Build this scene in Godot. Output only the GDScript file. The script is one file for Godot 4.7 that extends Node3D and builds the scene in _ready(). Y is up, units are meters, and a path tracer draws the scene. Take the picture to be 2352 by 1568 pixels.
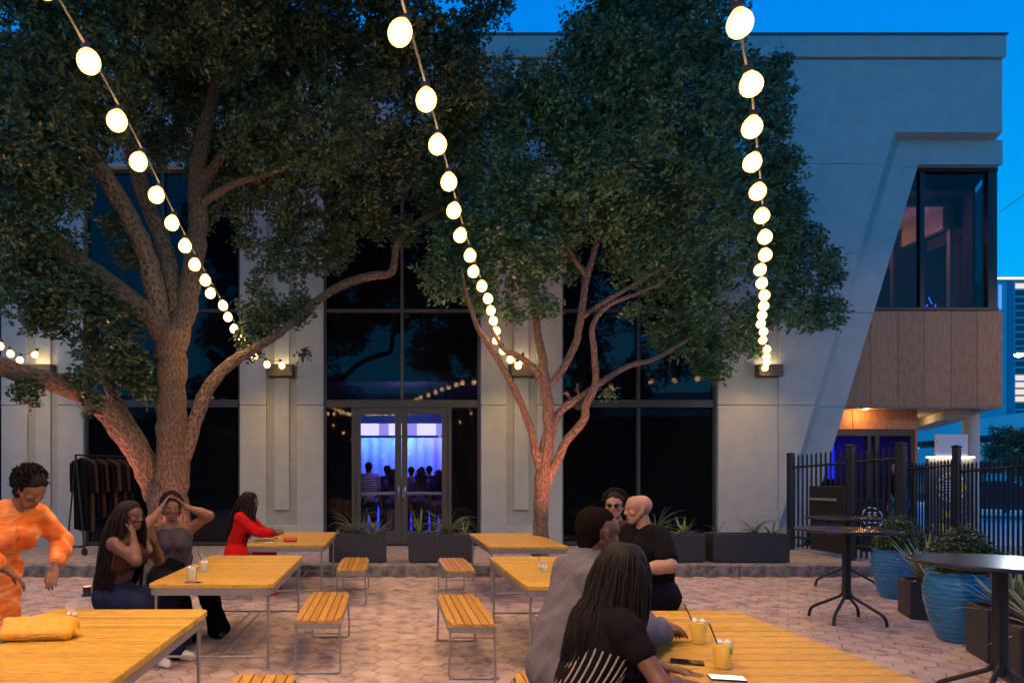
extends Node3D

# World metres: the camera stands at x 0, z 0 and looks towards -z; the facade is the plane z = -14.3.
var M := {}
var rng := RandomNumberGenerator.new()
var taken := {}


func _ready() -> void:
	rng.seed = 4711
	set_camera_and_light()
	make_materials()
	build_ground()
	build_building()
	build_right_wing()
	build_interior()
	build_tables()
	build_planters()
	build_fence()
	build_trees()
	build_strings()
	build_backdrop()
	build_mirrored_trees()
	build_people()
	build_small_things()


func set_camera_and_light() -> void:
	var cam := Camera3D.new()
	cam.name = "camera"
	cam.projection = Camera3D.PROJECTION_FRUSTUM
	cam.near = 0.05
	cam.far = 2000.0
	cam.size = 1568.0 / 1540.0 * 0.05
	cam.frustum_offset = Vector2(0.1857, 0.2032) * 0.05
	cam.position = Vector3(0, 1.63, 0)
	add_child(cam)
	cam.current = true
	var sky_mat := ProceduralSkyMaterial.new()
	sky_mat.sky_top_color = lin(0.0, 0.19, 0.82)
	sky_mat.sky_horizon_color = lin(0.002, 0.66, 1.12)
	sky_mat.sky_curve = 0.2
	sky_mat.ground_bottom_color = lin(0.02, 0.03, 0.05)
	sky_mat.ground_horizon_color = lin(0.03, 0.05, 0.08)
	sky_mat.sun_angle_max = 1.0
	var sky := Sky.new()
	sky.sky_material = sky_mat
	var env := Environment.new()
	env.background_mode = Environment.BG_SKY
	env.sky = sky
	env.background_energy_multiplier = 1.0
	env.tonemap_mode = Environment.TONE_MAPPER_LINEAR
	env.tonemap_exposure = 1.0
	env.sdfgi_enabled = true
	env.ssao_enabled = true
	env.ssil_enabled = true
	var we := WorldEnvironment.new()
	we.name = "world_environment"
	we.environment = env
	add_child(we)
	# the last of the daylight, the sun already down behind the camera's left
	var sun := DirectionalLight3D.new()
	sun.name = "afterglow"
	sun.light_energy = 0.02
	sun.light_color = Color(0.45, 0.78, 1.0)
	sun.light_angular_distance = 30.0
	sun.shadow_enabled = true
	sun.sky_mode = DirectionalLight3D.SKY_MODE_LIGHT_ONLY
	sun.rotation_degrees = Vector3(-12, 25, 0)
	add_child(sun)


func lin(r: float, g: float, b: float) -> Color:
	return Color(r, g, b).linear_to_srgb()


# ---------------------------------------------------------------- materials
func noise_tex(kind: int, freq: float, colors: Array, size := 512, seed_ := 1, octaves := 4, as_normal := false) -> NoiseTexture2D:
	var n := FastNoiseLite.new()
	n.noise_type = kind
	n.seed = seed_
	n.frequency = freq
	n.fractal_octaves = octaves
	if kind == FastNoiseLite.TYPE_CELLULAR:
		n.cellular_return_type = FastNoiseLite.RETURN_DISTANCE
	var t := NoiseTexture2D.new()
	t.width = size
	t.height = size
	t.seamless = true
	t.noise = n
	if as_normal:
		t.as_normal_map = true
		t.bump_strength = 6.0
	if colors.size():
		var g := Gradient.new()
		var offs := PackedFloat32Array()
		var cols := PackedColorArray()
		for c in colors:
			offs.append(c[0])
			cols.append(c[1])
		g.offsets = offs
		g.colors = cols
		t.color_ramp = g
	return t


func mat(called: String, col: Color, rough := 0.8, metal := 0.0) -> StandardMaterial3D:
	var m := StandardMaterial3D.new()
	m.resource_name = called
	m.albedo_color = col
	m.roughness = rough
	m.metallic = metal
	M[called] = m
	return m


func triplanar(m: StandardMaterial3D, tex: Texture2D, scale: Vector3, offset := Vector3.ZERO, bump: Texture2D = null, bump_scale := 0.0) -> StandardMaterial3D:
	m.albedo_texture = tex
	m.uv1_triplanar = true
	m.uv1_world_triplanar = true
	m.uv1_scale = scale
	m.uv1_offset = offset
	if bump:
		m.heightmap_enabled = true
		m.heightmap_texture = bump
		m.heightmap_scale = bump_scale
	return m


func emitter(called: String, col: Color, energy: float) -> StandardMaterial3D:
	var m := mat(called, Color(0.9, 0.9, 0.9), 0.5)
	m.emission_enabled = true
	m.emission = col
	m.emission_energy_multiplier = energy
	return m


func glass(called: String, col: Color, alpha: float) -> StandardMaterial3D:
	var m := mat(called, Color(col.r, col.g, col.b, alpha), 0.02)
	m.transparency = BaseMaterial3D.TRANSPARENCY_ALPHA
	m.metallic_specular = 0.38
	return m


func make_materials() -> void:
	var sm := FastNoiseLite.TYPE_SIMPLEX_SMOOTH
	var pe := FastNoiseLite.TYPE_PERLIN
	var blot := noise_tex(sm, 0.012, [[0.0, Color(0.92, 0.92, 0.92)], [0.5, Color(0.97, 0.97, 0.97)], [1.0, Color(1, 1, 1)]], 512, 3, 5)
	var fine := noise_tex(pe, 0.09, [], 512, 5, 3)
	var grain := noise_tex(pe, 0.035, [[0.25, Color(0.76, 0.67, 0.54)], [0.45, Color(0.92, 0.87, 0.80)], [0.6, Color(1.0, 0.98, 0.95)], [0.8, Color(0.88, 0.81, 0.71)]], 512, 7, 4)
	var grainb := noise_tex(pe, 0.05, [], 512, 9, 4)
	# teak slats: four tones, laid along x (tables) or along z (benches)
	var tones := [lin(0.56, 0.375, 0.058), lin(0.50, 0.325, 0.052), lin(0.61, 0.425, 0.072), lin(0.54, 0.355, 0.048), lin(0.53, 0.36, 0.061), lin(0.58, 0.385, 0.055)]
	for i in 6:
		var a := mat("teak_across_%d" % i, tones[i], 0.42)
		triplanar(a, grain, Vector3(0.55, 7.0, 7.0), Vector3(0.37 * i, 0.21 * i, 0.13 * i), grainb, 0.05)
		var b := mat("teak_along_%d" % i, Color(tones[i].r * 0.95, tones[i].g * 0.9, tones[i].b), 0.45)
		triplanar(b, grain, Vector3(7.0, 7.0, 0.55), Vector3(0.21 * i, 0.11 * i, 0.43 * i), grainb, 0.06)
	var steel := mat("steel", lin(0.34, 0.34, 0.35), 0.42, 0.75)
	triplanar(steel, blot, Vector3(2.5, 2.5, 2.5))
	mat("black_steel", lin(0.012, 0.012, 0.014), 0.42)
	var fence := mat("fence_black", lin(0.010, 0.011, 0.013), 0.5)
	triplanar(fence, blot, Vector3(2, 2, 2))
	mat("table_black", lin(0.010, 0.009, 0.010), 0.22)
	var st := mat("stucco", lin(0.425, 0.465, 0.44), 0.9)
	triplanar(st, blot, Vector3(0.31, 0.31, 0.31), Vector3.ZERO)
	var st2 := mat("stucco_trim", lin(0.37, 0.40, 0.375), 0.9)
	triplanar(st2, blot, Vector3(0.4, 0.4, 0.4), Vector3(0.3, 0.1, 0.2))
	mat("coping", lin(0.12, 0.12, 0.12), 0.5, 0.4)
	mat("joint_dark", lin(0.10, 0.095, 0.085), 0.9)
	mat("bronze_frame", lin(0.085, 0.075, 0.062), 0.5, 0.3)
	mat("window_frame", lin(0.06, 0.06, 0.06), 0.5, 0.3)
	mat("dark_frame", lin(0.02, 0.022, 0.025), 0.45, 0.3)
	glass("tinted_glass", lin(0.006, 0.006, 0.008), 0.62)
	glass("door_glass", lin(0.01, 0.01, 0.012), 0.12)
	glass("corner_glass", lin(0.005, 0.006, 0.012), 0.4).metallic_specular = 0.3
	glass("cup_glass", Color(0.95, 0.95, 0.95), 0.1)
	var softgrain := noise_tex(pe, 0.04, [[0.2, Color(0.87, 0.83, 0.79)], [0.5, Color(0.95, 0.93, 0.91)], [0.8, Color(1, 1, 1)]], 512, 27, 4)
	var wp := mat("panel_wood", lin(0.37, 0.19, 0.095), 0.6)
	triplanar(wp, softgrain, Vector3(0.9, 0.22, 0.9))
	var wp2 := mat("panel_wood_b", lin(0.33, 0.17, 0.085), 0.6)
	triplanar(wp2, softgrain, Vector3(0.9, 0.22, 0.9), Vector3(0.4, 0.3, 0.1))
	mat("interior_dark", lin(0.02, 0.018, 0.02), 0.95)
	mat("interior_black", lin(0.006, 0.006, 0.007), 0.95)
	mat("interior_floor", lin(0.05, 0.05, 0.06), 0.25)
	mat("interior_plum", lin(0.07, 0.045, 0.08), 0.9)
	mat("interior_beige", lin(0.42, 0.34, 0.25), 0.85)
	mat("curtain", lin(0.075, 0.05, 0.085), 0.95)
	# paving
	var dirt := noise_tex(sm, 0.02, [[0.0, Color(0.62, 0.58, 0.55)], [0.42, Color(0.90, 0.88, 0.86)], [1.0, Color(1.0, 1.0, 1.0)]], 512, 17, 5)
	var pv := [lin(0.50, 0.415, 0.375), lin(0.53, 0.455, 0.395), lin(0.475, 0.385, 0.36), lin(0.52, 0.425, 0.375), lin(0.45, 0.38, 0.365)]
	for i in 5:
		var p := mat("paver_%d" % i, pv[i], 0.85)
		triplanar(p, dirt, Vector3(0.33, 0.33, 0.33), Vector3(0.17 * i, 0, 0.29 * i), fine, 0.2)
	var pf := mat("paver_mixed", Color.WHITE, 0.85)
	triplanar(pf, dirt, Vector3(0.33, 0.33, 0.33), Vector3.ZERO, fine, 0.2)
	pf.vertex_color_use_as_albedo = true
	mat("joint_sand", lin(0.11, 0.075, 0.055), 0.95)
	var cn := mat("concrete", lin(0.36, 0.325, 0.285), 0.9)
	triplanar(cn, dirt, Vector3(0.55, 0.55, 0.55), Vector3(0.2, 0.4, 0.1), fine, 0.25)
	var kerbstain := noise_tex(pe, 0.03, [[0.2, Color(0.66, 0.63, 0.60)], [0.5, Color(0.90, 0.88, 0.86)], [0.8, Color(1, 1, 1)]], 512, 23, 5)
	var kb := mat("kerb_concrete", lin(0.30, 0.28, 0.255), 0.92)
	triplanar(kb, kerbstain, Vector3(0.5, 0.5, 0.5), Vector3.ZERO, fine, 0.3)
	var asp := mat("asphalt", lin(0.055, 0.055, 0.056), 0.9)
	triplanar(asp, dirt, Vector3(0.1, 0.1, 0.1), Vector3.ZERO, fine, 0.4)
	# planting
	var pl := mat("planter_grey", lin(0.032, 0.033, 0.037), 0.6)
	triplanar(pl, blot, Vector3(0.8, 0.8, 0.8))
	mat("soil", lin(0.03, 0.022, 0.016), 1.0)
	var rip := noise_tex(pe, 0.02, [], 512, 31, 2)
	var gz := mat("blue_glaze", lin(0.012, 0.20, 0.40), 0.18)
	triplanar(gz, noise_tex(sm, 0.02, [[0.0, Color(0.55, 0.75, 0.65)], [0.5, Color(0.85, 0.9, 1.0)], [1.0, Color(1.0, 1.0, 1.0)]], 256, 33, 4), Vector3(1.2, 3.0, 1.2), Vector3.ZERO, rip, 1.6)
	gz.heightmap_enabled = true
	gz.clearcoat_enabled = true
	gz.clearcoat = 0.8
	gz.clearcoat_roughness = 0.08
	var lf := mat("leaf", Color.WHITE, 0.45)
	lf.vertex_color_use_as_albedo = true
	lf.cull_mode = BaseMaterial3D.CULL_DISABLED
	var bk := noise_tex(FastNoiseLite.TYPE_CELLULAR, 0.03, [[0.0, Color(0.34, 0.30, 0.27)], [0.4, Color(0.85, 0.82, 0.78)], [1.0, Color(1, 1, 1)]], 512, 41, 3)
	var bkh := noise_tex(FastNoiseLite.TYPE_CELLULAR, 0.03, [], 512, 41, 3)
	for i in 2:
		var b := mat("bark_%d" % i, [lin(0.25, 0.19, 0.125), lin(0.34, 0.24, 0.165)][i], 0.92)
		b.albedo_texture = bk
		b.uv1_scale = Vector3(1, 1, 1)
		b.heightmap_enabled = true
		b.heightmap_texture = bkh
		b.heightmap_scale = [7.0, 4.5][i]
	mat("yucca", lin(0.20, 0.235, 0.06), 0.5)
	mat("yucca_dry", lin(0.36, 0.27, 0.10), 0.6)
	mat("grass_blade", lin(0.075, 0.115, 0.045), 0.5)
	mat("bush_leaf", Color.WHITE, 0.45).vertex_color_use_as_albedo = true
	# lamps
	emitter("bulb_glow", Color(1.0, 0.88, 0.66), 16.0)
	var shell := glass("bulb_shell_glow", Color(1.0, 0.8, 0.5), 0.55)
	shell.emission_enabled = true
	shell.emission = Color(1.0, 0.80, 0.48)
	shell.emission_energy_multiplier = 2.4
	mat("bulb_socket", lin(0.02, 0.018, 0.016), 0.6)
	mat("cable", lin(0.24, 0.20, 0.14), 0.6)
	emitter("sconce_lamp_glow", Color(1.0, 0.82, 0.55), 0.6)
	mat("sconce_bronze", lin(0.10, 0.085, 0.065), 0.55, 0.3)
	# cloth and skin
	mat("skin_deep", lin(0.115, 0.050, 0.026), 0.5)
	mat("skin_brown", lin(0.20, 0.088, 0.045), 0.5)
	mat("skin_light", lin(0.36, 0.19, 0.12), 0.5)
	var hair := mat("hair_black", lin(0.010, 0.008, 0.008), 0.55)
	hair.metallic_specular = 0.25
	mat("hair_cropped", lin(0.008, 0.006, 0.005), 0.95).metallic_specular = 0.1
	mat("hair_brown", lin(0.016, 0.010, 0.008), 0.6).metallic_specular = 0.25
	mat("hair_grey", lin(0.03, 0.027, 0.028), 0.8).metallic_specular = 0.2
	var weave := noise_tex(pe, 0.18, [[0.2, Color(0.72, 0.72, 0.72)], [0.8, Color(1, 1, 1)]], 256, 51, 3)
	for c in [["cloth_orange", lin(0.80, 0.30, 0.07)], ["cloth_brown", lin(0.085, 0.040, 0.028)], ["denim", lin(0.018, 0.028, 0.075)], ["cloth_grey", lin(0.085, 0.075, 0.088)], ["cloth_black", lin(0.010, 0.009, 0.011)], ["cloth_red", lin(0.78, 0.016, 0.014)], ["cloth_chambray", lin(0.17, 0.165, 0.19)], ["cloth_navy", lin(0.012, 0.011, 0.018)], ["cloth_blue", lin(0.05, 0.22, 0.45)], ["cloth_taupe", lin(0.10, 0.06, 0.04)], ["cloth_stripe", lin(0.30, 0.26, 0.32)], ["cloth_white", lin(0.7, 0.7, 0.7)], ["cloth_cream", lin(0.45, 0.40, 0.36)]]:
		var m := mat(c[0], c[1], 0.9)
		triplanar(m, weave, Vector3(3, 3, 3))
		m.metallic_specular = 0.2
	var swirl := noise_tex(pe, 0.012, [[0.0, Color(0.66, 0.20, 0.04)], [0.35, Color(0.90, 0.42, 0.09)], [0.52, Color(0.96, 0.54, 0.18)], [0.6, Color(0.95, 0.72, 0.52)], [0.66, Color(0.90, 0.50, 0.22)], [1.0, Color(0.78, 0.28, 0.05)]], 512, 61, 3)
	var wrap := mat("cloth_swirl", Color.WHITE, 0.9)
	triplanar(wrap, swirl, Vector3(0.5, 1.5, 0.5))
	mat("eye_white", lin(0.38, 0.34, 0.31), 0.3)
	mat("lip_tone", lin(0.16, 0.045, 0.035), 0.35)
	mat("leather_dark", lin(0.03, 0.018, 0.012), 0.45)
	mat("leather_white", lin(0.7, 0.68, 0.66), 0.5)
	var yl := mat("leather_mustard", lin(0.66, 0.33, 0.012), 0.38)
	triplanar(yl, blot, Vector3(3, 3, 3), Vector3.ZERO, fine, 0.15)
	mat("leather_red", lin(0.5, 0.03, 0.02), 0.45)
	mat("brass", lin(0.6, 0.42, 0.18), 0.25, 1.0)
	mat("chrome", lin(0.65, 0.65, 0.66), 0.18, 1.0)
	mat("phone_black", lin(0.008, 0.008, 0.009), 0.12)
	mat("phone_rose", lin(0.5, 0.32, 0.28), 0.3, 0.4)
	mat("drink_yellow", lin(0.92, 0.60, 0.01), 0.25).backlight = Color(0.5, 0.4, 0.05)
	M.drink_yellow.backlight_enabled = true
	mat("drink_pale", lin(0.55, 0.52, 0.30), 0.25).backlight = Color(0.4, 0.4, 0.3)
	M.drink_pale.backlight_enabled = true
	mat("drink_amber", lin(0.35, 0.15, 0.03), 0.25)
	mat("lime", lin(0.16, 0.30, 0.03), 0.4)
	mat("ice", lin(0.75, 0.75, 0.72), 0.15)
	mat("straw_black", lin(0.01, 0.008, 0.008), 0.35)
	mat("white_paint", lin(0.72, 0.74, 0.75), 0.6)
	mat("tower_wall", lin(0.62, 0.62, 0.66), 0.7)
	mat("tower_glass", lin(0.03, 0.06, 0.09), 0.08)
	mat("overpass", lin(0.68, 0.68, 0.66), 0.9)
	mat("car_paint", lin(0.10, 0.10, 0.11), 0.25, 0.5)
	mat("tyre", lin(0.012, 0.012, 0.012), 0.9)
	mat("sign_yellow", lin(0.85, 0.55, 0.02), 0.6)
	mat("sign_panel", lin(0.10, 0.09, 0.075), 0.5)

# ---------------------------------------------------------------- shapes
class Geo:
	var vs := PackedVector3Array()
	var ns := PackedVector3Array()
	var uv := PackedVector2Array()
	var ix := PackedInt32Array()

	func tri(a: Vector3, b: Vector3, c: Vector3) -> void:
		var n := (b - a).cross(c - a).normalized()
		var i := vs.size()
		for p in [a, b, c]:
			vs.append(p)
			ns.append(n)
			uv.append(Vector2(p.x, p.y))
		ix.append_array(PackedInt32Array([i, i + 2, i + 1]))

	func quad(a: Vector3, b: Vector3, c: Vector3, d: Vector3) -> void:
		var n := (b - a).cross(c - a)
		if n.length_squared() < 1e-14:
			n = (c - a).cross(d - a)
		n = n.normalized()
		var i := vs.size()
		for p in [a, b, c, d]:
			vs.append(p)
			ns.append(n)
			uv.append(Vector2(p.x, p.y))
		ix.append_array(PackedInt32Array([i, i + 2, i + 1, i, i + 3, i + 2]))

	func box(lo: Vector3, hi: Vector3, bev := 0.0) -> void:
		var c := (lo + hi) * 0.5
		var h := (hi - lo) * 0.5
		h = h.abs()
		bev = minf(bev, minf(h.x, minf(h.y, h.z)) * 0.9)
		# six faces
		for ax in 3:
			for s in [-1.0, 1.0]:
				var u := (ax + 1) % 3
				var w := (ax + 2) % 3
				var p := []
				for q in [[-1, -1], [1, -1], [1, 1], [-1, 1]]:
					var v := Vector3.ZERO
					v[ax] = s * h[ax]
					v[u] = q[0] * (h[u] - bev)
					v[w] = q[1] * (h[w] - bev)
					p.append(c + v)
				if s > 0:
					quad(p[0], p[1], p[2], p[3])
				else:
					quad(p[3], p[2], p[1], p[0])
		if bev <= 0.0:
			return
		for ax in 3: # edges along ax
			var u := (ax + 1) % 3
			var w := (ax + 2) % 3
			for su in [-1.0, 1.0]:
				for sw in [-1.0, 1.0]:
					var a := Vector3.ZERO
					a[u] = su * h[u]
					a[w] = sw * (h[w] - bev)
					var b := Vector3.ZERO
					b[u] = su * (h[u] - bev)
					b[w] = sw * h[w]
					var l := h[ax] - bev
					var a0 := a
					var a1 := a
					var b0 := b
					var b1 := b
					a0[ax] = -l
					a1[ax] = l
					b0[ax] = -l
					b1[ax] = l
					if su * sw > 0:
						quad(c + a0, c + b0, c + b1, c + a1)
					else:
						quad(c + b0, c + a0, c + a1, c + b1)
		for sx in [-1.0, 1.0]:
			for sy in [-1.0, 1.0]:
				for sz in [-1.0, 1.0]:
					var a := c + Vector3(sx * h.x, sy * (h.y - bev), sz * (h.z - bev))
					var b := c + Vector3(sx * (h.x - bev), sy * h.y, sz * (h.z - bev))
					var d := c + Vector3(sx * (h.x - bev), sy * (h.y - bev), sz * h.z)
					if sx * sy * sz > 0:
						tri(a, b, d)
					else:
						tri(a, d, b)

	# polygon in x, y (counter-clockwise seen from +z) from z0 (front, nearer +z) back to z1
	func prism(poly: PackedVector2Array, z0: float, z1: float) -> void:
		if Geometry2D.is_polygon_clockwise(poly):
			poly.reverse()
		var t := Geometry2D.triangulate_polygon(poly)
		for k in range(0, t.size(), 3):
			var a := poly[t[k]]
			var b := poly[t[k + 1]]
			var c := poly[t[k + 2]]
			if (b - a).cross(c - a) < 0.0:
				var x := b
				b = c
				c = x
			tri(Vector3(a.x, a.y, z0), Vector3(b.x, b.y, z0), Vector3(c.x, c.y, z0))
			tri(Vector3(a.x, a.y, z1), Vector3(c.x, c.y, z1), Vector3(b.x, b.y, z1))
		for k in poly.size():
			var a := poly[k]
			var b := poly[(k + 1) % poly.size()]
			quad(Vector3(a.x, a.y, z1), Vector3(b.x, b.y, z1), Vector3(b.x, b.y, z0), Vector3(a.x, a.y, z0))

	func tube(pts: Array, rad: Array, sides := 8, caps := true, vscale := 1.0, uscale := 1.0, squash := 1.0) -> void:
		var n := pts.size()
		var base := vs.size()
		var up := Vector3.UP
		var dirs := []
		for i in n:
			var d: Vector3 = (pts[mini(i + 1, n - 1)] - pts[maxi(i - 1, 0)]).normalized()
			dirs.append(d)
		var d0: Vector3 = dirs[0]
		var side := d0.cross(up)
		if side.length() < 0.05:
			side = d0.cross(Vector3.RIGHT)
		side = side.normalized()
		var along := 0.0
		for i in n:
			var d: Vector3 = dirs[i]
			side = (side - d * side.dot(d)).normalized()
			var other := d.cross(side)
			if i > 0:
				along += (pts[i] - pts[i - 1]).length()
			var r: float = rad[mini(i, rad.size() - 1)]
			for s in sides + 1:
				var a := TAU * s / sides
				var o := side * cos(a) + other * sin(a) * squash
				vs.append(pts[i] + o * r)
				ns.append(o.normalized())
				uv.append(Vector2(float(s) / sides * uscale, along * vscale))
		for i in n - 1:
			for s in sides:
				var a := base + i * (sides + 1) + s
				var b := a + sides + 1
				ix.append_array(PackedInt32Array([a, b, a + 1, a + 1, b, b + 1]))
		if caps:
			for e in [0, n - 1]:
				var ci := vs.size()
				var nn: Vector3 = dirs[e] * (-1.0 if e == 0 else 1.0)
				vs.append(pts[e])
				ns.append(nn)
				uv.append(Vector2(0.5, 0.5))
				for s in sides + 1:
					vs.append(vs[base + e * (sides + 1) + s])
					ns.append(nn)
					uv.append(Vector2(0.5, 0.5))
				for s in sides:
					if e == 0:
						ix.append_array(PackedInt32Array([ci, ci + 1 + s, ci + 2 + s]))
					else:
						ix.append_array(PackedInt32Array([ci, ci + 2 + s, ci + 1 + s]))

	# profile of (radius, height) from the bottom up, turned round y
	func lathe(at: Vector3, prof: Array, sides := 24, cap_top := false, cap_low := true) -> void:
		var base := vs.size()
		var n := prof.size()
		for i in n:
			var p: Vector2 = prof[i]
			var a: Vector2 = prof[maxi(i - 1, 0)]
			var b: Vector2 = prof[mini(i + 1, n - 1)]
			var t := (b - a).normalized()
			var nn := Vector2(t.y, -t.x)
			for s in sides + 1:
				var ang := TAU * s / sides
				vs.append(at + Vector3(cos(ang) * p.x, p.y, sin(ang) * p.x))
				ns.append(Vector3(cos(ang) * nn.x, nn.y, sin(ang) * nn.x).normalized())
				uv.append(Vector2(float(s) / sides, p.y))
		for i in n - 1:
			for s in sides:
				var a := base + i * (sides + 1) + s
				var b := a + sides + 1
				ix.append_array(PackedInt32Array([a, a + 1, b, a + 1, b + 1, b]))
		for e in [0, n - 1]:
			if (e == 0 and not cap_low) or (e != 0 and not cap_top):
				continue
			var p: Vector2 = prof[e]
			for s in sides:
				var a0 := TAU * s / sides
				var a1 := TAU * (s + 1) / sides
				var q0 := at + Vector3(cos(a0) * p.x, p.y, sin(a0) * p.x)
				var q1 := at + Vector3(cos(a1) * p.x, p.y, sin(a1) * p.x)
				var c := at + Vector3(0, p.y, 0)
				if e == 0:
					tri(c, q0, q1)
				else:
					tri(c, q1, q0)

	func ball(c: Vector3, r: Vector3, rings := 8, sides := 12) -> void:
		var base := vs.size()
		for i in rings + 1:
			var ph := PI * i / rings - PI / 2
			for s in sides + 1:
				var a := TAU * s / sides
				var n := Vector3(cos(a) * cos(ph), sin(ph), sin(a) * cos(ph))
				vs.append(c + n * r)
				ns.append((n / r).normalized())
				uv.append(Vector2(float(s) / sides, float(i) / rings))
		for i in rings:
			for s in sides:
				var a := base + i * (sides + 1) + s
				var b := a + sides + 1
				ix.append_array(PackedInt32Array([a, a + 1, b, a + 1, b + 1, b]))

	# a folded blade from a to c by way of b
	func blade(a: Vector3, b: Vector3, c: Vector3, wide: float, side: Vector3) -> void:
		var m0 := a.lerp(b, 0.55)
		var m1 := b.lerp(c, 0.5)
		quad(a - side * wide * 0.6, a + side * wide * 0.6, m0 + side * wide, m0 - side * wide)
		quad(m0 - side * wide, m0 + side * wide, m1 + side * wide * 0.7, m1 - side * wide * 0.7)
		tri(m1 - side * wide * 0.7, m1 + side * wide * 0.7, c)

	func add(o: Geo, t: Transform3D) -> void:
		var base := vs.size()
		for i in o.vs.size():
			vs.append(t * o.vs[i])
			ns.append((t.basis * o.ns[i]).normalized())
		uv.append_array(o.uv)
		for i in o.ix:
			ix.append(base + i)

	func mesh() -> ArrayMesh:
		var m := ArrayMesh.new()
		if vs.is_empty():
			return m
		var arr := []
		arr.resize(Mesh.ARRAY_MAX)
		arr[Mesh.ARRAY_VERTEX] = vs
		arr[Mesh.ARRAY_NORMAL] = ns
		arr[Mesh.ARRAY_TEX_UV] = uv
		arr[Mesh.ARRAY_INDEX] = ix
		m.add_surface_from_arrays(Mesh.PRIMITIVE_TRIANGLES, arr)
		return m


func numbered(called: String) -> String:
	if not taken.has(called):
		taken[called] = 0
		return called
	taken[called] += 1
	return "%s_%03d" % [called, taken[called]]


func put(m: Mesh, called: String, material: Material, parent: Node = self, at := Transform3D.IDENTITY) -> MeshInstance3D:
	var o := MeshInstance3D.new()
	o.name = numbered(called) if parent == self else called
	o.mesh = m
	o.material_override = material
	o.transform = at
	parent.add_child(o, true)
	return o


func obj(g: Geo, called: String, material: Material, parent: Node = self) -> MeshInstance3D:
	return put(g.mesh(), called, material, parent)


func thing(called: String, label: String, category: String, at := Vector3.ZERO, yaw := 0.0, group := "") -> Node3D:
	var o := Node3D.new()
	o.name = numbered(called)
	add_child(o)
	o.position = at
	o.rotation.y = yaw
	tag(o, label, category, group)
	return o


func tag(o: Node, label: String, category: String, group := "") -> Node:
	o.set_meta("label", label)
	o.set_meta("category", category)
	if group:
		o.set_meta("group", group)
	return o


func setting(o: Node, label := "") -> Node:
	o.set_meta("kind", "structure")
	if label:
		o.set_meta("label", label)
	return o


func copy_of(o: Node3D, label: String, at: Vector3, yaw := 0.0, group := "") -> Node3D:
	var base := String(o.name)
	if base.length() > 4 and base[base.length() - 4] == "_" and base.right(3).is_valid_int():
		base = base.left(base.length() - 4)
	var c: Node3D = o.duplicate()
	c.name = numbered(base)
	add_child(c)
	c.position = at
	c.rotation.y = yaw
	c.set_meta("label", label)
	if group:
		c.set_meta("group", group)
	return c


func boxm(lo: Vector3, hi: Vector3, bev := 0.0) -> Geo:
	var g := Geo.new()
	g.box(lo, hi, bev)
	return g


# a slab between x0..x1, y0..y1 with its face at depth d0 and its back at d1 (metres from the camera plane)
func slab(called: String, material: Material, parent: Node, x0: float, x1: float, y0: float, y1: float, d0: float, d1: float, bev := 0.004) -> MeshInstance3D:
	return obj(boxm(Vector3(x0, y0, -d1), Vector3(x1, y1, -d0), bev), called, material, parent)


func omni(called: String, at: Vector3, energy: float, col: Color, size := 0.05, parent: Node = self) -> OmniLight3D:
	var l := OmniLight3D.new()
	l.name = called
	l.position = at
	l.light_energy = energy
	l.light_color = col
	l.light_size = size
	l.omni_range = 40.0
	l.omni_attenuation = 2.0
	l.shadow_enabled = true
	parent.add_child(l, true)
	return l

# ---------------------------------------------------------------- ground
func hex_mesh(rad: float, tall: float) -> ArrayMesh:
	var g := Geo.new()
	var bev := 0.006
	for k in 6:
		var a0 := TAU * k / 6.0
		var a1 := TAU * (k + 1) / 6.0
		var o0 := Vector3(cos(a0) * rad, 0, -sin(a0) * rad * 0.955)
		var o1 := Vector3(cos(a1) * rad, 0, -sin(a1) * rad * 0.955)
		var i0 := o0 * ((rad - bev) / rad)
		var i1 := o1 * ((rad - bev) / rad)
		var dn := Vector3(0, -bev * 0.7, 0)
		var low := Vector3(0, -tall, 0)
		g.tri(Vector3.ZERO, i0, i1)
		g.quad(i0, o0 + dn, o1 + dn, i1)
		g.quad(o0 + dn, o0 + low, o1 + low, o1 + dn)
	return g.mesh()


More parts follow.
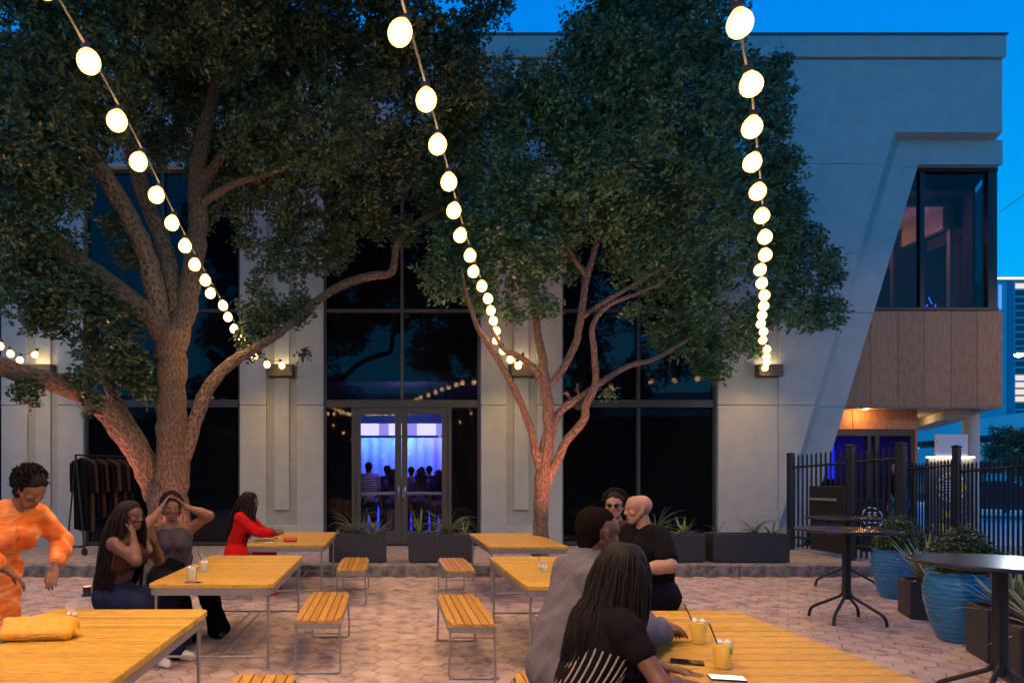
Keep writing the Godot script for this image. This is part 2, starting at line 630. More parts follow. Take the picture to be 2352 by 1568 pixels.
func build_ground() -> void:
	var g := Geo.new()
	g.quad(Vector3(-900, -0.09, 900), Vector3(900, -0.09, 900), Vector3(900, -0.09, -900), Vector3(-900, -0.09, -900))
	setting(obj(g, "ground", M.asphalt), "dark asphalt ground reaching to the horizon")
	var plaza := Node3D.new()
	plaza.name = "plaza_paving"
	add_child(plaza)
	setting(plaza, "tan hexagonal pavers of the courtyard with dark sand joints")
	slab("joint_bed", M.joint_sand, plaza, -10.0, 12.5, -0.075, -0.014, -6.0, 11.15, 0.0)
	var rad := 0.1275
	var dx := rad * 1.5 + 0.0052
	var dz := 0.219
	var hex := hex_mesh(rad - 0.0012, 0.05)
	var near := []
	var rest := []
	var prng := RandomNumberGenerator.new()
	prng.seed = 99
	var wob := FastNoiseLite.new()
	wob.seed = 5
	wob.frequency = 0.12
	for col in range(-48, 62):
		for row in range(-26, 52):
			var x := col * dx
			var d := row * dz + (dz * 0.5 if col % 2 else 0.0)
			if d > 11.02 or x > 12.3 or x < -9.8:
				continue
			# laid by hand: courses wander a few millimetres
			var at := Vector3(x + 0.006 * wob.get_noise_2d(d * 9.0, col), -0.001 + prng.randf_range(-0.002, 0.001), -d + 0.005 * wob.get_noise_2d(x * 9.0, row + 90.0))
			var b := Basis.from_euler(Vector3(prng.randf_range(-0.008, 0.008), prng.randf_range(-0.012, 0.012), prng.randf_range(-0.008, 0.008)))
			var tn := prng.randi_range(0, 4) # a random mix of five batches
			var rec := [Transform3D(b, at), tn, d]
			var px := 890.0 + x * 1540.0 / maxf(d, 0.5)
			var seen := d > 5.3 and px > 20.0 and px < 2300.0 and not (x < -0.9 and d < 8.0) and not (x > 1.15 and x < 2.5 and d < 7.5)
			if seen and d < 9.5:
				near.append(rec)
			else:
				rest.append(rec)
	near.sort_custom(func(p, q): return p[2] < q[2])
	while near.size() > 300:
		rest.append(near.pop_back())
	for r in near:
		put(hex, "paver", M["paver_%d" % r[1]], plaza, r[0])
	var mm := MultiMesh.new()
	mm.transform_format = MultiMesh.TRANSFORM_3D
	mm.use_colors = true
	mm.mesh = hex
	mm.instance_count = rest.size()
	for i in rest.size():
		mm.set_instance_transform(i, rest[i][0])
		var c: Color = M["paver_%d" % rest[i][1]].albedo_color
		mm.set_instance_color(i, c.srgb_to_linear())
	var field := MultiMeshInstance3D.new()
	field.name = "paver_field"
	field.multimesh = mm
	field.material_override = M.paver_mixed
	field.set_meta("kind", "stuff")
	plaza.add_child(field, true)
	# raised walk along the facade, its slabs and kerb
	var walk := Node3D.new()
	walk.name = "pavement"
	add_child(walk)
	setting(walk, "raised concrete walk along the building behind a stained kerb")
	slab("walk_base", M.concrete, walk, -16.0, 20.0, -0.07, 0.165, 11.36, 14.3, 0.0)
	var xs := -16.0
	var k := 0
	while xs < 20.0:
		slab("walk_slab", M.concrete, walk, xs + 0.005, xs + 1.69, 0.16, 0.18, 11.46, 14.29, 0.003)
		xs += 1.7
	var ww := mat("white_walk", lin(0.55, 0.54, 0.52), 0.9)
	xs = -16.0
	while xs < 9.2:
		slab("kerb_stone", M.kerb_concrete, walk, xs + 0.004, xs + 2.42, -0.07, 0.178 + prng.randf_range(-0.003, 0.003), 11.15 + prng.randf_range(-0.004, 0.004), 11.45, 0.018)
		xs += 2.43
	slab("side_walk", M.white_walk, walk, 12.6, 36.0, -0.08, 0.02, 2.0, 46.0, 0.01)


# ---------------------------------------------------------------- the building
const FACE := 14.3


func build_building() -> void:
	var b := thing("event_hall", "greige stucco hall with tall dark windows between grooved piers", "building", Vector3.ZERO)
	var S: Material = M.stucco
	# bays: left edge, right edge of each tall opening
	var bays := [[-11.6, -8.25], [-6.5, -3.157], [-1.374, 1.996], [3.733, 7.057]]
	var piers := [[-8.25, -6.5], [-3.157, -1.374], [1.996, 3.733]]
	var rows := [0.18, 3.18, 5.24, 8.29]
	for p in piers:
		var mid: float = (p[0] + p[1]) * 0.5
		for r in 3:
			var y0: float = rows[r] + (0.0 if r == 0 else 0.006)
			var y1: float = rows[r + 1] - 0.006
			slab("wall_panel", S, b, p[0], mid - 0.325, y0, y1, FACE, 14.62)
			slab("wall_panel", S, b, mid + 0.325, p[1], y0, y1, FACE, 14.62)
		slab("plinth", S, b, mid - 0.325, mid + 0.325, 0.18, 0.61, FACE + 0.002, 14.6, 0.003)
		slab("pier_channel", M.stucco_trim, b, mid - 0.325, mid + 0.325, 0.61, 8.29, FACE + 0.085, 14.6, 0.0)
		slab("pilaster_strip", S, b, mid - 0.16, mid + 0.16, 0.943, 8.20, FACE + 0.03, 14.45, 0.006)
		slab("wall_core", M.stucco_trim, b, p[0] + 0.02, p[1] - 0.02, 0.18, 8.3, 14.5, 14.7, 0.0)
	# over the openings: a sunk band, then the high wall and the parapet
	slab("wall_panel", S, b, -15.0, -11.6, 0.18, 8.29, FACE, 14.62)
	var edges := [-15.0, -9.92, -4.83, 0.31, 5.39]
	for i in edges.size() - 1:
		slab("wall_panel", S, b, edges[i] + 0.006, edges[i + 1] - 0.006, 8.91, 10.55, FACE, 14.6)
	for y in bays:
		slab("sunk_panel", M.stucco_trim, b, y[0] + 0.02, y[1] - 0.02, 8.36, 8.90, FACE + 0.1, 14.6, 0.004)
		slab("lintel", S, b, y[0], y[1], 8.25, 8.345, FACE - 0.02, 14.6, 0.004)
	for p in piers + [[-15.0, -11.6], [7.057, 8.349]]:
		slab("wall_panel", S, b, p[0], p[1], 8.302, 8.898, FACE, 14.6)
	slab("wall_panel", S, b, 5.396, 8.349, 8.91, 10.55, FACE, 14.6)
	slab("wall_core", M.stucco_trim, b, -15.0, 8.35, 8.28, 10.6, 14.55, 14.75, 0.0)
	slab("fascia", S, b, -15.0, 8.347, 10.575, 11.03, FACE - 0.06, 14.7, 0.006)
	slab("fascia", S, b, 8.353, 13.16, 10.575, 11.03, FACE - 0.06, 14.7, 0.006)
	slab("coping", M.coping, b, -15.0, 13.18, 11.03, 11.075, FACE - 0.09, 14.8, 0.006)
	slab("roof", M.interior_dark, b, -15.0, 13.0, 10.3, 10.5, 14.76, 34.0, 0.0)
	slab("rear_wall", M.stucco_trim, b, -15.0, 13.0, 0.0, 10.5, 33.9, 34.2, 0.0)
	slab("end_wall", M.stucco_trim, b, -15.3, -15.0, 0.0, 10.9, 14.3, 34.0, 0.0)
	# windows
	for i in 4:
		var x0: float = bays[i][0]
		var x1: float = bays[i][1]
		var mid := (x0 + x1) * 0.5
		var w := Node3D.new()
		w.name = "window"
		b.add_child(w, true)
		w.set_meta("label", ["dark glazing at the far end of the hall", "tall dark window behind the big trunk", "tall glazing over the double doors", "tall dark window beside the slim tree"][i])
		var F: Material = M.bronze_frame if i == 2 else M.window_frame
		for s in [x0, x1 - 0.055]:
			slab("jamb", F, w, s, s + 0.055, 0.181, 8.25, 14.40, 14.52)
		slab("head_rail", F, w, x0 + 0.055, x1 - 0.055, 8.18, 8.25, 14.40, 14.52)
		slab("mullion", F, w, mid - 0.032, mid + 0.032, 3.30, 8.18, 14.38, 14.52)
		for x in [[x0 + 0.055, mid - 0.032], [mid + 0.032, x1 - 0.055]]:
			slab("rail", F, w, x[0], x[1], 5.185, 5.255, 14.40, 14.52)
			slab("pane", M.tinted_glass, w, x[0], x[1], 3.30, 5.185, 14.462, 14.47, 0.0)
			slab("pane", M.tinted_glass, w, x[0], x[1], 5.255, 8.18, 14.462, 14.47, 0.0)
		slab("transom", F, w, x0 + 0.055, x1 - 0.055, 3.14, 3.30, 14.38, 14.53)
		if i != 2:
			slab("mullion", F, w, mid - 0.032, mid + 0.032, 0.25, 3.14, 14.38, 14.52)
			slab("sill_rail", F, w, x0 + 0.055, x1 - 0.055, 0.181, 0.25, 14.40, 14.52)
			for x in [[x0 + 0.055, mid - 0.032], [mid + 0.032, x1 - 0.055]]:
				slab("pane", M.tinted_glass, w, x[0], x[1], 0.25, 3.14, 14.462, 14.47, 0.0)
		else:
			for x in [[x0 + 0.055, -0.77], [1.375, x1 - 0.055]]:
				slab("pane", M.tinted_glass, w, x[0], x[1], 0.25, 3.14, 14.462, 14.47, 0.0)
				slab("sill_rail", F, w, x[0], x[1], 0.181, 0.25, 14.40, 14.52)
			for x in [-0.77, 1.30]:
				slab("post", F, w, x, x + 0.072, 0.181, 3.14, 14.37, 14.53)
	# double doors
	for side in 2:
		var d := Node3D.new()
		d.name = "door"
		b.add_child(d, true)
		var x0: float = [-0.694, 0.302][side]
		var x1: float = [0.295, 1.298][side]
		var g0: float = [-0.576, 0.427][side]
		var g1: float = [0.158, 1.17][side]
		slab("stile", M.bronze_frame, d, x0, g0, 0.20, 3.13, 14.40, 14.455)
		slab("stile", M.bronze_frame, d, g1, x1, 0.20, 3.13, 14.40, 14.455)
		slab("top_rail", M.bronze_frame, d, g0, g1, 3.0, 3.13, 14.40, 14.455)
		slab("bottom_rail", M.bronze_frame, d, g0, g1, 0.20, 0.48, 14.40, 14.455)
		slab("glass", M.door_glass, d, g0, g1, 0.48, 3.0, 14.424, 14.432, 0.0)
		slab("push_bar", M.steel, d, g0, g1, 1.258, 1.323, 14.47, 14.51)
		var hx: float = [0.235, 0.375][side]
		var g := Geo.new()
		g.tube([Vector3(hx, 1.15, -14.398), Vector3(hx, 1.15, -14.34), Vector3(hx, 1.435, -14.34), Vector3(hx, 1.435, -14.398)], [0.016], 8)
		obj(g, "handle", M.chrome, d)
		if side == 1:
			slab("lock_plate", M.chrome, d, 0.315, 0.352, 1.20, 1.40, 14.385, 14.40)
	# sconces on the piers
	var sc := thing("wall_sconce", "bronze box sconce on the pier between clothes rack and trunk", "wall lamp", Vector3(-7.375, 3.78, -14.33), 0.0, "box sconces on the piers")
	obj(boxm(Vector3(-0.26, 0.0, 0.0), Vector3(0.26, 0.25, 0.19), 0.008), "housing", M.sconce_bronze, sc)
	obj(boxm(Vector3(-0.235, 0.2505, 0.03), Vector3(0.235, 0.2545, 0.165)), "lamp_lens", M.sconce_lamp_glow, sc)
	obj(boxm(Vector3(-0.27, -0.02, -0.02), Vector3(0.27, 0.27, 0.0)), "back_plate", M.sconce_bronze, sc)
	var al := AreaLight3D.new()
	al.name = "sconce_light"
	al.area_size = Vector2(0.46, 0.13)
	al.light_energy = 0.16
	al.light_color = Color(1.0, 0.82, 0.56)
	al.position = Vector3(0, 0.262, 0.1)
	al.rotation_degrees = Vector3(90, 0, 0)
	al.shadow_enabled = true
	sc.add_child(al)
	copy_of(sc, "bronze box sconce on the pier between trunk and double doors", Vector3(-2.27, 3.78, -14.33))
	copy_of(sc, "bronze box sconce behind the slim tree's forked stems", Vector3(2.865, 3.78, -14.33))
	copy_of(sc, "bronze box sconce on the blue-grey wall right of the windows", Vector3(8.1, 3.78, -14.33))


func poly(pts: Array) -> PackedVector2Array:
	var p := PackedVector2Array()
	for q in pts:
		p.append(Vector2(q[0], q[1]))
	return p


func prism_obj(called: String, material: Material, parent: Node, pts: Array, d0: float, d1: float) -> MeshInstance3D:
	var g := Geo.new()
	g.prism(poly(pts), -d0, -d1)
	return obj(g, called, material, parent)


func a_line(y: float) -> float: # slanted edge of the main wall
	return 10.82 - (9.0 - y) * 0.2925


func b_line(y: float) -> float: # outer edge of the slanted band
	return 11.12 - (8.96 - y) * 0.3022


func c_line(y: float) -> float: # inner edge of the slanted band
	return 11.53 - (8.43 - y) * 0.3023


func build_right_wing() -> void:
	var b := thing("corner_wing", "blue-grey stucco wing with slanted portal and corner window", "building", Vector3.ZERO)
	var S: Material = M.stucco
	# wall left of the slanted edge
	var rows := [0.18, 3.18, 5.24, 8.33]
	for r in 3:
		var y0: float = rows[r] + (0.0 if r == 0 else 0.005)
		var y1: float = rows[r + 1] - 0.005
		slab("wall_panel", S, b, 7.06, 7.84, y0, y1, FACE, 14.6)
		slab("wall_panel", S, b, 7.843, 8.352, maxf(y0, 0.95), y1, FACE + 0.028, 14.6)
		if r == 0:
			prism_obj("wall_panel", S, b, [[8.358, 0.60], [a_line(y1), y1], [8.358, y1]], FACE, 14.6)
		else:
			prism_obj("wall_panel", S, b, [[8.358, y0], [a_line(y0), y0], [a_line(y1), y1], [8.358, y1]], FACE, 14.6)
	slab("wall_panel", S, b, 7.843, 8.352, 0.18, 0.945, FACE + 0.003, 14.6)
	slab("wall_core", M.stucco_trim, b, 7.08, 8.37, 0.18, 8.3, 14.5, 14.68, 0.0)
	prism_obj("wall_panel", S, b, [[8.358, 8.335], [a_line(8.335), 8.335], [10.82, 9.0], [13.12, 9.0], [13.12, 10.55], [8.358, 10.55]], FACE, 14.6)
	slab("wall_core", M.stucco_trim, b, 8.36, 13.05, 9.1, 10.6, 14.5, 14.75, 0.0)
	prism_obj("wall_core", M.stucco_trim, b, [[8.36, 0.9], [a_line(9.1) - 0.1, 9.1], [8.36, 9.1]], 14.5, 14.7)
	# splayed reveal between wall and band
	var g := Geo.new()
	g.quad(Vector3(a_line(0.18), 0.18, -FACE - 0.001), Vector3(b_line(0.18), 0.18, -14.55), Vector3(11.12, 8.96, -14.55), Vector3(10.82, 9.0, -FACE - 0.001))
	g.quad(Vector3(10.82, 9.0, -FACE - 0.001), Vector3(11.12, 8.96, -14.55), Vector3(13.2, 8.96, -14.55), Vector3(13.12, 9.0, -FACE - 0.001))
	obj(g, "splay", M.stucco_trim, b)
	# the slanted band and its head
	for r in [[0.18, 3.165], [3.175, 5.205], [5.215, 8.38]]:
		prism_obj("band_panel", S, b, [[b_line(r[0]), r[0]], [c_line(r[0]), r[0]], [c_line(r[1]), r[1]], [b_line(r[1]), r[1]]], 14.55, 14.9)
	prism_obj("band_panel", S, b, [[b_line(8.39), 8.39], [c_line(8.39), 8.39], [11.53, 8.43], [13.36, 8.43], [13.36, 8.96], [11.12, 8.96]], 14.55, 14.9)
	prism_obj("band_core", M.stucco_trim, b, [[b_line(0.2) + 0.02, 0.2], [c_line(0.2) - 0.02, 0.2], [c_line(8.42) - 0.02, 8.42], [b_line(8.42) + 0.02, 8.42]], 14.6, 15.0)
	# corner window
	var w := Node3D.new()
	w.name = "corner_window"
	b.add_child(w, true)
	slab("head_rail", M.dark_frame, w, 11.6, 13.42, 8.36, 8.44, 14.72, 14.86)
	slab("sill_rail", M.dark_frame, w, 10.6, 13.42, 5.30, 5.37, 14.70, 14.86)
	slab("mullion", M.dark_frame, w, 11.72, 11.82, 5.37, 8.36, 14.74, 14.86)
	slab("corner_post", M.dark_frame, w, 13.22, 13.42, 5.37, 8.36, 14.74, 14.90)
	prism_obj("pane", M.corner_glass, w, [[10.75, 5.37], [11.72, 5.37], [11.72, 8.36], [11.66, 8.36]], 14.79, 14.798)
	slab("pane", M.corner_glass, w, 11.82, 13.22, 5.37, 8.36, 14.79, 14.798, 0.0)
	# slanted jamb of the window
	prism_obj("jamb", M.dark_frame, w, [[c_line(5.37) - 0.02, 5.37], [c_line(5.37) + 0.05, 5.37], [c_line(8.36) + 0.05, 8.36], [c_line(8.36) - 0.02, 8.36]], 14.72, 14.86)
	# side glazing towards the street
	g = Geo.new()
	g.prism(poly([[0.0, 5.37], [4.3, 5.37], [4.3, 8.36], [0.0, 8.36]]), 0.0, -0.008)
	var sp := obj(g, "pane", M.tinted_glass, w)
	sp.position = Vector3(13.4, 0, -14.9)
	sp.rotation.y = deg_to_rad(61)
	# wood panels under it
	var wd := Node3D.new()
	wd.name = "wood_cladding"
	b.add_child(wd, true)
	var xs := [9.9, 10.615, 11.215, 11.79, 12.38, 12.955, 13.51]
	for i in 6:
		var x0: float = xs[i] + 0.006
		var x1: float = xs[i + 1] - 0.004
		var yl := 3.19
		var yh := 5.29
		var pts: Array
		# cut by the slanted band: keep what lies right of it
		if c_line(yl) > x0 or c_line(yh) > x0:
			var l0 := maxf(x0, c_line(yl) - 0.03)
			var l1 := c_line(yh) - 0.03
			if l1 <= x1:
				pts = [[l0, yl], [x1, yl], [x1, yh], [maxf(l1, x0), yh]]
				if l0 == x0 and l1 > x0:
					pts.append([x0, yl + (x0 - c_line(yl) + 0.03) / 0.3023])
			else:
				pts = [[l0, yl], [x1, yl], [x1, yl + (x1 - c_line(yl) + 0.03) / 0.3023]]
				if l0 == x0 and c_line(yl) - 0.03 < x0:
					pts.append([x0, yl + (x0 - c_line(yl) + 0.03) / 0.3023])
		else:
			pts = [[x0, yl], [x1, yl], [x1, yh], [x0, yh]]
		prism_obj("wood_panel", M.panel_wood if i % 2 else M.panel_wood_b, wd, pts, 14.72, 14.78)
	slab("cladding_core", M.interior_black, wd, 10.0, 13.48, 3.2, 5.28, 14.785, 14.95, 0.0)
	# soffit over the entrance, spreading towards the street side
	g = Geo.new()
	g.quad(Vector3(9.6, 3.18, -14.73), Vector3(9.6, 3.18, -19.5), Vector3(16.2, 3.18, -19.5), Vector3(13.5, 3.18, -14.73))
	g.quad(Vector3(9.6, 3.30, -14.9), Vector3(13.5, 3.30, -14.9), Vector3(16.2, 3.30, -19.5), Vector3(9.6, 3.30, -19.5))
	g.quad(Vector3(13.5, 3.18, -14.73), Vector3(16.2, 3.18, -19.5), Vector3(16.2, 5.3, -19.5), Vector3(13.5, 5.3, -14.73))
	obj(g, "soffit", M.interior_beige, b)
	slab("soffit_trim", M.coping, b, 9.7, 13.51, 3.15, 3.185, 14.70, 14.78)
	# edge beam along the street side
	g = Geo.new()
	g.prism(poly([[0, 2.98], [4.6, 2.98], [4.6, 3.175], [0, 3.175]]), 0.0, -0.5)
	var eb := obj(g, "edge_beam", M.stucco, b)
	eb.position = Vector3(13.25, 0, -15.2)
	eb.rotation.y = deg_to_rad(61)
	# entrance wall: wood fascia, dark doors
	var fx := [9.4, 10.02, 10.62, 11.4, 12.11]
	for i in 4:
		slab("wood_fascia", M.panel_wood, b, fx[i] + 0.005, fx[i + 1] - 0.004, 2.735, 3.175, 15.3, 15.4)
	slab("wood_return", M.panel_wood_b, b, 12.05, 12.11, 0.18, 2.73, 15.3, 16.6)
	slab("return_wall", M.panel_wood_b, b, 12.06, 12.12, 0.18, 3.17, 16.61, 19.0)
	slab("rear_pier", M.stucco_trim, b, 13.2, 14.9, 0.0, 3.17, 19.2, 19.4)
	var ent := Node3D.new()
	ent.name = "entrance_door"
	b.add_child(ent, true)
	slab("head_rail", M.dark_frame, ent, 9.4, 12.05, 2.58, 2.73, 15.32, 15.42)
	for x in [9.4, 10.98, 11.15, 11.97]:
		slab("stile", M.dark_frame, ent, x, x + 0.085 if x < 11.0 or x > 11.5 else x + 0.1, 0.18, 2.58, 15.32, 15.42)
	slab("glass", M.door_glass, ent, 9.485, 10.98, 0.22, 2.58, 15.365, 15.372, 0.0)
	slab("glass", M.door_glass, ent, 11.25, 11.97, 0.22, 2.58, 15.365, 15.372, 0.0)
	# round column
	g = Geo.new()
	g.lathe(Vector3(13.37, 0.0, -15.35), [Vector2(0.155, 0.0), Vector2(0.155, 3.17)], 28)
	obj(g, "column", M.stucco, b)
	# recessed downlight in the soffit
	g = Geo.new()
	g.lathe(Vector3(10.72, 3.155, -15.05), [Vector2(0.05, 0.0), Vector2(0.055, 0.012), Vector2(0.06, 0.03)], 16)
	obj(g, "soffit_lamp", emitter("soffit_lamp_glow", Color(1.0, 0.78, 0.5), 1.2), b)
	omni("soffit_light", Vector3(10.72, 3.08, -15.0), 0.55, Color(1.0, 0.72, 0.42), 0.05, b)
	omni("soffit_light", Vector3(12.9, 3.0, -17.0), 0.7, Color(1.0, 0.78, 0.5), 0.05, b)
	# blue lobby behind the entrance glass
	slab("lobby_back", M.interior_dark, b, 9.0, 13.2, 0.18, 2.9, 18.3, 18.4, 0.0)
	slab("lobby_ceiling", M.interior_dark, b, 9.0, 12.04, 2.75, 2.8, 15.43, 18.3, 0.0)
	slab("lobby_side", M.interior_dark, b, 8.9, 9.0, 0.18, 2.8, 15.43, 18.3, 0.0)
	slab("lobby_floor", M.interior_floor, b, 9.0, 12.04, 0.15, 0.185, 15.43, 18.3, 0.0)
	slab("blue_led_light", emitter("blue_led_glow", Color(0.03, 0.10, 1.0), 1.4), b, 9.9, 12.0, 2.36, 2.64, 18.0, 18.05, 0.0)
	slab("blue_led_light", M.blue_led_glow, b, 11.86, 12.0, 1.6, 2.36, 18.0, 18.05, 0.0)
	slab("lobby_lamp", emitter("rose_lamp_glow", Color(1.0, 0.22, 0.35), 0.5), b, 11.35, 11.7, 1.75, 1.95, 18.1, 18.15, 0.0)
	slab("lobby_lamp", M.rose_lamp_glow, b, 10.9, 11.3, 1.30, 1.33, 18.1, 18.15, 0.0)
	omni("lobby_blue_light", Vector3(11.2, 2.3, -17.7), 0.5, Color(0.08, 0.15, 1.0), 0.3, b)
	# the room behind the corner window
	for fl in [["room_floor", 5.15, 5.29, M.interior_dark], ["room_ceiling", 8.46, 8.6, M.interior_plum]]:
		var fg := Geo.new()
		var tri_y := [fl[1], fl[2]]
		var pp := [Vector2(9.3, -14.96), Vector2(13.4, -14.96), Vector2(16.7, -21.0), Vector2(9.3, -21.0)]
		for yy in 2:
			var ys: float = tri_y[yy]
			if yy == 1:
				fg.quad(Vector3(pp[0].x, ys, pp[0].y), Vector3(pp[1].x, ys, pp[1].y), Vector3(pp[2].x, ys, pp[2].y), Vector3(pp[3].x, ys, pp[3].y))
			else:
				fg.quad(Vector3(pp[3].x, ys, pp[3].y), Vector3(pp[2].x, ys, pp[2].y), Vector3(pp[1].x, ys, pp[1].y), Vector3(pp[0].x, ys, pp[0].y))
		obj(fg, fl[0], fl[3], b)
	slab("room_wall", M.interior_plum, b, 9.3, 16.7, 5.29, 8.5, 21.0, 21.1, 0.0)
	slab("room_wall", M.interior_plum, b, 9.3, 9.4, 5.29, 8.5, 15.0, 21.0, 0.0)
	slab("bulkhead", M.interior_black, b, 10.0, 13.15, 8.05, 8.46, 15.0, 15.4, 0.0)
	slab("ceiling_panel", M.interior_beige, b, 10.3, 13.0, 7.93, 8.0, 15.6, 19.0, 0.0)
	slab("ceiling_baffle", M.interior_beige, b, 13.1, 13.25, 7.5, 8.2, 15.8, 19.0, 0.0)
	slab("ceiling_baffle", M.interior_plum, b, 13.6, 13.7, 7.3, 8.2, 15.8, 19.0, 0.0)
	slab("room_post", M.interior_beige, b, 13.35, 13.45, 5.29, 8.1, 15.9, 16.0, 0.0)
	slab("room_door", M.interior_dark, b, 11.3, 12.2, 5.29, 7.3, 20.9, 20.98, 0.0)
	for c in [[12.9, 17.2, 1.5], [0.0, 0.0, 6.6]]:
		var cg := Geo.new()
		var n := 48
		for i in n:
			var u0 := float(i) / n
			var u1 := float(i + 1) / n
			var z0: float = -c[1] + 0.07 * sin(u0 * 52.0) + 0.03 * sin(u0 * 21.0)
			var z1: float = -c[1] + 0.07 * sin(u1 * 52.0) + 0.03 * sin(u1 * 21.0)
			var xa: float = c[0] + u0 * c[2]
			var xb: float = c[0] + u1 * c[2]
			cg.quad(Vector3(xa, 5.3, z0), Vector3(xb, 5.3, z1), Vector3(xb, 8.45, z1), Vector3(xa, 8.45, z0))
		var cu := obj(cg, "curtain", M.curtain, b)
		if c[1] == 0.0: # drawn along the street side glazing
			cu.position = Vector3(13.12, 0, -15.02)
			cu.rotation.y = deg_to_rad(61)
	var neon := emitter("neon_blue_glow", Color(0.12, 0.35, 1.0), 3.0)
	for s in [[Vector3(12.93, 5.98, -16.3), Vector3(13.04, 5.80, -16.3)], [Vector3(13.16, 6.02, -16.3), Vector3(13.25, 5.85, -16.3)], [Vector3(13.13, 5.84, -16.3), Vector3(13.08, 5.63, -16.3)], [Vector3(13.34, 5.85, -16.3), Vector3(13.30, 5.64, -16.3)], [Vector3(13.78, 6.12, -16.3), Vector3(13.60, 5.82, -16.3)]]:
		var ng := Geo.new()
		ng.tube(s, [0.013], 6)
		obj(ng, "neon_tube", neon, b)
	var lg := Geo.new()
	lg.lathe(Vector3(13.7, 5.42, -16.45), [Vector2(0.13, 0.0), Vector2(0.14, 0.08), Vector2(0.10, 0.2), Vector2(0.03, 0.24)], 16)
	obj(lg, "table_lamp", emitter("amber_lamp_glow", Color(1.0, 0.55, 0.15), 1.2), b)
	omni("room_light", Vector3(12.0, 7.2, -17.5), 1.5, Color(1.0, 0.72, 0.45), 0.03, b)
	omni("room_light", Vector3(12.6, 7.4, -15.9), 0.35, Color(0.75, 0.5, 0.9), 0.03, b)


func build_interior() -> void:
	# the hall behind the double doors: dark shell, stage wall lit blue
	var r := Node3D.new()
	r.name = "hall_interior"
	add_child(r)
	setting(r, "dark hall seen through the glass doors")
	var D: Material = M.interior_dark
	slab("floor", M.interior_floor, r, -15.0, 8.8, 0.0, 0.17, 14.56, 33.9, 0.0)
	slab("partition", D, r, -3.1, -3.0, 0.17, 10.3, 14.76, 23.0, 0.0)
	slab("partition", D, r, 3.55, 3.65, 0.17, 10.3, 14.76, 23.0, 0.0)
	slab("partition", D, r, 8.78, 8.88, 0.17, 10.3, 14.76, 33.9, 0.0)
	slab("hall_wall", D, r, -3.0, 3.55, 0.17, 10.3, 22.3, 22.4, 0.0)
	slab("hall_ceiling", D, r, -3.0, 3.55, 3.75, 3.9, 14.8, 22.3, 0.0)
	slab("inner_wall", M.interior_black, r, -15.0, -3.1, 0.17, 10.3, 17.5, 17.6, 0.0)
	slab("inner_wall", M.interior_black, r, 3.65, 8.78, 0.17, 10.3, 17.5, 17.6, 0.0)
	# black drapes left and right of the stage opening
	for c in [[-3.0, -1.12], [1.98, 3.5]]:
		var g := Geo.new()
		var n := 40
		for i in n:
			var u0: float = lerpf(c[0], c[1], float(i) / n)
			var u1: float = lerpf(c[0], c[1], float(i + 1) / n)
			g.quad(Vector3(u0, 0.17, -20.9 + 0.06 * sin(u0 * 31.0)), Vector3(u1, 0.17, -20.9 + 0.06 * sin(u1 * 31.0)), Vector3(u1, 3.75, -20.9 + 0.06 * sin(u1 * 31.0)), Vector3(u0, 3.75, -20.9 + 0.06 * sin(u0 * 31.0)))
		obj(g, "drape", M.interior_black, r)
	var st := thing("stage_screen", "blue lit stage backdrop under a white lit band behind the doors", "screen", Vector3(0.43, 0.17, -22.2))
	# a pleated pale backdrop washed with blue light from above and from the floor
	var cloth := mat("stage_cloth", lin(0.75, 0.77, 0.8), 0.9)
	var cg := Geo.new()
	var n := 120
	for i in n:
		var u0 := -1.95 + 4.0 * i / n
		var u1 := -1.95 + 4.0 * (i + 1) / n
		var z0 := 0.035 * sin(u0 * 19.0) + 0.02 * sin(u0 * 7.3)
		var z1 := 0.035 * sin(u1 * 19.0) + 0.02 * sin(u1 * 7.3)
		cg.quad(Vector3(u0, 0.0, z0), Vector3(u1, 0.0, z1), Vector3(u1, 2.78, z1), Vector3(u0, 2.78, z0))
	obj(cg, "backdrop", cloth, st)
	for q in [[-1.0, 2.95, 0.7, Color(0.20, 0.42, 1.0), 3.0], [0.25, 2.95, 0.7, Color(0.28, 0.48, 1.0), 3.4], [1.3, 2.95, 0.7, Color(0.34, 0.30, 1.0), 2.8], [-0.5, 0.25, 0.7, Color(0.04, 0.14, 1.0), 1.3], [1.0, 0.25, 0.7, Color(0.06, 0.10, 1.0), 1.3]]:
		omni("stage_light", Vector3(q[0], q[1], q[2]), q[4], q[3], 0.04, st)
		obj(boxm(Vector3(q[0] - 0.09, q[1] - 0.09, q[2] + 0.1), Vector3(q[0] + 0.09, q[1] + 0.09, q[2] + 0.25), 0.02), "lamp_housing", M.black_steel, st)
	omni("crowd_fill_light", Vector3(0.0, 3.1, 7.1), 5.0, Color(0.62, 0.45, 1.0), 0.04, st)  # added fill without any fixture, to brighten the guests inside
	var band := emitter("stage_screen_glow_white", Color(0.82, 0.80, 1.0), 1.6)
	var band2 := emitter("stage_screen_glow_lilac", Color(0.62, 0.60, 1.0), 1.0)
	for i in 13:
		obj(boxm(Vector3(-1.9 + i * 0.3, 2.80, 1.0), Vector3(-1.604 + i * 0.3, 3.17, 1.04)), "light_panel", band if i % 3 != 1 else band2, st)

